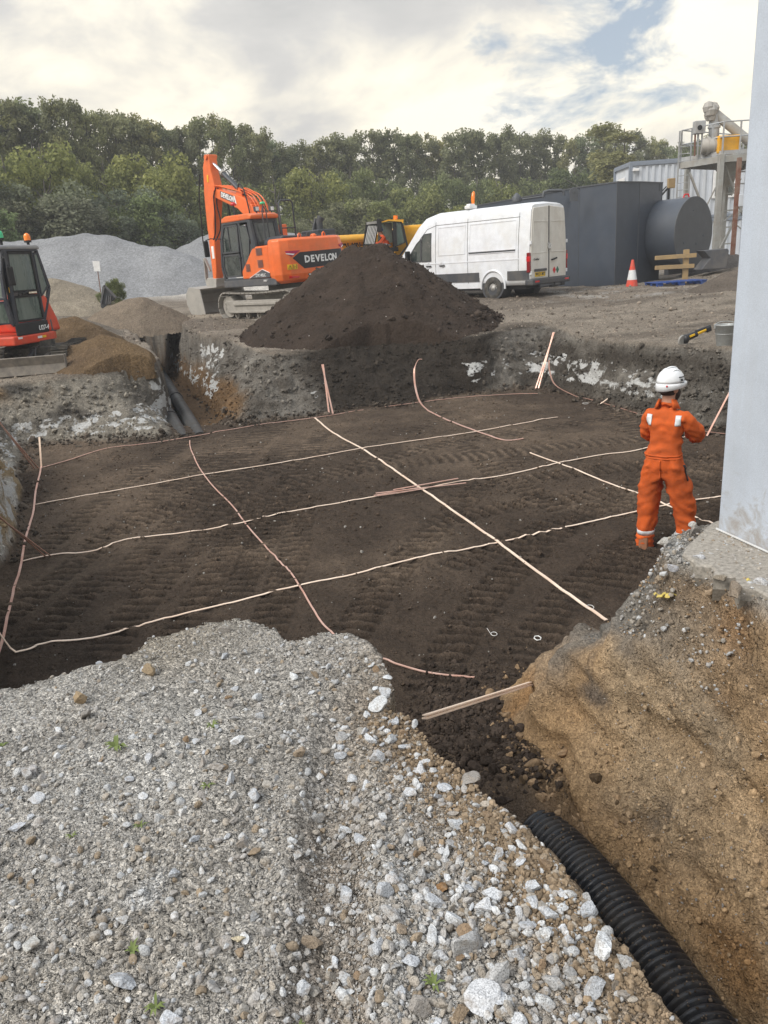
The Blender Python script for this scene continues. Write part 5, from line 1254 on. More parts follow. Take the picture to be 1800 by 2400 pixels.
heap_obj('sand_heap', 'tan stone heap seen behind the yellow telehandler', 'sand heap', [(825,585),(850,552),(900,535),(955,531),(975,543),(995,562)], 42, (.38,.29,.17), 32, rough=.15, res=.2, mat='pile', seed=8)
heap_obj('soil_heap', 'light brown soil heap right of the black bucket', 'soil heap', [(225,738),(255,716),(300,698),(335,694),(365,709),(395,728),(415,738)], 24.5, ((.25,.20,.15),(.16,.13,.10)), 33, rough=.10, res=.07, seed=9)
heap_obj('soil_heap', 'grey brown soil heap behind the small excavator beside the far trench', 'soil heap', [(60,745),(110,735),(150,738),(175,745),(190,755)], 21.5, ((.24,.21,.17),(.17,.145,.12)), 24, rough=.10, res=.06, seed=10)
heap_obj('soil_heap', 'brown soil heap just right of the small excavator', 'soil heap', [(125,768),(150,743),(175,742),(205,762),(225,780)], 18.2, ((.20,.135,.075),(.12,.085,.055)), 36, rough=.09, res=.05, seed=12)
heap_obj('soil_heap', 'low tan brown soil heap on the block before the left trench', 'soil heap', [(140,822),(170,808),(205,797),(240,788),(265,790),(295,802),(320,818)], 15.9, ((.23,.155,.082),(.13,.09,.06)), 36, rough=.08, res=.045, seed=13)
mo, mz, mb_ = heap_obj('soil_heap', 'tall dark soil heap in front of the large excavator and white van', 'soil heap', [(665,735),(760,655),(815,602),(845,580),(866,575),(885,588),(925,618),(980,655),(1040,690),(1110,718),(1165,742)], 19.6, ((.072,.052,.040),(.036,.027,.021)), 34, rough=.15, res=.045, seed=14, bumps=.05, grit=.35)
def mound_clods():
    n = 9000; x = rg.uniform(mb_[0], mb_[1], n); y = rg.uniform(mb_[2], 20.2, n); z, g = mz(x, y); k = z > g-.05; x, y, z, g = x[k], y[k], z[k], g[k]
    low = smooth(.7, .05, z-g); sz = np.clip(rg.lognormal(-4.1, .5, len(x))*(1+1.3*low*(rg.uniform(size=len(x)) < .25)), .010, .15)
    c = np.array([(.048, .037, .030)])*rg.uniform(.6, 1.6, (len(x), 1)); w = rg.uniform(size=len(x)) < .02; c[w] = (.42, .40, .38)
    o = scatter('soil_crumbs', [rock_shape(rg, 1, 3, .8) for _ in range(6)], np.stack([x, y, z+sz*.2], 1), sz, c, M['clod'], rg); tag(o, 'dark clods lying on the tall soil heap', 'soil')
mound_clods()
# ================================================================== trees
def leaf_mat(name, c1, c2, c3):
    m, nt, b, out = new_mat(name)
    oi = nt.add('ShaderNodeObjectInfo'); at = nt.add('ShaderNodeAttribute', attribute_name='leafvar').outputs['Fac']
    c = nt.ramp(at, [(0, c1), (.5, c2), (1, c3)])
    v = nt.ramp(oi.outputs['Random'], [(0, (.62, .68, .62)), (.25, (.95, .93, .80)), (.5, (1.0, 1.02, 1.0)), (.75, (1.32, 1.22, .85)), (1, (.98, 1.12, 1.12))])
    c = nt.mix(1, c, v, 'MULTIPLY'); nt.l.new(c, b.inputs['Base Color']); b.inputs['Roughness'].default_value = .7; b.inputs['Specular IOR Level'].default_value = .25
    tr = nt.add('ShaderNodeBsdfTranslucent'); nt.l.new(c, tr.inputs[0]); mx = nt.add('ShaderNodeMixShader', i_0=.42); nt.l.new(b.outputs[0], mx.inputs[1]); nt.l.new(tr.outputs[0], mx.inputs[2]); nt.l.new(mx.outputs[0], out.inputs[0])
    return m
M['leaf_bush'] = leaf_mat('willow_leaves', (.125,.15,.065), (.205,.235,.10), (.30,.325,.16))
M['leaf_tall'] = leaf_mat('birch_leaves', (.15,.158,.09), (.22,.232,.13), (.31,.315,.19))
M['leaf_dull'] = leaf_mat('sallow_leaves', (.13,.14,.095), (.205,.218,.155), (.29,.30,.23))
M['bark'] = simple('bark', (.11, .10, .085), .9, var=.4, dscale=2)
def crown_mesh(seed, blobs, n, leaf, name, mat):
    """leaf faces spread through the volume of many small clumps; unit height 1"""
    r = np.random.default_rng(seed); P = []; var = []
    w = np.array([b[3]**2 for b in blobs]); w /= w.sum(); k = r.choice(len(blobs), n, p=w)
    B = np.array([b[:4] for b in blobs])[k]
    d = r.normal(size=(n, 3)); d /= np.linalg.norm(d, axis=1)[:, None]
    rad = B[:, 3]*(r.uniform(size=n)**.45)*(1+.22*vnoise(d[:, 0]*2.3+k*3, d[:, 1]*2.3, d[:, 2]*2.3, seed))
    c = B[:, :3]+d*rad[:, None]*np.array([1, 1, .88])
    clump = vnoise(c[:, 0]*22, c[:, 1]*22, c[:, 2]*22, seed+2)
    keep = clump > -.38; c, d, k = c[keep], d[keep], k[keep]; n = len(c)
    nn = d*.7+r.normal(scale=.7, size=(n, 3))+np.array([0, 0, .4]); nn /= np.linalg.norm(nn, axis=1)[:, None]
    a = np.cross(nn, r.normal(size=(n, 3))); a /= np.linalg.norm(a, axis=1)[:, None]; b = np.cross(nn, a)
    s = leaf*r.uniform(.6, 1.4, n)[:, None]
    V = np.stack([c-a*s*1.2, c-b*s*.7, c+a*s*1.2, c+b*s*.7], 1).reshape(-1, 3)
    F = np.arange(n*4).reshape(n, 4)
    lv = np.clip(.5+.28*r.normal(size=n)+.4*vnoise(c[:, 0]*9, c[:, 1]*9, c[:, 2]*9, seed+4), 0, 1)
    return mesh_obj(name, V, F, M[mat], smooth_=False, attrs={'leafvar': np.repeat(lv, 4)}, link=False).data
def trunk_mesh(seed, h0, spread, nb, r0, name='trunk', top=.93):
    rr = random.Random(seed); mb = MB(); pts = [Vector((0, 0, -.02))]; x = y = 0
    for i in range(1, 7):
        x += rr.uniform(-.02, .02); y += rr.uniform(-.02, .02); pts.append(Vector((x, y, top*i/6)))
    mb.tube(pts, [r0*(1-.82*i/6) for i in range(7)], 6)
    for k in range(nb):
        z = rr.uniform(h0, .85); j = min(int(z/top*6), 5); base = pts[j].lerp(pts[j+1], z/top*6-j); a = rr.uniform(0, 6.28); L = spread*rr.uniform(.6, 1.1)*(1.15-z)
        e = base+Vector((math.cos(a)*L, math.sin(a)*L, L*rr.uniform(.5, 1.0))); m_ = base.lerp(e, .5)+Vector((0, 0, -.02)); mb.tube([base, m_, e], [r0*.42, r0*.28, r0*.10], 5)
    o = mb.build(name, 'bark'); me = o.data; bpy.data.objects.remove(o); return me
def bush_blobs(seed):
    r = random.Random(seed); L = [(0, 0, .45, .33)]
    for i in range(30):
        a = r.uniform(0, 6.28); z = r.uniform(.08, .86); w = .40*math.sqrt(max(.08, 1-((z-.38)/.60)**2)); L.append((math.cos(a)*w*r.uniform(.5, 1), math.sin(a)*w*r.uniform(.5, 1), z, r.uniform(.07, .16)))
    return L
def tall_blobs(seed):
    r = random.Random(seed); L = []
    for i in range(34):
        a = r.uniform(0, 6.28); z = r.uniform(.36, .95); w = .13*math.sqrt(max(.05, 1-((z-.62)/.42)**2)); L.append((math.cos(a)*w*r.uniform(.3, 1.1), math.sin(a)*w*r.uniform(.3, 1.1), z, r.uniform(.028, .068)))
    return L
BUSH = [(crown_mesh(100+i, bush_blobs(i), 17000, .0125, 'crown', 'leaf_bush' if i < 4 else 'leaf_dull'), trunk_mesh(i, .15, .4, 9, .022)) for i in range(6)]
TALL = [(crown_mesh(200+i, tall_blobs(50+i), 6200, .0082, 'crown', 'leaf_tall'), trunk_mesh(60+i, .30, .30, 16, .011)) for i in range(6)]
def tree(kind, x, y, zb, h, wd, label, group, name):
    t = thing(name, label, 'tree', (x, y, zb), random.uniform(0, 6.28), group)
    cm, tm = random.choice(kind)
    for nm, me in (('trunk', tm), ('crown', cm)):
        o = bpy.data.objects.new(nm, me); COL.objects.link(o); o.parent = t; o.scale = (h*wd, h*wd, h)
    return t
vt_b = [(-300,230),(0,240),(150,243),(230,262),(300,272),(400,300),(470,285),(525,272),(600,308),(680,350),(720,335),(800,318),(900,312),(1000,318),(1100,306),(1200,308),(1300,318),(1360,325),(1410,298),(1450,294),(1490,305),(1540,330),(1600,330),(1700,330),(1900,320),(2100,320)]
vt_f = [(-300,340),(0,345),(60,335),(120,340),(180,385),(240,360),(310,350),(370,375),(430,420),(500,430),(560,400),(640,395),(700,378),(760,385),(820,370),(900,410),(950,425),(1010,418),(1080,395),(1150,400),(1230,400),(1300,412),(1350,390),(1395,368),(1440,400),(1490,430),(1560,430),(1900,430)]
def line_y(u): return float(np.interp(u, [-300, 0, 700, 1400, 2100], [50, 54, 70, 90, 110]))
TC = {}
def TL(kind, u):
    pl = [(-60,'beyond the left picture edge'),(110,'behind the small excavator'),(300,'behind the long stone heap'),(470,'behind the right end of the long heap'),(620,'behind the large excavator boom'),(800,'behind the large excavator tail'),(960,'behind the telehandler'),(1150,'behind the front half of the van'),(1330,'behind the rear half of the van'),(1450,'behind the tall dark tank'),(1600,'behind the site cabin'),(1800,'behind the gantry'),(9999,'beyond the right picture edge')]
    w = [q[1] for q in pl if u < q[0]][0]; n = TC.get((kind, w), 0); TC[(kind, w)] = n+1
    return kind+' '+w+', '+['leftmost','second from left','third from left','fourth from left','fifth from left','sixth from left','seventh from left','eighth from left','ninth from left','tenth from left','eleventh from left','twelfth from left','thirteenth from left','fourteenth from left','fifteenth from left','sixteenth from left'][min(n, 15)]+(' there' if len((kind+w).split()) < 12 else '')
def plant_trees():
    u = -260
    k = 0
    while u < 2060:
        Y = line_y(u)+random.uniform(-1.5, 4); top = AT(u, np.interp(u, *zip(*vt_b))+random.choice([-5, 0, 5, 10]), Y); zb = float(ground_z(np.array([top.x]), np.array([Y]))[0]); h = (top.z-zb)/.97
        tree(TALL, top.x, Y, zb, h, random.uniform(.70, 1.0), TL('slender tall tree', u), 'tall slender trees of the back row', 'slender_tree'); u += random.uniform(17, 30); k += 1
    u = -240
    while u < 1950:
        Y = line_y(u)-random.uniform(4, 8); top = AT(u, np.interp(u, *zip(*vt_f))+random.uniform(-14, 12), Y); zb = float(ground_z(np.array([top.x]), np.array([Y]))[0]); h = (top.z-zb)
        tree(BUSH[:4], top.x, Y, zb, h/.96, random.uniform(.62, .92), TL('rounded bushy green tree', u), 'round bushy trees before the tall row', 'bushy_tree'); u += random.uniform(55, 95)
    u = -200
    while u < 1950:
        Y = line_y(u)-random.uniform(8.5, 12); v0 = np.interp(u, *zip(*vt_f)); top = AT(u, v0+random.uniform(70, 125), Y); zb = float(ground_z(np.array([top.x]), np.array([Y]))[0]); h = max(1.5, top.z-zb)
        tree(BUSH[2:], top.x, Y, zb, h/.96, random.uniform(1.0, 1.4), TL('low grey green bush', u), 'low bushes at the foot of the tree belt', 'sallow_bush'); u += random.uniform(50, 85)
    # a darker tree standing behind the cabin
    for (u, v, Y, wd, lab) in ((1450, 293, 74, .62, 'dark broad tree standing taller than the rest left of the cabin'), (1630, 335, 76, .8, 'green tree rising behind the cabin roof')):
        top = AT(u, v, Y); zb = float(ground_z(np.array([top.x]), np.array([Y]))[0]); tree([(TALL[0][0], TALL[0][1])] if u < 1500 else BUSH[:1], top.x, Y, zb, (top.z-zb)/.96, 1.9 if u < 1500 else .8, lab, None, 'broad_tree')
plant_trees()
# ================================================================== white van
M['van_white'] = simple('van_white_paint', (.74, .77, .82), .28, 0, dirt=(.62, .60, .55), dirt_amt=.22, dscale=1.4, coat=.5)
M['van_rear'] = simple('warm_lit_grimy_white', (.70, .69, .65), .4, 0, dirt=(.50, .45, .38), dirt_amt=.5, dscale=1.6, coat=.2, streak=True)  # rear doors: warm light put into the white, grime streaks over it
M['van_trim'] = simple('grey_plastic_trim', (.055, .060, .070), .55, 0, dirt=(.17, .155, .135), dirt_amt=.35, dscale=2)
M['seam'] = simple('dark_gap', (.05, .052, .058), .6)
M['tyre'] = simple('tyre_rubber', (.028, .028, .028), .8, 0, dirt=(.16, .145, .125), dirt_amt=.5, dscale=5)
M['rim'] = simple('steel_rim', (.40, .40, .39), .45, .4, dirt=(.25, .23, .2), dirt_amt=.5, dscale=9)
M['plate_yellow'] = simple('yellow_plate', (.80, .52, .03), .4)
M['red_paint'] = simple('red_sticker', (.60, .02, .03), .5); M['green_paint'] = simple('green_sticker', (.02, .16, .10), .5)
def van():
    wx, wy = G(1160, 703, .17)
    hd = R_(43); f = Vector((-math.sin(hd), math.cos(hd), 0)); rt_ = Vector((math.cos(hd), math.sin(hd), 0))
    org = Vector((wx, wy, .17))+rt_*.92
    root = thing('van', 'white high roof panel van with grey lower trim behind the dark soil heap', 'van', org, hd, scale=.985)
    root.scale = (.985, .985, 1.015)
    # local: origin on the ground under the rear axle; +y forward
    def sect(y):
        zt = np.interp(y, [-1.37, -1.25, 2.4, 2.9, 3.25, 3.65, 4.05, 4.25, 4.72, 4.80], [2.66, 2.72, 2.72, 2.62, 2.38, 1.95, 1.52, 1.38, 1.15, .95])
        w = np.interp(y, [-1.37, -1.2, 3.0, 4.2, 4.7, 4.80], [.985, 1.01, 1.01, .97, .86, .8])
        zl = .42; hh = zt-zl
        tw = lambda z: w*np.interp(z, [.4, .62, 1.25, 1.9, 2.45, 2.8], [.97, .995, 1.0, .955, .885, .85])
        pts = []
        for q in (0, .08, .25, .45, .65, .84, .93): z = zl+hh*q; pts.append((tw(z), z))
        pts.append((tw(zt)*.955, zt-.05)); pts.append((tw(zt)*.80, zt-.008)); pts.append((0, zt+.02))
        return [(-a, y, z) for a, z in pts]+[(a, y, z) for a, z in pts[::-1][1:]]
    ys = [-1.37, -1.33, -1.2, -.8, -.4, 0, .5, 1, 1.5, 2, 2.4, 2.7, 2.9, 3.05, 3.25, 3.45, 3.65, 3.85, 4.05, 4.25, 4.5, 4.72, 4.80]
    mb = MB(); S_ = [sect(y) for y in ys]; n = len(S_[0]); V = [p for s in S_ for p in s]; F = []
    for i in range(len(ys)-1):
        for j in range(n-1): F.append((i*n+j, i*n+j+1, (i+1)*n+j+1, (i+1)*n+j))
        F.append((i*n+n-1, i*n, (i+1)*n, (i+1)*n+n-1))
    mb.add(V, [tuple(reversed(f_)) for f_ in F], True); mb.add(S_[0], [tuple(range(n))]); mb.add(S_[-1], [tuple(reversed(range(n)))])
    body = mb.build('body', 'van_white', root)
    def sx(y, z):   # outer side surface at a height (left side, negative x)
        s = sect(y); return float(np.interp(z, [p[2] for p in s[:8]], [-p[0] for p in s[:8]]))
    def strip_on(name, path, w, mat, parent=body, off=.003, h=.006, side=-1):
        mb = MB(); P = [Vector((side*(sx(y, z)+off), y, z)) for y, z in path]
        for a, b in zip(P, P[1:]): mb.bar(a, b, w, h, up=(side, 0, 0))
        return mb.build(name, mat, parent)
    line = lambda y0, z0, y1, z1, n=8: [(y0+(y1-y0)*i/n, z0+(z1-z0)*i/n) for i in range(n+1)]
    for nm, pth in (('panel_gap', line(2.42, .60, 2.42, 2.66)), ('panel_gap', line(1.02, .46, 1.05, 2.68)), ('panel_gap', line(-.98, .62, -.98, 2.68)), ('panel_gap', line(-1.0, 2.34, 2.4, 2.34)), ('panel_gap', line(2.4, 2.34, 2.8, 2.25)+line(2.8, 2.25, 3.15, 1.95))):
        strip_on(nm, pth, .012, 'seam')
    # pressed panels outlined by shallow ribs
    for (y0, y1, z0, z1) in ((1.15, 2.30, 1.42, 2.26), (-.88, .95, 1.46, 2.26)):
        for a, b, c, d in ((y0, z0, y1, z0), (y0, z1, y1, z1), (y0, z0, y0, z1), (y1, z0, y1, z1)):
            strip_on('pressed_rib', line(a, b, c, d, 6), .028, 'van_white', h=.016)
    strip_on('door_rail', line(-.86, 1.42, .98, 1.42), .055, 'seam', h=.012); strip_on('door_rail_lip', line(-.86, 1.39, .98, 1.39), .016, 'van_white', h=.03)
    strip_on('waist_crease', line(-1.0, 1.17, 4.0, 1.17), .03, 'van_white', h=.014)
    for y0, y1 in ((-1.36, -.56), (.56, 1.02), (1.02, 3.05)): strip_on('lower_trim', line(y0, .70, y1, .70, 5), .27, 'van_trim', h=.02)
    strip_on('lower_trim', line(.55, .62, 3.0, .62, 5), .11, 'van_trim', h=.03)
    strip_on('sill', line(.50, .44, 3.1, .44, 5), .16, 'van_white', h=.05)
    for y in (2.12, 2.72):
        mb = MB(); X = -(sx(y, 1.12)+.03); mb.box((X, y, 1.10), (.03, .24, .035)); mb.build('door_handle', 'hose', body, .008)
        mb = MB(); mb.lathe((X+.015, y, 1.12), [(.08, -.004), (.06, .012), (0, .014)], 'x'); mb.build('handle_cup', 'van_white', body)
    # cab side glass
    X = lambda y, z, o=.004: -(sx(y, z)+o)
    for nm, pts in (('door_window', [(2.62, 1.26), (3.05, 1.26), (3.05, 1.98), (2.95, 2.10), (2.62, 2.12)]), ('door_window', [(3.09, 1.26), (3.72, 1.28), (3.58, 1.52), (3.30, 1.82), (3.09, 1.96)])):
        window(nm, [(X(y, z, .006), y, z) for y, z in pts], 'glass', body, frame='seam', fw=.025)
        window(nm, [(-X(y, z, .006), y, z) for y, z in pts][::-1], 'glass', body)
    window('windscreen', [(-.80, 4.02, 1.58), (.80, 4.02, 1.58), (.72, 3.05, 2.55), (-.72, 3.05, 2.55)], 'glass', body)
    mb = MB(); mb.box((-1.14, 3.58, 1.42), (.20, .10, .40)); mb.box((-1.02, 3.52, 1.30), (.14, .06, .08)); mb.build('mirror', 'hose', root, .03)
    # wheels and arches
    for yy in (0, 3.64):
        for sd_ in (-1, 1):
            mb = MB(); mb.cyl((sd_*.60, yy, .36), (sd_*1.006, yy, .42), .44, n=28); mb.build('wheel_arch', 'seam', body)
            mb = MB(); mb.tube([(sd_*1.012, yy+.47*math.cos(a), .38+.49*math.sin(a)) for a in np.linspace(-.10, math.pi+.10, 22)], .035, 6); mb.build('arch_lip', 'van_white', body)
            w = bpy.data.objects.new('wheel', None); COL.objects.link(w); w.parent = root; w.location = (sd_*.945, yy, .345)
            mb = MB(); mb.lathe((0, 0, 0), [(.20, -.11), (.31, -.12), (.345, -.08), (.348, 0), (.345, .08), (.31, .12), (.215, .115), (.20, .09)], 'x', 30); mb.build('tyre', 'tyre', w)
            mb = MB(); s_ = sd_; mb.lathe((0, 0, 0), [(.212, s_*.10), (.20, s_*.07), (.185, s_*.05), (.13, s_*.075), (.09, s_*.06), (.075, s_*.09), (.0, s_*.10)], 'x', 30); mb.build('rim', 'rim', w)
            mb = MB()
            for q in range(16):
                a = q*math.pi/8; mb.cyl((s_*.066, .158*math.cos(a), .158*math.sin(a)), (s_*.073, .158*math.cos(a), .158*math.sin(a)), .017, n=8)
            mb.build('rim_hole', 'seam', w)
    # rear: doors, handle, lamps, plate, bumper
    YR = -1.372
    rear = MB(); prof = []
    for s_ in (-1, 1):
        pp = [(s_*.02, .58), (s_*.94, .58), (s_*.945, 1.3), (s_*.90, 1.95), (s_*.84, 2.45), (s_*.80, 2.56), (s_*.02, 2.62)]
        mb = MB(); mb.prism(pp, 'y', YR-.035, YR+.02); d_ = mb.build('rear_door', 'van_rear', root, .02)
        mb = MB(); mb.bar((s_*.10, YR-.04, 2.18), (s_*.82, YR-.04, 2.18), .02, .02); mb.bar((s_*.10, YR-.04, 1.32), (s_*.84, YR-.04, 1.30), .02, .02); mb.bar((s_*.10, YR-.04, 1.32), (s_*.10, YR-.04, 2.18), .02, .02); mb.bar((s_*.82, YR-.04, 2.18), (s_*.84, YR-.04, 1.30), .02, .02); mb.build('pressed_rib', 'van_rear', d_, .006)
        for z_ in (.75, 1.6, ):
            mb = MB(); mb.box((s_*.955, YR-.03, z_), (.05, .07, .10)); mb.build('hinge', 'van_white', d_, .01)
        mb = MB(); mb.box((s_*.985, YR+.02, 1.05), (.075, .12, .56)); l = mb.build('tail_lamp', 'red_dark', root, .015)
        mb = MB(); mb.box((s_*.990, YR+.018, 1.15), (.08, .126, .15)); mb.build('brake_lens', 'red_lens', l, .01)
        mb = MB(); mb.box((s_*.80, YR-.15, .50), (.22, .03, .05)); mb.build('reflector', 'red_lens', root)
    mb = MB(); mb.box((0, YR-.02, 1.6), (.014, .05, 2.02)); mb.build('door_gap', 'seam', root)
    mb = MB(); mb.tube([(.12, YR-.05, 1.08), (.20, YR-.10, 1.10), (.34, YR-.09, 1.13), (.38, YR-.05, 1.12)], .024, 8); mb.build('rear_handle', 'hose', root)
    mb = MB(); mb.lathe((0, YR-.045, 1.48), [(0, -.012), (.085, -.010), (.105, 0), (.09, .006), (0, .006)], 'y', 24); em = mb.build('emblem', 'rim', root)
    mb = MB()
    for a, b in (((-.055, .075), (0, -.0)), ((.055, .075), (0, 0)), ((-.08, .02), (-.035, -.08)), ((-.035, -.08), (0, -.01)), ((0, -.01), (.035, -.08)), ((.035, -.08), (.08, .02))): mb.bar((a[0], YR-.060, 1.48+a[1]), (b[0], YR-.060, 1.48+b[1]), .013, .01, up=(0, 1, 0))
    mb.build('emblem_strokes', 'white_paint', em)
    mb = MB(); mb.box((-.48, YR-.06, .82), (.60, .06, .07)); mb.build('plate_lamp_bar', 'van_trim', root, .01)
    mb = MB(); mb.box((-.48, YR-.045, .70), (.52, .02, .125)); pl = mb.build('number_plate', 'plate_yellow', root)
    text('plate_lettering', 'WK21 MVT', 'black_paint', pl, (-.48, YR-.058, .70), .125, (math.pi/2, 0, 0), .002, .86, off=.002)
    text('model_lettering', 'Crafter', 'seam', root, (-.68, YR-.052, 1.13), .085, (math.pi/2, 0, 0), .002, 1.15, off=.002)
    for x_, mm in ((.28, 'red_paint'), (.46, 'green_paint')):
        mb = MB(); mb.prism([(x_-.08, .78), (x_, .68), (x_+.08, .78), (x_, .88)], 'y', YR-.045, YR-.036); mb.build('diamond_sticker', mm, root)
    mb = MB(); mb.prism([(-1.02, .40), (1.02, .40), (1.02, .58), (-1.02, .58)], 'y', YR-.16, YR+.15); mb.box((0, YR-.10, .36), (1.3, .12, .10)); mb.build('rear_bumper', 'van_trim', root, .04)
    mb = MB(); mb.box((0, YR-.2, .33), (.3, .12, .06)); mb.cyl((.0, YR-.24, .36), (0, YR-.24, .44), .03, n=8); mb.box((.55, YR-.17, .36), (.16, .06, .08)); mb.build('tow_step', 'hose', root)
    mb = MB(); mb.box((0, 1.6, .40), (1.6, 5.4, .22)); mb.build('underbody', 'seam', root)
    # beacon on a white roof bar
    mb = MB(); mb.box((-.62, 1.15, 2.78), (.38, .22, .10)); mb.box((-.62, 1.15, 2.85), (.26, .16, .06)); rb_ = mb.build('roof_bar', 'white_paint', root, .02)
    mb = MB(); mb.tube([(-.5, 1.15, 2.86), (-.5, 1.15, 3.02), (-.47, 1.15, 3.18), (-.44, 1.15, 3.24)], [.045, .06, .055, .02], 10); mb.build('orange_beacon', 'amber', rb_)
van()
# ================================================================== dark tanks, barrier, pallet, cone
M['tank'] = simple('dark_grey_tank_paint', (.058, .070, .092), .42, 0, dirt=(.075, .08, .088), dirt_amt=.22, dscale=.8, spec=.45)
M['tank2'] = simple('matt_grey_tank_end', (.080, .086, .096), .55, 0, dirt=(.10, .10, .10), dirt_amt=.25, dscale=1.2)
M['wood'] = simple('weathered_yellow_timber', (.42, .29, .14), .8, 0, dirt=(.26, .20, .13), dirt_amt=.45, dscale=5)
M['blue'] = simple('blue_pallet_paint', (.010, .055, .26), .6, 0, dirt=(.12, .14, .18), dirt_amt=.35, dscale=4)
M['cone_red'] = simple('cone_red', (.70, .055, .03), .5, 0, dirt=(.35, .2, .15), dirt_amt=.35, dscale=6)
M['cone_white'] = simple('cone_white_sleeve', (.70, .72, .74), .4, 0, dirt=(.5, .48, .45), dirt_amt=.3, dscale=6)
def tanks():
    pts = [AT(1120, 560, 34.5), AT(1356, 560, 28.0), AT(1443, 560, 26.8), AT(1495, 560, 27.5), AT(1547, 560, 28.6)]
    zb, zt = .22, 3.50
    root = thing('fuel_tank', 'tall dark grey flat sided steel tank behind the van and the cone', 'tank', (pts[2].x, pts[2].y, zb))
    o = Vector((pts[2].x, pts[2].y, zb)); B = [(p.x-o.x, p.y-o.y) for p in pts]; n = len(B)
    back = [(B[4][0]-1.2, B[4][1]+2.6), (B[0][0]+.6, B[0][1]+3.0)]
    mb = MB(); mb.prism(B+back, 'z', .06, zt-zb); mb.build('tank_wall', 'tank', root)
    for i in range(1, 5):
        mb = MB(); mb.bar((B[i][0], B[i][1]-.004, .06), (B[i][0], B[i][1]-.004, zt-zb), .016, .016); mb.build('weld_seam', 'tank2', root)
    for i in range(4):
        mb = MB(); mb.bar((*B[i], .03), (*B[i+1], .03), .10, .06); mb.build('base_rail', 'seam', root)
        mb = MB(); mb.bar((*B[i], zt-zb+.0), (*B[i+1], zt-zb+.0), .05, .04); mb.build('rim_edge', 'tank2', root)
    f = 1340; p = AT(1345, 452, 27.35)-o
    mb = MB(); mb.cyl((p.x, p.y-.03, p.z+.02), (p.x, p.y+.03, p.z+.02), .15, n=14); mb.box((p.x, p.y, p.z-.12), (.26, .05, .28)); mb.cyl((p.x, p.y-.05, p.z+.04), (p.x, p.y+.05, p.z+.04), .045, n=8); mb.build('lifting_lug', 'tank2', root)
    mb = MB(); q = [AT(u, v, 28.4)-o for u, v in ((1273, 463), (1275, 450), (1285, 447), (1315, 446), (1321, 449), (1321, 458))]; mb.tube(q, .05, 8); mb.tube([AT(1205, 470, 28.6)-o, AT(1275, 460, 28.4)-o], .035, 8); mb.build('top_pipe', 'tank2', root)
    mb = MB(); q = [AT(u, v, 28.2)-o for u, v in ((1375, 460), (1377, 447), (1418, 445), (1440, 445), (1486, 437), (1487, 448))]; mb.tube(q, .028, 6); mb.build('top_rail', 'tank2', root)
    mb = MB(); q = AT(1211, 466, 28.6)-o; mb.lathe(q, [(.16, -.1), (.16, .05), (.05, .18), (0, .2)], n=10); q = AT(1530, 441, 28.5)-o; mb.box(q, (.22, .2, .18)); q = AT(1543, 441, 28.5)-o; mb.cyl(q-Vector((0,0,.1)), q+Vector((0,0,.12)), .07, n=10); mb.build('top_fitting', 'tank2', root)
    # round tank lying on its side
    c = AT(1626, 546, 27.6); nrm = Vector((.60, -.80, 0)).normalized(); r = 1.16
    root = thing('round_tank', 'dark grey cylindrical tank lying on its side right of the tall tank', 'tank', (c.x, c.y, .28))
    cc = Vector((0, 0, c.z-.28)); mb = MB(); mb.cyl(cc, cc-nrm*4.6, r, n=64, caps=False); mb.build('tank_shell', 'tank', root)
    mb = MB(); mb.cyl(cc, cc-nrm*.03, r+.006, n=64); e = mb.build('end_plate', 'tank2', root); mb = MB(); mb.cyl(cc-nrm*4.6, cc-nrm*4.57, r+.004, n=64); mb.build('end_plate', 'tank2', root)
    sdv = Vector((.80, .60, 0))
    for a, b in ((-.55, -.30), (.62, -.10), (.2, -.35), (-.1, .72)):
        mb = MB(); q = cc+sdv*a+Vector((0, 0, b))+nrm*.002; mb.cyl(q, q+nrm*.012, .045 if b < 0 else .02, n=10); mb.build('bolt_boss', 'tank', e)
    mb = MB()
    for d in (.5, 3.9): mb.box(cc-nrm*d+Vector((0, 0, -r+.02)), (1.5, .16, .35), Matrix.Rotation(math.atan2(sdv.y, sdv.x), 3, 'Z'))
    mb.build('cradle', 'seam', root)
    mb = MB(); q = cc-nrm*.35+Vector((0, 0, r+.04)); mb.tube([q+Vector((-.1,0,-.05)), q+Vector((-.06,0,.06)), q+Vector((.06,0,.06)), q+Vector((.1,0,-.05))], .025, 6); mb.build('lifting_eye', 'red_paint', root)
    # timber barrier
    Y = 25.9; a = AT(1538, 602, Y); zb = .22
    root = thing('timber_barrier', 'weathered yellow post and rail barrier before the round tank', 'barrier', (AT(1606, 640, Y).x, Y, zb)); o = Vector(root.location)
    mb = MB(); t_ = AT(1607, 585, Y); mb.box((0, 0, (t_.z-zb)/2), (.17, .10, t_.z-zb)); mb.build('post', 'wood', root, .01)
    for v0, v1, u1 in ((605, 598, 1632), (628, 623, 1627)):
        mb = MB(); mb.bar(AT(1535, v0, Y-.08)-o, AT(u1, v1, Y-.08)-o, .05, .13); mb.build('rail', 'wood', root, .008)
    # pallet
    Y = 25.2; c = AT(1583, 655, Y); root = thing('pallet', 'blue painted timber pallet lying under the barrier', 'pallet', (c.x, Y, .20), R_(4))
    for k in range(7):
        mb = MB(); mb.box((-.72+.24*k, 0, .155), (.17, 1.0, .022)); mb.build('top_board', 'blue', root)
    for k in (-.42, 0, .42):
        mb = MB(); mb.box((0, k, .012), (1.62, .12, .022)); mb.build('bottom_board', 'blue', root)
        for j in (-.70, 0, .70): mb = MB(); mb.box((j, k, .085), (.18, .12, .115)); mb.build('block', 'blue', root)
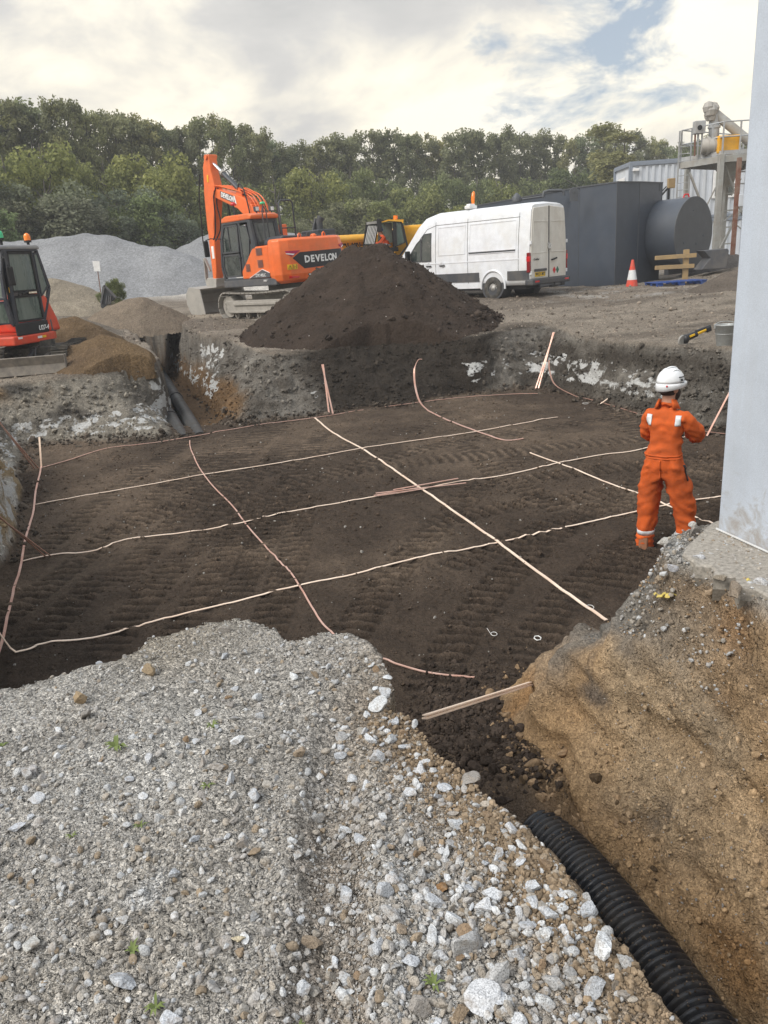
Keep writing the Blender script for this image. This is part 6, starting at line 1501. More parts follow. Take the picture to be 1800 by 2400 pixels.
    # traffic cone
    g = AT(1481, 664, 25.6); root = thing('traffic_cone', 'tall red and white traffic cone before the dark tank', 'traffic cone', (g.x, 25.6, .195), scale=.93)
    mb = MB(); mb.box((0, 0, .03), (.56, .56, .06), (0, 0, .5)); mb.build('base', 'hose', root, .02)
    for z0, z1, mm, nm in ((.06, .30, 'cone_red', 'red_body'), (.30, .62, 'cone_white', 'reflective_sleeve'), (.62, .96, 'cone_red', 'red_top')):
        rr = lambda z: .215-.175*z/.96; mb = MB(); mb.cyl((0, 0, z0), (0, 0, z1), rr(z0)+(.004 if 'white' in mm else 0), rr(z1)+(.004 if 'white' in mm else 0), 20); mb.build(nm, mm, root)
tanks()
# ================================================================== site cabin and gantry
M['cabin_white'] = simple('pale_cabin_cladding', (.60, .64, .70), .5, 0, dirt=(.48, .48, .47), dirt_amt=.25, dscale=1, streak=True)
M['cabin_trim'] = simple('grey_cabin_trim', (.22, .25, .30), .5)
M['galv'] = simple('galvanised_steel', (.42, .44, .46), .5, .3, dirt=(.30, .25, .20), dirt_amt=.35, dscale=2)
M['rust'] = simple('rusty_steel', (.17, .06, .035), .8, .1, dirt=(.32, .27, .22), dirt_amt=.45, dscale=3)
M['cream_steel'] = simple('cream_weathered_steel', (.37, .38, .37), .6, .2, dirt=(.25, .20, .15), dirt_amt=.42, dscale=2)
M['blind'] = simple('window_blind', (.42, .46, .42), .7)
def Q(zx, zy, y): return AT(1250+zx/3.0164, 220+zy/3.0164, y)
def cabin():
    Y0 = 40.0
    a = Q(690, 485, Y0); b = Q(1560, 445, Y0-.2); c = Q(604, 505, Y0+2.6)
    zt = a.z; hb = 2.75
    root = thing('site_cabin', 'pale blue grey ribbed site cabin raised up behind the tanks', 'cabin', (a.x, a.y, zt-hb*2)); o = Vector(root.location)
    f = (Vector((b.x, b.y, 0))-Vector((a.x, a.y, 0))); L = f.length; f.normalize(); s = (Vector((c.x, c.y, 0))-Vector((a.x, a.y, 0))); s = Vector((-f.y, f.x, 0)); D = 2.7
    Rz_ = Matrix((f, s, ZUP)).transposed()
    def W3(x, y, z): return Rz_@Vector((x, y, z))
    for lev in (0, 1):
        z0 = hb*lev
        mb = MB(); mb.box(W3(L/2, D/2, z0+hb/2), (L-.04, D-.04, hb-.1), Rz_); mb.build('cabin_wall', 'cabin_white', root)
        n = int(L/.30)
        for i in range(n):
            mb = MB(); mb.box(W3(.15+i*(L-.3)/(n-1), -.015, z0+hb/2), (.13, .05, hb-.42), Rz_); mb.build('cladding_rib', 'cabin_white', root)
        mb = MB()
        for x in (0, L): 
            for y in (0, D): mb.box(W3(x, y, z0+hb/2), (.16, .16, hb-.02), Rz_)
        for y in (-.01, D+.01): mb.box(W3(L/2, y, z0+hb-.09), (L, .13, .16), Rz_); mb.box(W3(L/2, y, z0+.08), (L, .12, .13), Rz_)
        for x in (-.01, L+.01): mb.box(W3(x, D/2, z0+hb-.09), (.12, D, .155), Rz_)
        mb.build('corner_frame', 'cabin_trim', root, .01)
    mb = MB(); mb.box(W3(L/2, D/2, 2*hb+.01), (L+.1, D+.1, .05), Rz_); mb.build('cabin_roof', 'cabin_trim', root)
    z0 = hb
    mb = MB(); mb.box(W3(-.03, D*.52, z0+1.12), (.05, 1.0, 2.1), Rz_); d = mb.build('door', 'white_paint', root); mb = MB(); mb.box(W3(-.06, D*.38, z0+1.35), (.02, .42, 1.3), Rz_); mb.build('door_glass', 'glass', d)
    w0 = (Q(1165, 530, Y0+2)-o).dot(f)*1.0; w1 = (Q(1300, 530, Y0+2)-o).dot(f)
    mb = MB(); mb.box(W3((w0+w1)/2, -.04, z0+1.5), (w1-w0+.1, .08, 1.25), Rz_); wf = mb.build('window', 'white_paint', root, .01)
    mb = MB(); mb.box(W3((w0+w1)/2, -.075, z0+1.72), (w1-w0-.12, .02, .62), Rz_); mb.build('blind', 'blind', wf)
    mb = MB(); mb.box(W3((w0+w1)/2, -.075, z0+1.18), (w1-w0-.12, .02, .42), Rz_); mb.build('pane', 'glass', wf)
    mb = MB(); mb.box(W3(.22, -.10, z0+hb-.35), (.30, .12, .12), Rz_); mb.box(W3(-.15, D*.9, z0+1.85), (.2, .10, .10), Rz_); mb.build('camera', 'white_paint', root, .02)
    mb = MB(); x = (Q(920, 520, Y0+.8)-o).dot(f); mb.box(W3(x, -.06, z0+.6), (.07, .07, 2.6), Rz_); mb.build('downpipe', 'hose', root)
cabin()
def gantry():
    Y = 31.0; YB = 33.2
    c = Q(1285, 1095, Y); root = thing('gantry', 'weathered steel loading gantry with railed platform beside the column', 'gantry', (c.x, Y, .35)); o = Vector(root.location)
    q = lambda x, z, y=Y: Q(x, z, y)-o
    def bar(name, p0, p1, w, h, mat='cream_steel', y0=Y, y1=None):
        mb = MB(); mb.bar(q(*p0, y0), q(*p1, y1 or y0), w, h); return mb.build(name, mat, root)
    def zf(p, z=0.0): p = p.copy(); p.z = z; return p
    # legs
    L0 = q(1330, 425); L1 = zf(q(1285, 1095)); L1.x = L0.x; L1.y = L0.y
    mb = MB(); mb.bar(L1, L0, .20, .20, up=(0, 1, 0)); mb.build('leg', 'cream_steel', root, .02)
    A0 = q(1090, 500, YB); A1 = zf(A0); mb = MB(); mb.bar(A1, A0, .18, .18, up=(0, 1, 0)); mb.build('leg', 'cream_steel', root, .02)
    B0 = q(1370, 455, YB); mb = MB(); mb.bar(zf(B0), B0, .2, .2, up=(0, 1, 0)); mb.build('leg', 'cream_steel', root)
    C0 = q(1660, 400, Y); mb = MB(); mb.bar(zf(C0), C0, .24, .24, up=(0, 1, 0)); mb.build('leg', 'cream_steel', root)
    # platform: deck and edge beams
    p0, p1, p2, p3 = q(1040, 488, 32.6), q(1335, 425, Y), q(1700, 385, Y), q(1480, 430, 35.5)
    zt = (p1.z+p0.z)/2
    pl = [(p.x, p.y) for p in (p0, p1, p2, p3)]
    mb = MB(); mb.prism(pl, 'z', zt-.05, zt); mb.build('platform_deck', 'galv', root)
    ring = [Vector((a, b, zt-.14)) for a, b in pl]
    for i in range(4):
        mb = MB(); mb.bar(ring[i], ring[(i+1) % 4], .10, .22); mb.build('edge_beam', 'cream_steel', root)
        mb = MB(); a, b = ring[i]+Vector((0,0,.22)), ring[(i+1) % 4]+Vector((0,0,.22)); mb.bar(a, b, .02, .14); mb.build('toe_board', 'galv', root)
    def railing(a, b, n, h=1.12):
        for k in (h, h*.55):
            mb = MB(); mb.tube([a+Vector((0,0,k)), b+Vector((0,0,k))], .026, 6); mb.build('handrail', 'galv', root)
        for i in range(n):
            p = a.lerp(b, i/n); mb = MB(); mb.box(p+Vector((0,0,h/2)), (.05, .05, h)); mb.build('rail_post', 'galv', root)
    T = [Vector((a, b, zt)) for a, b in pl]
    railing(T[0], T[1], 4); railing(T[1], T[2], 3); railing(T[3], T[0], 4)
    # vertical ladder at the left end with hoops of rungs
    a = T[0]+Vector((-.10, -.05, 0)); b = T[0]+Vector((.32, -.18, 0)); zl = -.2
    mb = MB()
    for s_ in (a, b): mb.bar(Vector((s_.x, s_.y, zl-zt*0+.3)), s_+Vector((0,0,1.1)), .05, .05)
    ld = mb.build('ladder', 'galv', root)
    for k in range(17):
        z = .5+k*.26
        if z < zt+.9: mb = MB(); mb.tube([(a.x, a.y, z), (b.x, b.y, z)], .016, 6); mb.build('rung', 'galv', ld)
    # lattice stair tower of braces on the right
    u0, u1 = q(1350, 700, 32), q(1440, 700, 32)
    for x in (u0, u1): mb = MB(); mb.bar((x.x, x.y, 0), (x.x, x.y, zt-.2), .07, .07); mb.build('lattice_post', 'cream_steel', root)
    for k in range(7):
        z = .35+k*.62; mb = MB(); mb.bar((u0.x, u0.y, z), (u1.x, u1.y, z), .05, .05); mb.build('lattice_rung', 'cream_steel', root)
    for (x0, z0, x1, z1, w) in ((1350,475,1420,690,.09),(1105,560,1180,755,.10),(1300,640,1225,790,.06),(1320,1095,1500,750,.11),(1330,1090,1420,890,.10),(1440,760,1500,900,.10),(1350,900,1440,820,.05),(1440,930,1500,980,.05),(1400,720,1470,600,.04)):
        bar('brace', (x0, z0), (x1, z1), w, w*.6, y0=Y+.5)
    for (x0, z0, x1, z1) in ((1390,555,1560,545),(1380,640,1560,630),(1350,655,1460,650)): bar('cross_rail', (x0, z0), (x1, z1), .05, .05, 'galv', Y+1.5)
    r0 = q(1458, 450, 29.5); mb = MB(); r1 = q(1405, 1170, 29.5); r1.x = r0.x; mb.bar(zf(r1, -.1), r0, .13, .13, up=(0,1,0)); mb.build('rusty_post', 'rust', root)
    mb = MB(); mb.box(q(1470, 752, 29.45), (.20, .10, .42)); mb.build('white_box', 'cabin_white', root, .02)
    # hopper under the deck
    mb = MB(); c0 = q(1385, 480, 32.2); V = []
    for dz, w in ((0, .50), (-.5, .22), (-.9, .14)): V += [(c0.x-w, c0.y-w, c0.z+dz), (c0.x+w, c0.y-w, c0.z+dz), (c0.x+w, c0.y+w, c0.z+dz), (c0.x-w, c0.y+w, c0.z+dz)]
    mb.add(V, [(3,2,1,0)]+[(i*4+j, i*4+(j+1) % 4, (i-1)*4+(j+1) % 4, (i-1)*4+j) for i in (1, 2) for j in range(4)]+[(8,9,10,11)]); mb.build('hopper', 'cream_steel', root)
    # auger: upright spout, inclined tube, gearbox on top, motor on deck
    a = q(1275, 335, 32.0); t_ = q(1280, 150, 32.0); mb = MB(); mb.cyl(a, t_, .19, n=16); mb.cyl(q(1278, 235, 32.0)-Vector((0,0,.04)), q(1278, 235, 32.0)+Vector((0,0,.04)), .23, n=16); mb.build('spout', 'galv', root)
    mb = MB(); mb.cyl(q(1285, 140, 32.0), q(1640, 430, 31.4), .17, n=20); mb.build('auger_tube', 'cream_steel', root)
    mb = MB()
    for k, (x, z, r_) in enumerate(((1240, 95, .22), (1275, 92, .18), (1255, 118, .25), (1245, 145, .20), (1290, 100, .14), (1222, 92, .12), (1262, 165, .16), (1235, 175, .10))): p = q(x, z, 31.9+.1*(k % 2)); mb.lathe(p, [(0, -r_), (r_*.8, -r_*.7), (r_, 0), (r_*.7, r_*.7), (0, r_)], n=9, sm=False)
    mb.build('gearbox', 'steel_dusty', root)
    mb = MB(); mb.cyl(q(1190, 372, 31.6), q(1315, 365, 31.4), .27, n=16); mb.cyl(q(1215, 372, 31.6), q(1235, 371, 31.6), .34, n=16); mb.cyl(q(1260, 370, 31.5), q(1285, 368, 31.5), .32, n=16); mb.build('drive_drum', 'steel_dusty', root)
    mb = MB(); c0 = q(1362, 362, 31.4); mb.box(c0, (.85, .6, .62)); mb.build('motor_cover', 'tele_yellow', root, .05)
    mb = MB(); mb.box(q(1172, 238, 31.8), (.42, .25, .45)); e = mb.build('control_box', 'galv', root, .03); mb = MB(); mb.cyl(q(1178, 238, 31.66), q(1178, 238, 31.64), .09, n=10); mb.build('gauge', 'hose', e)
    for x in (1140, 1160): mb = MB(); mb.bar(q(x, 440, 31.8), q(x+5, 265, 31.8), .05, .05); mb.build('control_post', 'rust' if x < 1150 else 'galv', root)
    mb = MB(); mb.box(q(975, 632, 34), (.30, .14, .38)); mb.build('junction_box', 'wood', root, .02)
    mb = MB(); mb.tube([q(960, 655, 34), q(900, 725, 34)], .04, 6); mb.tube([q(940, 655, 34), q(900, 700, 34)], .025, 6); mb.build('conduit', 'hose', root)
gantry()
# soil heap and dumped machinery to the right, near the column
heap_obj('soil_heap', 'dark grey rubble heap at the foot of the gantry beside the column', 'soil heap', [(1665,606),(1680,596),(1700,592),(1740,598),(1800,604)], 29.5, ((.13,.12,.115),(.07,.065,.06)), 30, rough=.12, res=.08, seed=17)
heap_obj('soil_heap', 'low grey brown soil heap behind the metal bucket', 'soil heap', [(1665,662),(1690,645),(1720,633),(1780,628),(1850,640)], 22.5, ((.17,.14,.115),(.10,.085,.07)), 25, rough=.10, res=.07, seed=18)
mb = MB(); r_ = thing('scrap_bucket', 'old dark machine bucket half buried in the rubble beside the round tank', 'machine bucket', AT(1663, 612, 26.8)-Vector((0,0,.25)))
mb.prism([(-.4, 0), (.45, 0), (.5, .55), (.45, .62), (-.35, .60), (-.1, .35)], 'y', -.3, .35); mb.build('bucket_shell', 'ex_skirt', r_, .02)
# ================================================================== telehandler and its driver
def telehandler():
    Y = 28.0; c = AT(885, 690, Y)
    root = thing('telehandler', 'yellow telescopic handler with open cab door behind the soil heap', 'telehandler', (c.x, Y, .30)); o = Vector(root.location)
    q = lambda zx, zy, y=Y: AT(750+zx/4.74, 450+zy/4.74, y)-o
    # chassis and wheels
    mb = MB(); mb.box((-.5, .9, .85), (4.6, 1.1, .55)); mb.build('chassis', 'tele_yellow', root, .05)
    for x in (-1.9, 1.5):
        for y in (-.05, 1.9):
            w = bpy.data.objects.new('wheel', None); COL.objects.link(w); w.parent = root; w.location = (x, y, .52)
            mb = MB(); mb.lathe((0,0,0), [(.28, -.2), (.46, -.2), (.52, -.14), (.52, .14), (.46, .2), (.28, .2)], 'y', 24); mb.build('tyre', 'tyre', w); mb = MB(); mb.lathe((0,0,0), [(.30, -.12), (.12, -.1), (0, -.12)], 'y', 20); mb.build('rim', 'tele_yellow', w)
    # boom: outer box, inner tube
    bb = MB(); bb.bar(q(1250, 540, Y+1.3), q(-60, 590, Y+1.3), .40, .55); bb.build('boom', 'tele_yellow', root, .03)
    t = text('boom_lettering', 'LOADALL', 'black_paint', root, q(318, 578, Y+1.075), .30, (math.pi/2, 0, 0), .004, off=.004); t.rotation_euler = (math.pi/2, -R_(1.5), 0)
    mb = MB(); mb.cyl(q(520, 510, Y+.9), q(150, 530, Y+.9), .14, n=14); mb.build('lift_cylinder', 'tele_yellow', root)
    mb = MB(); mb.box(q(1050, 560, Y+1.2), (1.5, 1.0, 1.15)); mb.build('engine_housing', 'tele_yellow', root, .08)
    # cab
    y0, y1 = Y-.05, Y+.9
    out_ = [(485, 600), (520, 345), (690, 322), (900, 312), (930, 420), (970, 600), (860, 740), (600, 740)]
    mb = MB()
    for y in (y0, y1):
        P = [q(a, b, y) for a, b in out_]
        for i in range(len(P)): mb.bar(P[i], P[(i+1) % len(P)], .06, .06, up=(0, 1, 0))
        mb.bar(q(820, 320, y), q(835, 600, y), .09, .06, up=(0, 1, 0)); mb.bar(q(640, 340, y), q(600, 600, y), .08, .06, up=(0, 1, 0))
    for a, b in out_[:6]: mb.bar(q(a, b, y0), q(a, b, y1), .05, .05)
    mb.build('cab_frame', 'hose', root)
    mb = MB(); A = [(680, 330), (760, 305), (930, 305), (925, 352), (905, 330), (760, 322), (690, 340)]
    mb.add([q(a, b, y0-.06) for a, b in A]+[q(a, b, y1+.06) for a, b in A], [tuple(reversed(range(7))), tuple(range(7, 14))]+[(i, (i+1) % 7, 7+(i+1) % 7, 7+i) for i in range(7)]); mb.build('cab_roof', 'tele_yellow', root)
    window('quarter_window', [q(840, 330, y0), q(900, 335, y0), q(945, 560, y0), q(850, 600, y0)], 'glass_dusty', root, frame='hose', fw=.04)
    window('far_window', [q(650, 350, y1), q(800, 340, y1), q(805, 560, y1), q(640, 590, y1)], 'glass_dusty', root)
    window('windscreen', [q(490, 590, y0), q(600, 590, y0+.1), q(640, 360, y0+.1), q(530, 365, y0)], 'glass_dusty', root, frame='hose', fw=.03)
    for k in range(7):
        mb = MB(); mb.bar(q(500+16*k, 575, y0-.05), q(538+16*k, 375, y0-.05), .02, .02); mb.build('guard_bar', 'white_paint', root)
    mb = MB(); mb.bar(q(515, 350, y0-.05), q(640, 335, y0-.05), .05, .08); mb.build('lamp_bar', 'rim', root)
    mb = MB(); mb.box(q(658, 370, y0-.12), (.16, .06, .42)); mb.build('mirror', 'hose', root, .02)
    mb = MB(); mb.cyl(q(840, 310, Y+.4), q(840, 262, Y+.4), .075, n=12); mb.build('beacon', 'amber', root)
    mb = MB(); mb.box(q(790, 640, Y+.4), (.5, .5, .14)); mb.box(q(825, 540, Y+.4), (.12, .46, .7)); mb.build('seat', 'hose', root, .03)
    mb = MB(); st = q(655, 545, Y+.4); mb.tube([st+Vector((.12*math.cos(a), .19*math.sin(a), .16*math.cos(a))) for a in np.linspace(0, 6.28, 17)[:-1]], .016, 6, closed=True); mb.tube([st, q(620, 640, Y+.4)], .03, 6); mb.build('steering_wheel', 'hose', root)
    mb = MB(); mb.box(q(700, 750, Y+.4), (2.2, .9, .1)); mb.build('cab_floor', 'hose', root)
    return root, q
TELE, TQ = telehandler()
# ================================================================== people
M['hi_orange'] = simple('orange_coverall_cloth', (.66, .125, .028), .85, 0, dirt=(.20, .07, .035), dirt_amt=.24, dscale=3.2, spec=.15, bump=.5, bscale=220, var=.08)
M['skin'] = simple('skin', (.50, .27, .19), .55, 0, dirt=(.42, .2, .14), dirt_amt=.3, dscale=8, spec=.35)
M['helmet_white'] = simple('helmet_shell', (.80, .82, .85), .25, coat=.4)
M['helmet_blue'] = simple('blue_helmet', (.02, .06, .36), .3)
M['hair'] = simple('dark_hair', (.035, .022, .016), .8, bump=.6, bscale=150)
M['reflective'] = simple('reflective_tape', (.66, .70, .74), .35, .1, dirt=(.45, .43, .40), dirt_amt=.25, dscale=6)
M['boot'] = simple('tan_leather_boot', (.34, .15, .08), .7, 0, dirt=(.10, .07, .05), dirt_amt=.5, dscale=8)
M['glove'] = simple('dark_glove', (.02, .02, .022), .8)
M['trousers'] = simple('grey_trousers', (.27, .25, .22), .85)
M['hi_vis'] = simple('hi_vis_orange', (.85, .12, .03), .7)
def skin_mesh(name, J, E, mats, parent, region, sub=2, wrinkle=0.0, seed=0, rootj=0):
    me = bpy.data.meshes.new(name); me.from_pydata([j[0] for j in J], E, []); me.update()
    o = bpy.data.objects.new(name, me); COL.objects.link(o)
    s = o.modifiers.new('s', 'SKIN'); s.use_smooth_shade = True; s.branch_smoothing = .6
    lay = me.skin_vertices[0] if me.skin_vertices else None
    for i, j in enumerate(J):
        r = j[1]; lay.data[i].radius = (r if hasattr(r, '__len__') else (r, r)); lay.data[i].use_root = (i == rootj)
    u = o.modifiers.new('u', 'SUBSURF'); u.levels = sub; u.render_levels = sub
    bpy.context.view_layer.update(); m2 = bpy.data.meshes.new_from_object(o.evaluated_get(bpy.context.evaluated_depsgraph_get())); bpy.data.objects.remove(o)
    m2.name = name; m2.materials.clear()
    for k in mats: m2.materials.append(M[k])
    n = len(m2.vertices); co = np.zeros(n*3); m2.vertices.foreach_get('co', co); co = co.reshape(-1, 3)
    nr = np.zeros(n*3); m2.vertices.foreach_get('normal', nr); nr = nr.reshape(-1, 3)
    if wrinkle:
        w = region_w(co) if False else np.ones(n)
        f = np.abs(fbm(co[:, 0]*.8, co[:, 1]*.8, co[:, 2]*1.9+.9*np.abs(co[:, 0]), 8.5, 3, seed))*2-.5
        cl = np.array([region(c) == 0 for c in co]); co = co+nr*(wrinkle*f*cl)[:, None]
        m2.vertices.foreach_set('co', co.ravel().astype(np.float32))
    for p in m2.polygons: p.material_index = region(np.array(p.center)); p.use_smooth = True
    m2.update(); o = bpy.data.objects.new(name, m2); COL.objects.link(o); o.parent = parent; return o
def hand(parent, wrist, dirv, palmn, side, mat, sc=1.0, name='hand'):
    d = Vector(dirv).normalized(); nrm = Vector(palmn).normalized(); sd_ = d.cross(nrm).normalized()*side
    J = [(wrist, .028)]; E = []; w = Vector(wrist)
    J.append((w+d*.05*sc, (.036, .018))); E.append((0, 1))
    for k in range(4):
        b = len(J); off = sd_*(-.030+.020*k)*sc; L = (.07, .078, .073, .058)[k]*sc
        p0 = w+d*.085*sc+off; p1 = p0+d*L*.5+nrm*.012; p2 = p1+d*L*.25+nrm*.030
        J += [(p0, .0095), (p1, .0085), (p2, .0075)]; E += [(1, b), (b, b+1), (b+1, b+2)]
    b = len(J); p0 = w+d*.03-sd_*.035; p1 = p0+d*.035-sd_*.018+nrm*.015; J += [(p0, .013), (p1, .010)]; E += [(1, b), (b, b+1)]
    return skin_mesh(name, J, E, [mat], parent, lambda c: 0, 2)
def worker():
    x, y = G(1515, 1283, PD); x += .13; y -= .02
    HD = R_(-36)
    root = thing('person', 'worker in orange coveralls and white helmet standing in the pit, seen from behind', 'person', (x, y, surf(x, y)+.005), HD); root.scale = (.93, .95, .985)
    V_ = Vector
    J = [(V_((0, 0, .95)), (.215, .165)), (V_((0, -.01, 1.10)), (.205, .155)), (V_((0, -.01, 1.27)), (.220, .160)), (V_((0, -.005, 1.41)), (.200, .140)), (V_((0, 0, 1.50)), (.085, .080)), (V_((.005, .015, 1.555)), .064), (V_((.01, .03, 1.62)), (.075, .085)), (V_((.015, .035, 1.70)), (.082, .098)), (V_((.015, .025, 1.765)), (.060, .07)),
         (V_((.175, -.01, 1.415)), .098), (V_((.245, .06, 1.30)), .092), (V_((.285, .15, 1.18)), .084), (V_((.20, .30, 1.18)), .070), (V_((.10, .33, 1.19)), .052),
         (V_((-.175, -.01, 1.415)), .098), (V_((-.21, .04, 1.29)), .088), (V_((-.215, .10, 1.17)), .078), (V_((-.13, .27, 1.13)), .066), (V_((-.04, .34, 1.14)), .050),
         (V_((-.110, 0, .84)), (.160, .165)), (V_((-.135, .005, .66)), .142), (V_((-.150, .02, .47)), .125), (V_((-.160, 0, .26)), .106), (V_((-.165, .0, .10)), (.092, .10)),
         (V_((.115, .01, .84)), (.160, .165)), (V_((.165, .04, .66)), .142), (V_((.205, .08, .47)), .124), (V_((.245, .08, .26)), .106), (V_((.27, .09, .10)), (.092, .10))]
    E = [(0,1),(1,2),(2,3),(3,4),(4,5),(5,6),(6,7),(7,8),(3,9),(9,10),(10,11),(11,12),(12,13),(3,14),(14,15),(15,16),(16,17),(17,18),(0,19),(19,20),(20,21),(21,22),(22,23),(0,24),(24,25),(25,26),(26,27),(27,28)]
    reg = lambda c: 1 if (c[2] > 1.545 and abs(c[0]) < .2) else 0
    skin_mesh('body', J, E, ['hi_orange', 'skin'], root, reg, 3, .026, 77)
    hd = Matrix.Rotation(R_(-34), 3, 'Z'); hc = V_((.015, .03, 1.70))
    def H(p): return hc+hd@V_(p)
    def hb(mb): mb.v = [tuple(H(v)) for v in mb.v]; return mb
    # collar
    mb = MB(); pts = [(.098*math.cos(a), .095*math.sin(a)+.008, 1.515+.022*math.sin(a+math.pi)) for a in np.linspace(-.9, math.pi+.9, 26)]
    V = []; 
    for p in pts: V += [(p[0]*1.15, p[1]*1.15, p[2]-.03), (p[0]*.93, p[1]*.95, p[2]+.045), (p[0]*1.22, p[1]*1.22, p[2]-.035+.0)]
    F = [];
    for i in range(len(pts)-1): F += [(3*i, 3*i+3, 3*i+4, 3*i+1), (3*i+1, 3*i+4, 3*i+5, 3*i+2)]
    mb.add(V, F, True); col_ = mb.build('collar', 'hi_orange', root); sm = col_.modifiers.new('t', 'SOLIDIFY'); sm.thickness = .008
    # waist elastic
    # shrink-wrapped reflective pieces
    body = [c for c in root.children if c.name.startswith('body')][0]
    from mathutils.bvhtree import BVHTree
    bm = bmesh.new(); bm.from_mesh(body.data); bvh = BVHTree.FromBMesh(bm)
    for z_, r_ in ((1.035, .011), (1.010, .009)):
        P_ = []
        for a in np.linspace(0, 2*math.pi, 49)[:-1]:
            d_ = V_((-math.cos(a), -math.sin(a), 0)); h_ = bvh.ray_cast(V_((.4*math.cos(a), .4*math.sin(a), z_)), d_)
            if h_[0]: P_.append(h_[0]+d_*.002)
        mb = MB(); mb.tube(P_, r_, 6, closed=True); mb.build('waistband', 'hi_orange', root)
    def patch(name, fn, nu, nv, mat, off=.006):
        V = []
        for i in range(nu+1):
            for j in range(nv+1):
                o_, d_ = fn(i/nu, j/nv); hit = bvh.ray_cast(V_(o_), V_(d_))
                p, n_ = (hit[0], hit[1]) if hit[0] else (V_(o_)+V_(d_)*.3, -V_(d_))
                V.append(tuple(p-V_(d_).normalized()*off))
        F = [(i*(nv+1)+j, (i+1)*(nv+1)+j, (i+1)*(nv+1)+j+1, i*(nv+1)+j+1) for i in range(nu) for j in range(nv)]
        o_ = mesh_obj(name, V, F, M[mat], root); m_ = o_.modifiers.new('t', 'SOLIDIFY'); m_.thickness = .003; return o_
    for s_ in (-1, 1): patch('shoulder_tape', lambda a, b, s_=s_: ((s_*(.115+.055*a), -.6, 1.335+.10*b), (0, 1, 0.0)) if True else None, 4, 6, 'reflective')
    patch('ankle_tape', lambda a, b: ((-.163+.16*math.cos(a*2*math.pi), -.003+.16*math.sin(a*2*math.pi), .165+.06*b), (-math.cos(a*2*math.pi), -math.sin(a*2*math.pi), 0)), 26, 2, 'reflective')
    patch('ankle_tape', lambda a, b: ((.262+.16*math.cos(a*2*math.pi), .085+.16*math.sin(a*2*math.pi), .165+.06*b), (-math.cos(a*2*math.pi), -math.sin(a*2*math.pi), 0)), 26, 2, 'reflective')
    for cx_, cy_ in ((-.165, .0), (.27, .09)):
        V = []; m_ = 28; hs = (.035, .050, .075, .095, .12, .145, .175)
        for hi_, h_ in enumerate(hs):
            for k_ in range(m_):
                a = 2*math.pi*k_/m_; r_ = .088+.012*math.sin(hi_*2.6+1.3*math.sin(a*2))+(.004*math.sin(a*5+hi_)); V.append((cx_+r_*math.cos(a), cy_+r_*1.08*math.sin(a), h_))
        mb = MB(); mb.add(V, [(i*m_+k, i*m_+(k+1) % m_, (i+1)*m_+(k+1) % m_, (i+1)*m_+k) for i in range(len(hs)-1) for k in range(m_)], True); o_ = mb.build('trouser_cuff', 'hi_orange', root); t_ = o_.modifiers.new('t', 'SOLIDIFY'); t_.thickness = .004
    # trouser side pocket seam and back yoke seam
    patch('back_seam', lambda a, b: ((-.006+.012*b, -.6, .80+.20*a), (0, 1, 0)), 10, 1, 'hi_orange', .008)
    patch('side_pocket', lambda a, b: ((.6, -.02+.03*b-.02*a, .78+.16*a), (-1, 0, 0)), 6, 1, 'glove', .004)
    bm.free()
    # face: beard, nose, ear, neck hair
    mb = hb(MB().lathe((0, .045, -.075), [(0, -.085), (.045, -.07), (.066, -.03), (.070, .01), (.060, .03), (0, .035)], n=16)); bd = mb.build('beard', 'hair', root)
    mb = MB(); mb.add([(-.014, .108, -.045), (.014, .108, -.045), (0, .138, -.05), (0, .112, .005)], [(0, 1, 2), (0, 2, 3), (1, 3, 2), (0, 3, 1)], True); hb(mb).build('nose', 'skin', root, .004)
    for s_ in (-1, 1):
        mb = MB(); mb.lathe((s_*.086, -.005, -.035), [(0, -.008), (.024, -.006), (.031, .004), (.022, .012), (0, .008)], 'x', 12); hb(mb).build('ear', 'skin', root)
        mb = MB(); mb.lathe((s_*.032, .094, .0), [(0, -.011), (.011, 0), (0, .011)], n=10); hb(mb).build('eye', 'white_paint', root)
    mb = MB(); mb.add([(-.03, .113, -.078), (.03, .113, -.078), (.022, .119, -.085), (-.022, .119, -.085)], [(0, 1, 2, 3)]); hb(mb).build('mouth', 'skin', root)
    mb = MB(); mb.lathe((0, -.025, -.02), [(.0, -.075), (.07, -.065), (.083, -.02), (.086, .02), (.0, .03)], n=20); hb(mb).build('hair', 'hair', root)
    # helmet: dome, brim, ridge, rear strap
    hl = bpy.data.objects.new('helmet', None)
    prof = []; nseg = 32; rings = []
    for i in range(9):
        a = i/8*math.pi/2; rings.append((math.cos(a), math.sin(a)))
    V = []
    for cr, sr in rings:
        for k in range(nseg):
            t_ = 2*math.pi*k/nseg; V.append((.122*cr**.8*math.cos(t_), .146*cr**.8*math.sin(t_)-.005, .03+.135*sr))
    F = [(i*nseg+k, i*nseg+(k+1) % nseg, (i+1)*nseg+(k+1) % nseg, (i+1)*nseg+k) for i in range(8) for k in range(nseg)]
    mb = MB(); mb.add(V, F, True)
    V = []
    for r_, dz in ((1.0, .03), (1.03, .012), (1.05, -.020), (1.0, -.022)):
        for k in range(nseg):
            t_ = 2*math.pi*k/nseg; fr = max(0, math.sin(t_)); bk = max(0, -math.sin(t_)); V.append((.122*r_*math.cos(t_)*(1+.02*fr), (.146*r_+(.045*fr**3 if r_ > 1.02 else 0))*math.sin(t_)-.005, dz-(.022*bk if dz < .01 else 0)+.012*fr))
    mb.add(V, [(i*nseg+(k+1) % nseg, i*nseg+k, (i+1)*nseg+k, (i+1)*nseg+(k+1) % nseg) for i in range(3) for k in range(nseg)], True)
    shell = hb(mb).build('helmet', 'helmet_white', root); so = shell.modifiers.new('t', 'SOLIDIFY'); so.thickness = .004
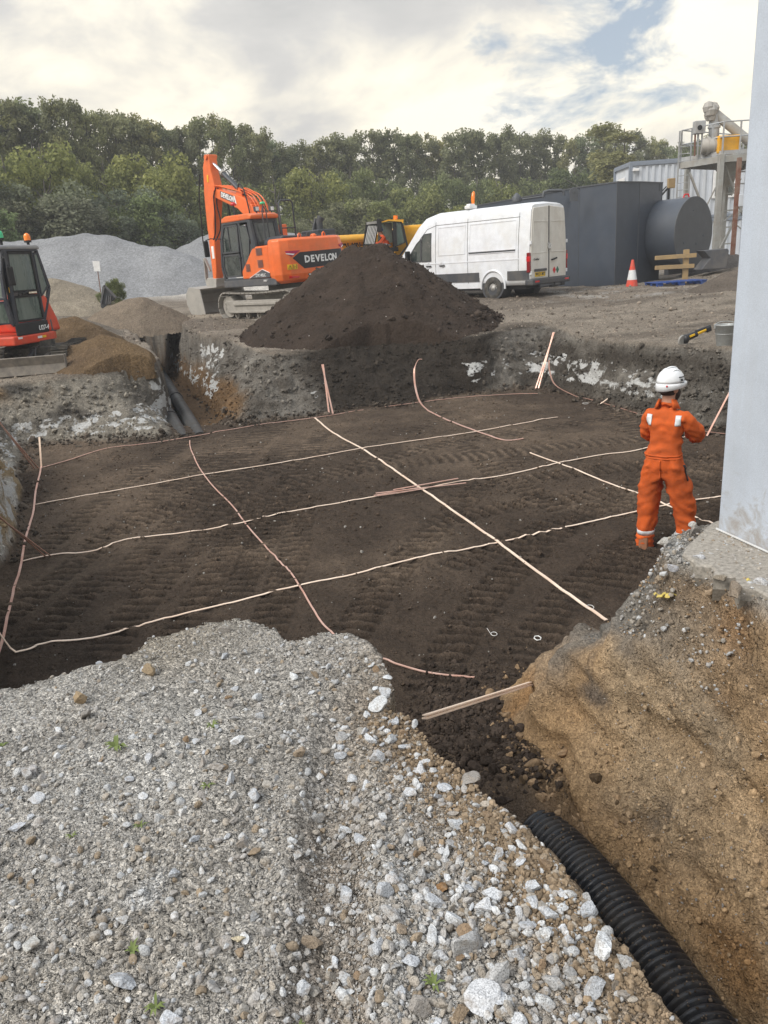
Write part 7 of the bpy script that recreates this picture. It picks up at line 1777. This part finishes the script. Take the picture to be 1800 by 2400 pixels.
    mb = MB(); mb.tube(catmull([(0, .125, .085), (0, .06, .158), (0, -.02, .172), (0, -.10, .135), (0, -.142, .06)], 5), .010, 6); hb(mb).build('helmet_ridge', 'helmet_white', shell)
    for s_ in (-1, 1): mb = MB(); mb.tube(catmull([(s_*.06, .105, .09), (s_*.065, .04, .145), (s_*.068, -.03, .148), (s_*.066, -.1, .09)], 5), .006, 6); hb(mb).build('helmet_ridge', 'helmet_white', shell)
    mb = MB(); mb.box((.118, .030, .088), (.006, .055, .010), (0, -.35, 0)); mb.box((.127, .030, .062), (.006, .02, .022), (0, -.2, 0)); mb.box((.131, .030, .036), (.006, .05, .006), (0, 0, 0)); hb(mb).build('helmet_print', 'black_paint', shell)
    mb = MB(); mb.lathe((.085, -.118, .012), [(0, .006), (.010, .004), (.010, -.004), (0, -.006)], 'y', 10); hb(mb).build('helmet_badge', 'red_paint', shell)
    mb = MB(); mb.tube(catmull([(-.08, -.07, -.02), (-.05, -.105, -.045), (0, -.118, -.052), (.05, -.105, -.045), (.08, -.07, -.02)], 4), .011, 6); hb(mb).build('helmet_strap', 'ex_skirt', shell)
    hand(root, (.10, .33, 1.19), (-1, .25, .05), (0, -1, .1), 1, 'glove'); hand(root, (-.04, .34, 1.14), (1, .2, .1), (0, -1, 0), -1, 'glove')
    for (a, b_, yaw) in ((-.168, .02, .15), (.275, .11, -.25)):
        mb = MB(); rz = Matrix.Rotation(yaw, 3, 'Z')
        prof = [(-.11, .012), (.155, .012), (.185, .03), (.18, .06), (.10, .085), (.03, .12), (.02, .17), (-.09, .17), (-.105, .08)]
        mb.prism(prof, 'x', -.048, .048); mb.v = [tuple(rz@V_(v)+V_((a, b_-.02, 0))) for v in mb.v]; bo = mb.build('boot', 'boot', root, .02)
        mb = MB(); mb.prism([(-.115, 0), (.165, 0), (.19, .012), (.185, .022), (-.115, .022)], 'x', -.052, .052); mb.v = [tuple(rz@V_(v)+V_((a, b_-.02, 0))) for v in mb.v]; mb.build('sole', 'hose', bo, .004)
worker()
def driver():
    base = TQ(740, 660, 28.4)+Vector(TELE.location)
    root = thing('person', 'driver in orange jacket and blue helmet sitting in the yellow cab', 'person', base-Vector((0, 0, .10)), R_(90))
    V_ = Vector
    # seated: local +y is where he faces; leaning forward, looking down
    J = [(V_((0, -.12, .12)), (.17, .14)), (V_((0, -.06, .30)), (.165, .13)), (V_((0, .03, .46)), (.18, .13)), (V_((0, .10, .58)), (.15, .11)), (V_((0, .15, .66)), .06), (V_((0, .19, .73)), (.075, .085)), (V_((0, .20, .81)), (.08, .09)), (V_((0, .19, .86)), .06),
         (V_((.18, .08, .54)), .075), (V_((.25, .22, .38)), .065), (V_((.14, .44, .36)), .05), (V_((-.18, .08, .54)), .075), (V_((-.25, .22, .38)), .065), (V_((-.14, .44, .36)), .05),
         (V_((.11, .10, .10)), .105), (V_((.15, .38, .08)), .085), (V_((.15, .48, -.25)), .06), (V_((-.11, .10, .10)), .105), (V_((-.16, .36, .08)), .085), (V_((-.16, .26, -.32)), .06)]
    E = [(0,1),(1,2),(2,3),(3,4),(4,5),(5,6),(6,7),(3,8),(8,9),(9,10),(3,11),(11,12),(12,13),(0,14),(14,15),(15,16),(0,17),(17,18),(18,19)]
    reg = lambda c: 1 if c[2] > .655 else (2 if (c[2] < .19 and not (abs(c[0]) < .2 and c[1] < -.05 and c[2] > .12)) else 0)
    skin_mesh('body', J, E, ['hi_vis', 'skin', 'trousers'], root, reg, 2, .012, 88)
    mb = MB(); mb.lathe((0, .20, .80), [(.118, -.02), (.118, .02), (.105, .07), (.065, .11), (0, .125)], n=20); mb.box((0, .31, .785), (.15, .08, .014), (-.3, 0, 0)); mb.build('helmet', 'helmet_blue', root)
    hand(root, (.14, .44, .36), (-.3, 1, 0), (0, 0, -1), 1, 'skin'); hand(root, (-.14, .44, .36), (.3, 1, 0), (0, 0, -1), -1, 'skin')
    mb = MB(); mb.tube([(.17*math.cos(a), .135*math.sin(a)-.03, .33+.04*math.sin(a)) for a in np.linspace(0, 2*math.pi, 25)[:-1]], .022, 6, closed=True); mb.build('reflective_band', 'reflective', root)
    for x_, y_, z_ in ((.15, .52, -.33), (-.16, .30, -.40)): mb = MB(); mb.box((x_, y_+.05, z_), (.09, .27, .10)); mb.build('boot', 'boot', root, .03)
driver()
# ================================================================== column and its pad
def conc(name, col, sp=.25, sc=160):
    m, nt, b, out = new_mat(name); tc = nt.add('ShaderNodeTexCoord'); P = tc.outputs['Object']
    n = nt.noise(P, sc, 3, .7); n2 = nt.noise(P, 3, 5, .6)
    c = nt.mix(1, nt.mix(1, col, nt.ramp(n, [(.3, 1-sp), (.7, 1+sp)]), 'MULTIPLY'), nt.ramp(n2, [(.25, .90), (.75, 1.08)]), 'MULTIPLY'); nt.l.new(c, b.inputs['Base Color']); b.inputs['Roughness'].default_value = .75
    bp = nt.add('ShaderNodeBump', i_Strength=.3, i_Distance=.004); nt.l.new(n, bp.inputs['Height']); nt.l.new(bp.outputs[0], b.inputs['Normal']); return m
M['column'] = conc('blue_grey_column', (.47, .52, .60), .13, 190)
def splash(m):
    nt = NT(m.node_tree); b = [n for n in nt.n if n.type == 'BSDF_PRINCIPLED'][0]; src = b.inputs['Base Color'].links[0].from_socket
    P = nt.add('ShaderNodeTexCoord').outputs['Object']; z = nt.add('ShaderNodeSeparateXYZ', i_0=P).outputs[2]
    lowz = nt.math('SUBTRACT', 1.0, nt.math('MULTIPLY', z, 1.9), clamp=True); n = nt.noise(P, 9, 6, .7, .5)
    f = nt.math('MULTIPLY', nt.math('SUBTRACT', nt.math('ADD', n, nt.math('MULTIPLY', lowz, .30)), .68), 5.0, clamp=True)
    mp = nt.add('ShaderNodeMapping'); nt.l.new(P, mp.inputs[0]); mp.inputs['Scale'].default_value = (5, 5, .35); s_ = nt.noise(mp.outputs[0], 1.6, 5, .6)
    c = nt.mix(nt.ramp(s_, [(.48, 0), (.75, .28)]), src, (.36, .37, .38)); c = nt.mix(nt.math('MULTIPLY', f, .7), c, (.27, .23, .185)); nt.l.new(c, b.inputs['Base Color'])
splash(M['column']); M['pad'] = conc('pad_concrete', (.30, .275, .24), .4, 45)
def column():
    a = Vector((*G(1681, 1251, 0), 0)); d = Vector((*G(1800, 1306, 0), 0))-a; d.normalize(); s = Vector((-d.y, d.x, 0));  s = s if s.x > 0 else -s
    # lean-free shaft: left-back corner at a, runs along d (towards the viewer) and s (to the right)
    root = thing('column', 'tall pale blue grey square column rising past the right edge', 'column', (a.x, a.y, 0)); Lc = 1.3; Wc = 1.1
    c0 = [Vector((0,0,0)), d*Lc, d*Lc+s*Wc, s*Wc]
    mb = MB(); mb.prism([(p.x, p.y) for p in c0], 'z', -.06, 9.0); mb.build('shaft', 'column', root, .012)
    mb = MB(); mb.bar(d*.0-s*.010+Vector((0,0,.034)), d*Lc-s*.010+Vector((0,0,.034)), .006, .008); mb.build('base_joint', 'cone_white', root)
    r2 = thing('concrete_pad', 'rough concrete pad under the column, broken along its edge', 'concrete pad', (a.x, a.y, 0))
    # broken slab: irregular outline, real thickness
    out_ = []
    A = Vector((*G(1592, 1300, .02), 0))-a; B = Vector((*G(1830, 1412, .02), 0))-a
    for i in range(26):
        t_ = i/25; p = A.lerp(B, t_*1.9); nz = .028*math.sin(i*1.9)+.022*math.sin(i*3.7+1); out_.append((p.x-d.y*nz*0+s.x*nz, p.y+s.y*nz))
    e = A.lerp(B, 1.9)
    out_ += [(e.x+1.6, e.y+.6), (2.2, 1.4), (.4, .35), (.02, .12), (A.x+.08, A.y+.10)]
    V = []; n = len(out_)
    for z, k in ((-.13, .94), (-.05, 1.0), (.012, .995), (.022, .965)): V += [(p[0]*k if i < 26 else p[0], p[1]*k if i < 26 else p[1], z) for i, p in enumerate(out_)]
    F = [tuple(3*n+i for i in range(n))]+[(r*n+i, r*n+(i+1) % n, (r+1)*n+(i+1) % n, (r+1)*n+i) for r in range(3) for i in range(n)]
    mb = MB(); mb.add(V, F); ob = mb.build('slab', 'pad', r2); 
    bm = bmesh.new(); bm.from_mesh(ob.data); bmesh.ops.recalc_face_normals(bm, faces=bm.faces); bmesh.ops.triangulate(bm, faces=[f for f in bm.faces if len(f.verts) > 4]); bm.to_mesh(ob.data); bm.free()
    # mortar skirt heaped against the column and stones
    n = 700; t_ = rg.uniform(0, 1.5, n); w = np.abs(rg.normal(0, .13, n)); pos = np.array([[a.x+d.x*q-s.x*v-.0, a.y+d.y*q-s.y*v, .02] for q, v in zip(t_, w)]); sz = np.clip(rg.lognormal(-5.1, .5, n), .003, .016)
    o = scatter('pad_grit', PEB[:5], pos, sz, palette(n, rg, .6), M['pebble'], rg); tag(o, 'grit and crumbs lying on the concrete pad', 'gravel')
column()
for u, v, r, col, lab in ((1638,1303,.035,(.45,.46,.48),'flat grey stone lying on the concrete pad'),(1785,1365,.045,(.52,.53,.55),'pale stone on the concrete pad at the right edge'),(1630,1240,.05,(.27,.25,.23),'dark rounded stone in the rubble beside the column'),(1625,1228,.035,(.48,.48,.47),'pale angular stone on top of the rubble beside the column'),(1556,1266,.045,(.40,.39,.37),'grey lump on the brink of the bank left of the column'),(1576,1326,.035,(.42,.43,.47),'blue grey stone just below the edge of the pad'),(1725,1385,.07,(.22,.18,.14),'big brown lump under the broken edge of the pad'),(1690,1350,.04,(.25,.22,.18),'brown lump lodged under the middle of the pad edge')):
    x, y = G(u, v, .03); stone(x, y, r, col, lab, group=None, z=max(surf(x, y), .0)+.01)
# torn yellow liner scraps in the bank
M['liner'] = simple('yellow_liner', (.62, .50, .12), .6, 0, dirt=(.3, .22, .12), dirt_amt=.4, dscale=20)
def scrap(u, v, z, L, w, yaw, label):
    x, y = G(u, v, z); zz = surf(x, y)+.02; mb = MB(); n = 8; V = []; rr = random.Random(u)
    for i in range(n):
        for k in (-1, 1): V.append((i/n*L-L/2, k*w*rr.uniform(.25, .6), .012*math.sin(i*1.7)+.01*k))
    mb.add(V, [(2*i, 2*i+2, 2*i+3, 2*i+1) for i in range(n-1)]); o = mb.build('liner_scrap', 'liner'); o.location = (x, y, zz); o.rotation_euler = (R_(-50), 0, yaw); m_ = o.modifiers.new('t', 'SOLIDIFY'); m_.thickness = .003; tag(o, label, 'plastic scrap')
scrap(1568, 1362, -.10, .12, .045, .3, 'torn yellow plastic scrap left of the pad edge'); scrap(1765, 1460, -.2, .10, .02, -.4, 'thin yellow plastic edge sticking out of the bank near the right edge'); scrap(1556, 1376, -.15, .10, .03, -.2, 'yellowish plastic strip poking from the bank under the torn scrap')
# ================================================================== metal bucket, cutter, sign, black machine bucket, weeds
M['zinc'] = simple('galvanised_bucket', (.40, .43, .44), .45, .4, dirt=(.30, .28, .25), dirt_amt=.45, dscale=10)
def small_things():
    Y = 12.9; c = AT(1699, 805, Y); z = surf(c.x, Y); root = thing('metal_bucket', 'galvanised metal bucket on the far brink just left of the column', 'bucket', (c.x, Y, z), 0, scale=1.12)
    mb = MB(); mb.lathe((0,0,0), [(0, .01), (.105, .01), (.11, .0), (.118, .012), (.158, .30), (.166, .305), (.166, .315), (.156, .315), (.150, .30), (.112, .03), (0, .03)], n=28); mb.lathe((0,0,0), [(.142, .175), (.148, .18), (.144, .19)], n=28); mb.build('bucket_wall', 'zinc', root)
    mb = MB(); mb.tube([(.165*math.cos(a), .05*math.sin(a)*0+.06*math.sin(a), .30+.055*math.sin(a)) for a in np.linspace(0, math.pi, 14)], .006, 6); mb.build('handle', 'zinc', root)
    mb = MB(); mb.lathe((0,0,0), [(.148, .25), (0, .262)], n=20); mb.build('filling', 'pad', root)
    for s_ in (-1, 1): mb = MB(); mb.box((s_*.165, 0, .29), (.012, .05, .05)); mb.build('handle_lug', 'zinc', root)
    Y = 13.6; c = AT(1630, 783, Y); z = surf(c.x, Y); root = thing('cordless_cutter', 'black and yellow hand held power cutter lying on the far brink', 'power tool', (c.x, Y, z+.03), R_(12))
    mb = MB(); mb.cyl((-.20, 0, .07), (.02, 0, .13), .062, .052, 14); mb.build('motor_body', 'black_paint', root, .004)
    mb = MB(); mb.cyl((-.02, 0, .12), (.22, 0, .20), .036, .034, 12); mb.build('grip', 'yellow_decal', root)
    mb = MB(); mb.cyl((.0, .0, .165), (.28, 0, .235), .028, .03, 10); mb.build('rear_grip', 'black_paint', root)
    mb = MB(); mb.box((.24, 0, .19), (.10, .08, .08), (0, -.3, 0)); mb.build('battery', 'black_paint', root, .01)
    mb = MB(); mb.lathe((-.19, 0, .06), [(0, -.05), (.075, -.045), (.08, 0), (.07, .03), (0, .04)], 'x', 18); mb.build('head', 'black_paint', root); mb = MB(); mb.box((-.10, -.055, .115), (.10, .02, .03), (0, -.3, 0)); mb.build('yellow_stripe', 'yellow_decal', root)
    mb = MB(); mb.cyl((-.23, -.02, .03), (-.235, .02, .03), .10, n=24); mb.build('cutting_disc', 'rim', root)
    # sign
    Y = 33.0; c = AT(232, 672, Y); zb = float(ground_z(np.array([c.x]), np.array([Y]))[0]); root = thing('sign_post', 'two small white boards on a thin post before the grey stone heap', 'sign', (c.x, Y, zb)); o = Vector(root.location)
    a = AT(231, 660, Y)-o; b = AT(226, 614, Y)-o; mb = MB(); mb.bar((a.x, 0, 0), b, .03, .03); mb.build('post', 'rust', root)
    for (u, v, w, h) in ((225.5, 618, 15, 11), (227.5, 630, 14, 10.5)): q = AT(u, v, Y-.04)-o; k = Y/1800; mb = MB(); mb.box(q, (w*k, .02, h*k), (0, R_(4), 0)); mb.build('board', 'white_paint', root)
    # black bucket standing on end
    Y = 27.0; c = AT(252, 715, Y); zb = float(ground_z(np.array([c.x]), np.array([Y]))[0]); root = thing('machine_bucket', 'black excavator bucket standing on end behind the light brown soil heap', 'machine bucket', (c.x, Y, zb)); o = Vector(root.location)
    q = lambda zx, zy, y=Y: AT(zx/3.318, 500+zy/3.318, y)-o
    P = [(783, 730), (781, 690), (795, 570), (812, 558), (905, 655), (880, 680), (800, 740)]
    mb = MB(); mb.add([q(a, b) for a, b in P]+[q(a, b, Y+1.0) for a, b in P], [tuple(reversed(range(7))), tuple(range(7, 14))]+[(i, (i+1) % 7, 7+(i+1) % 7, 7+i) for i in range(7)]); mb.build('bucket_shell', 'ex_grey', root, .02)
    for x in (832, 848, 862): mb = MB(); mb.bar(q(x, 640, Y-.03), q(x-6, 705, Y-.03), .06, .04); mb.build('stiffener', 'ex_skirt', root)
    mb = MB(); mb.bar(q(812, 560, Y-.03), q(903, 655, Y-.03), .05, .06); mb.bar(q(812, 560, Y-.03), q(786, 700, Y-.03), .05, .06); mb.build('rim_plate', 'ex_skirt', root)
    # weeds behind it
    for i, (u, v, r_, lab) in enumerate(((262, 655, .75, 'pale green weed bush behind the black machine bucket'), (235, 668, .45, 'low straggly weed left of the black machine bucket'), (800, 606, .5, 'dry weed'))[:2]):
        Y = 30; c = AT(u, v, Y); zb = float(ground_z(np.array([c.x]), np.array([Y]))[0]); t_ = thing('weed_bush', lab, 'bush', (c.x, Y, zb)); o = bpy.data.objects.new('foliage', BUSH[i][0]); COL.objects.link(o); o.parent = t_; o.scale = (r_*1.3, r_*1.3, r_*1.7)
    # near weeds: little grassy tufts on the gravel
    M['weed'] = simple('weed_leaf', (.15, .19, .06), .8)
    for i, (u, v, s_) in enumerate(((276, 1762, .055), (500, 1712, .03), (487, 1850, .03), (330, 1938, .025), (310, 2225, .03), (365, 2360, .03), (1018, 2313, .03), (5, 1748, .03), (700, 2405, .02), (170, 1965, .02))):
        x, y = G(u, v, 0); mb = MB(); rr = random.Random(i)
        for k in range(11):
            a = rr.uniform(0, 6.28); L = s_*rr.uniform(.5, 1.2); wv = Vector((-math.sin(a), math.cos(a), 0))*s_*.09; d_ = Vector((math.cos(a), math.sin(a), 0)); p0 = Vector((0,0,0)); p1 = d_*L*.5+Vector((0,0,L*.45)); p2 = d_*L+Vector((0,0,L*.35))
            mb.add([p0-wv, p0+wv, p1+wv*1.3, p1-wv*1.3, p2], [(0, 1, 2, 3), (3, 2, 4)])
        o = mb.build('weed', 'weed'); o.location = (x, y, surf(x, y)); tag(o, ['largest grassy weed, left of the middle of the near ground', 'small weed near the pit side of the gravel', 'tiny weed in the middle of the near ground', 'tiny weed at the left of the near ground', 'small weed low in the picture beside the wheel rut', 'weed sprig right at the bottom left', 'tiny green sprig in the stone heap at the bottom', 'small weed at the left picture edge', 'tiny sprig at the bottom edge', 'little weed on the dusty patch at the left'][i], 'weed')
small_things()

# ================================================================== thin air haze
def haze():
    mb = MB(); mb.box((0, 132, 8.4), (620, 300, 24.8)); m = bpy.data.materials.new('haze'); m.use_nodes = True; nt = NT(m.node_tree); nt.n.clear()
    out = nt.add('ShaderNodeOutputMaterial'); v = nt.add('ShaderNodeVolumePrincipled', i_Density=.0014); v.inputs['Color'].default_value = (.93, .95, 1, 1); nt.l.new(v.outputs[0], out.inputs['Volume'])
    M['haze'] = m; o = mb.build('haze', 'haze'); tag(o, kind='stuff')
haze()
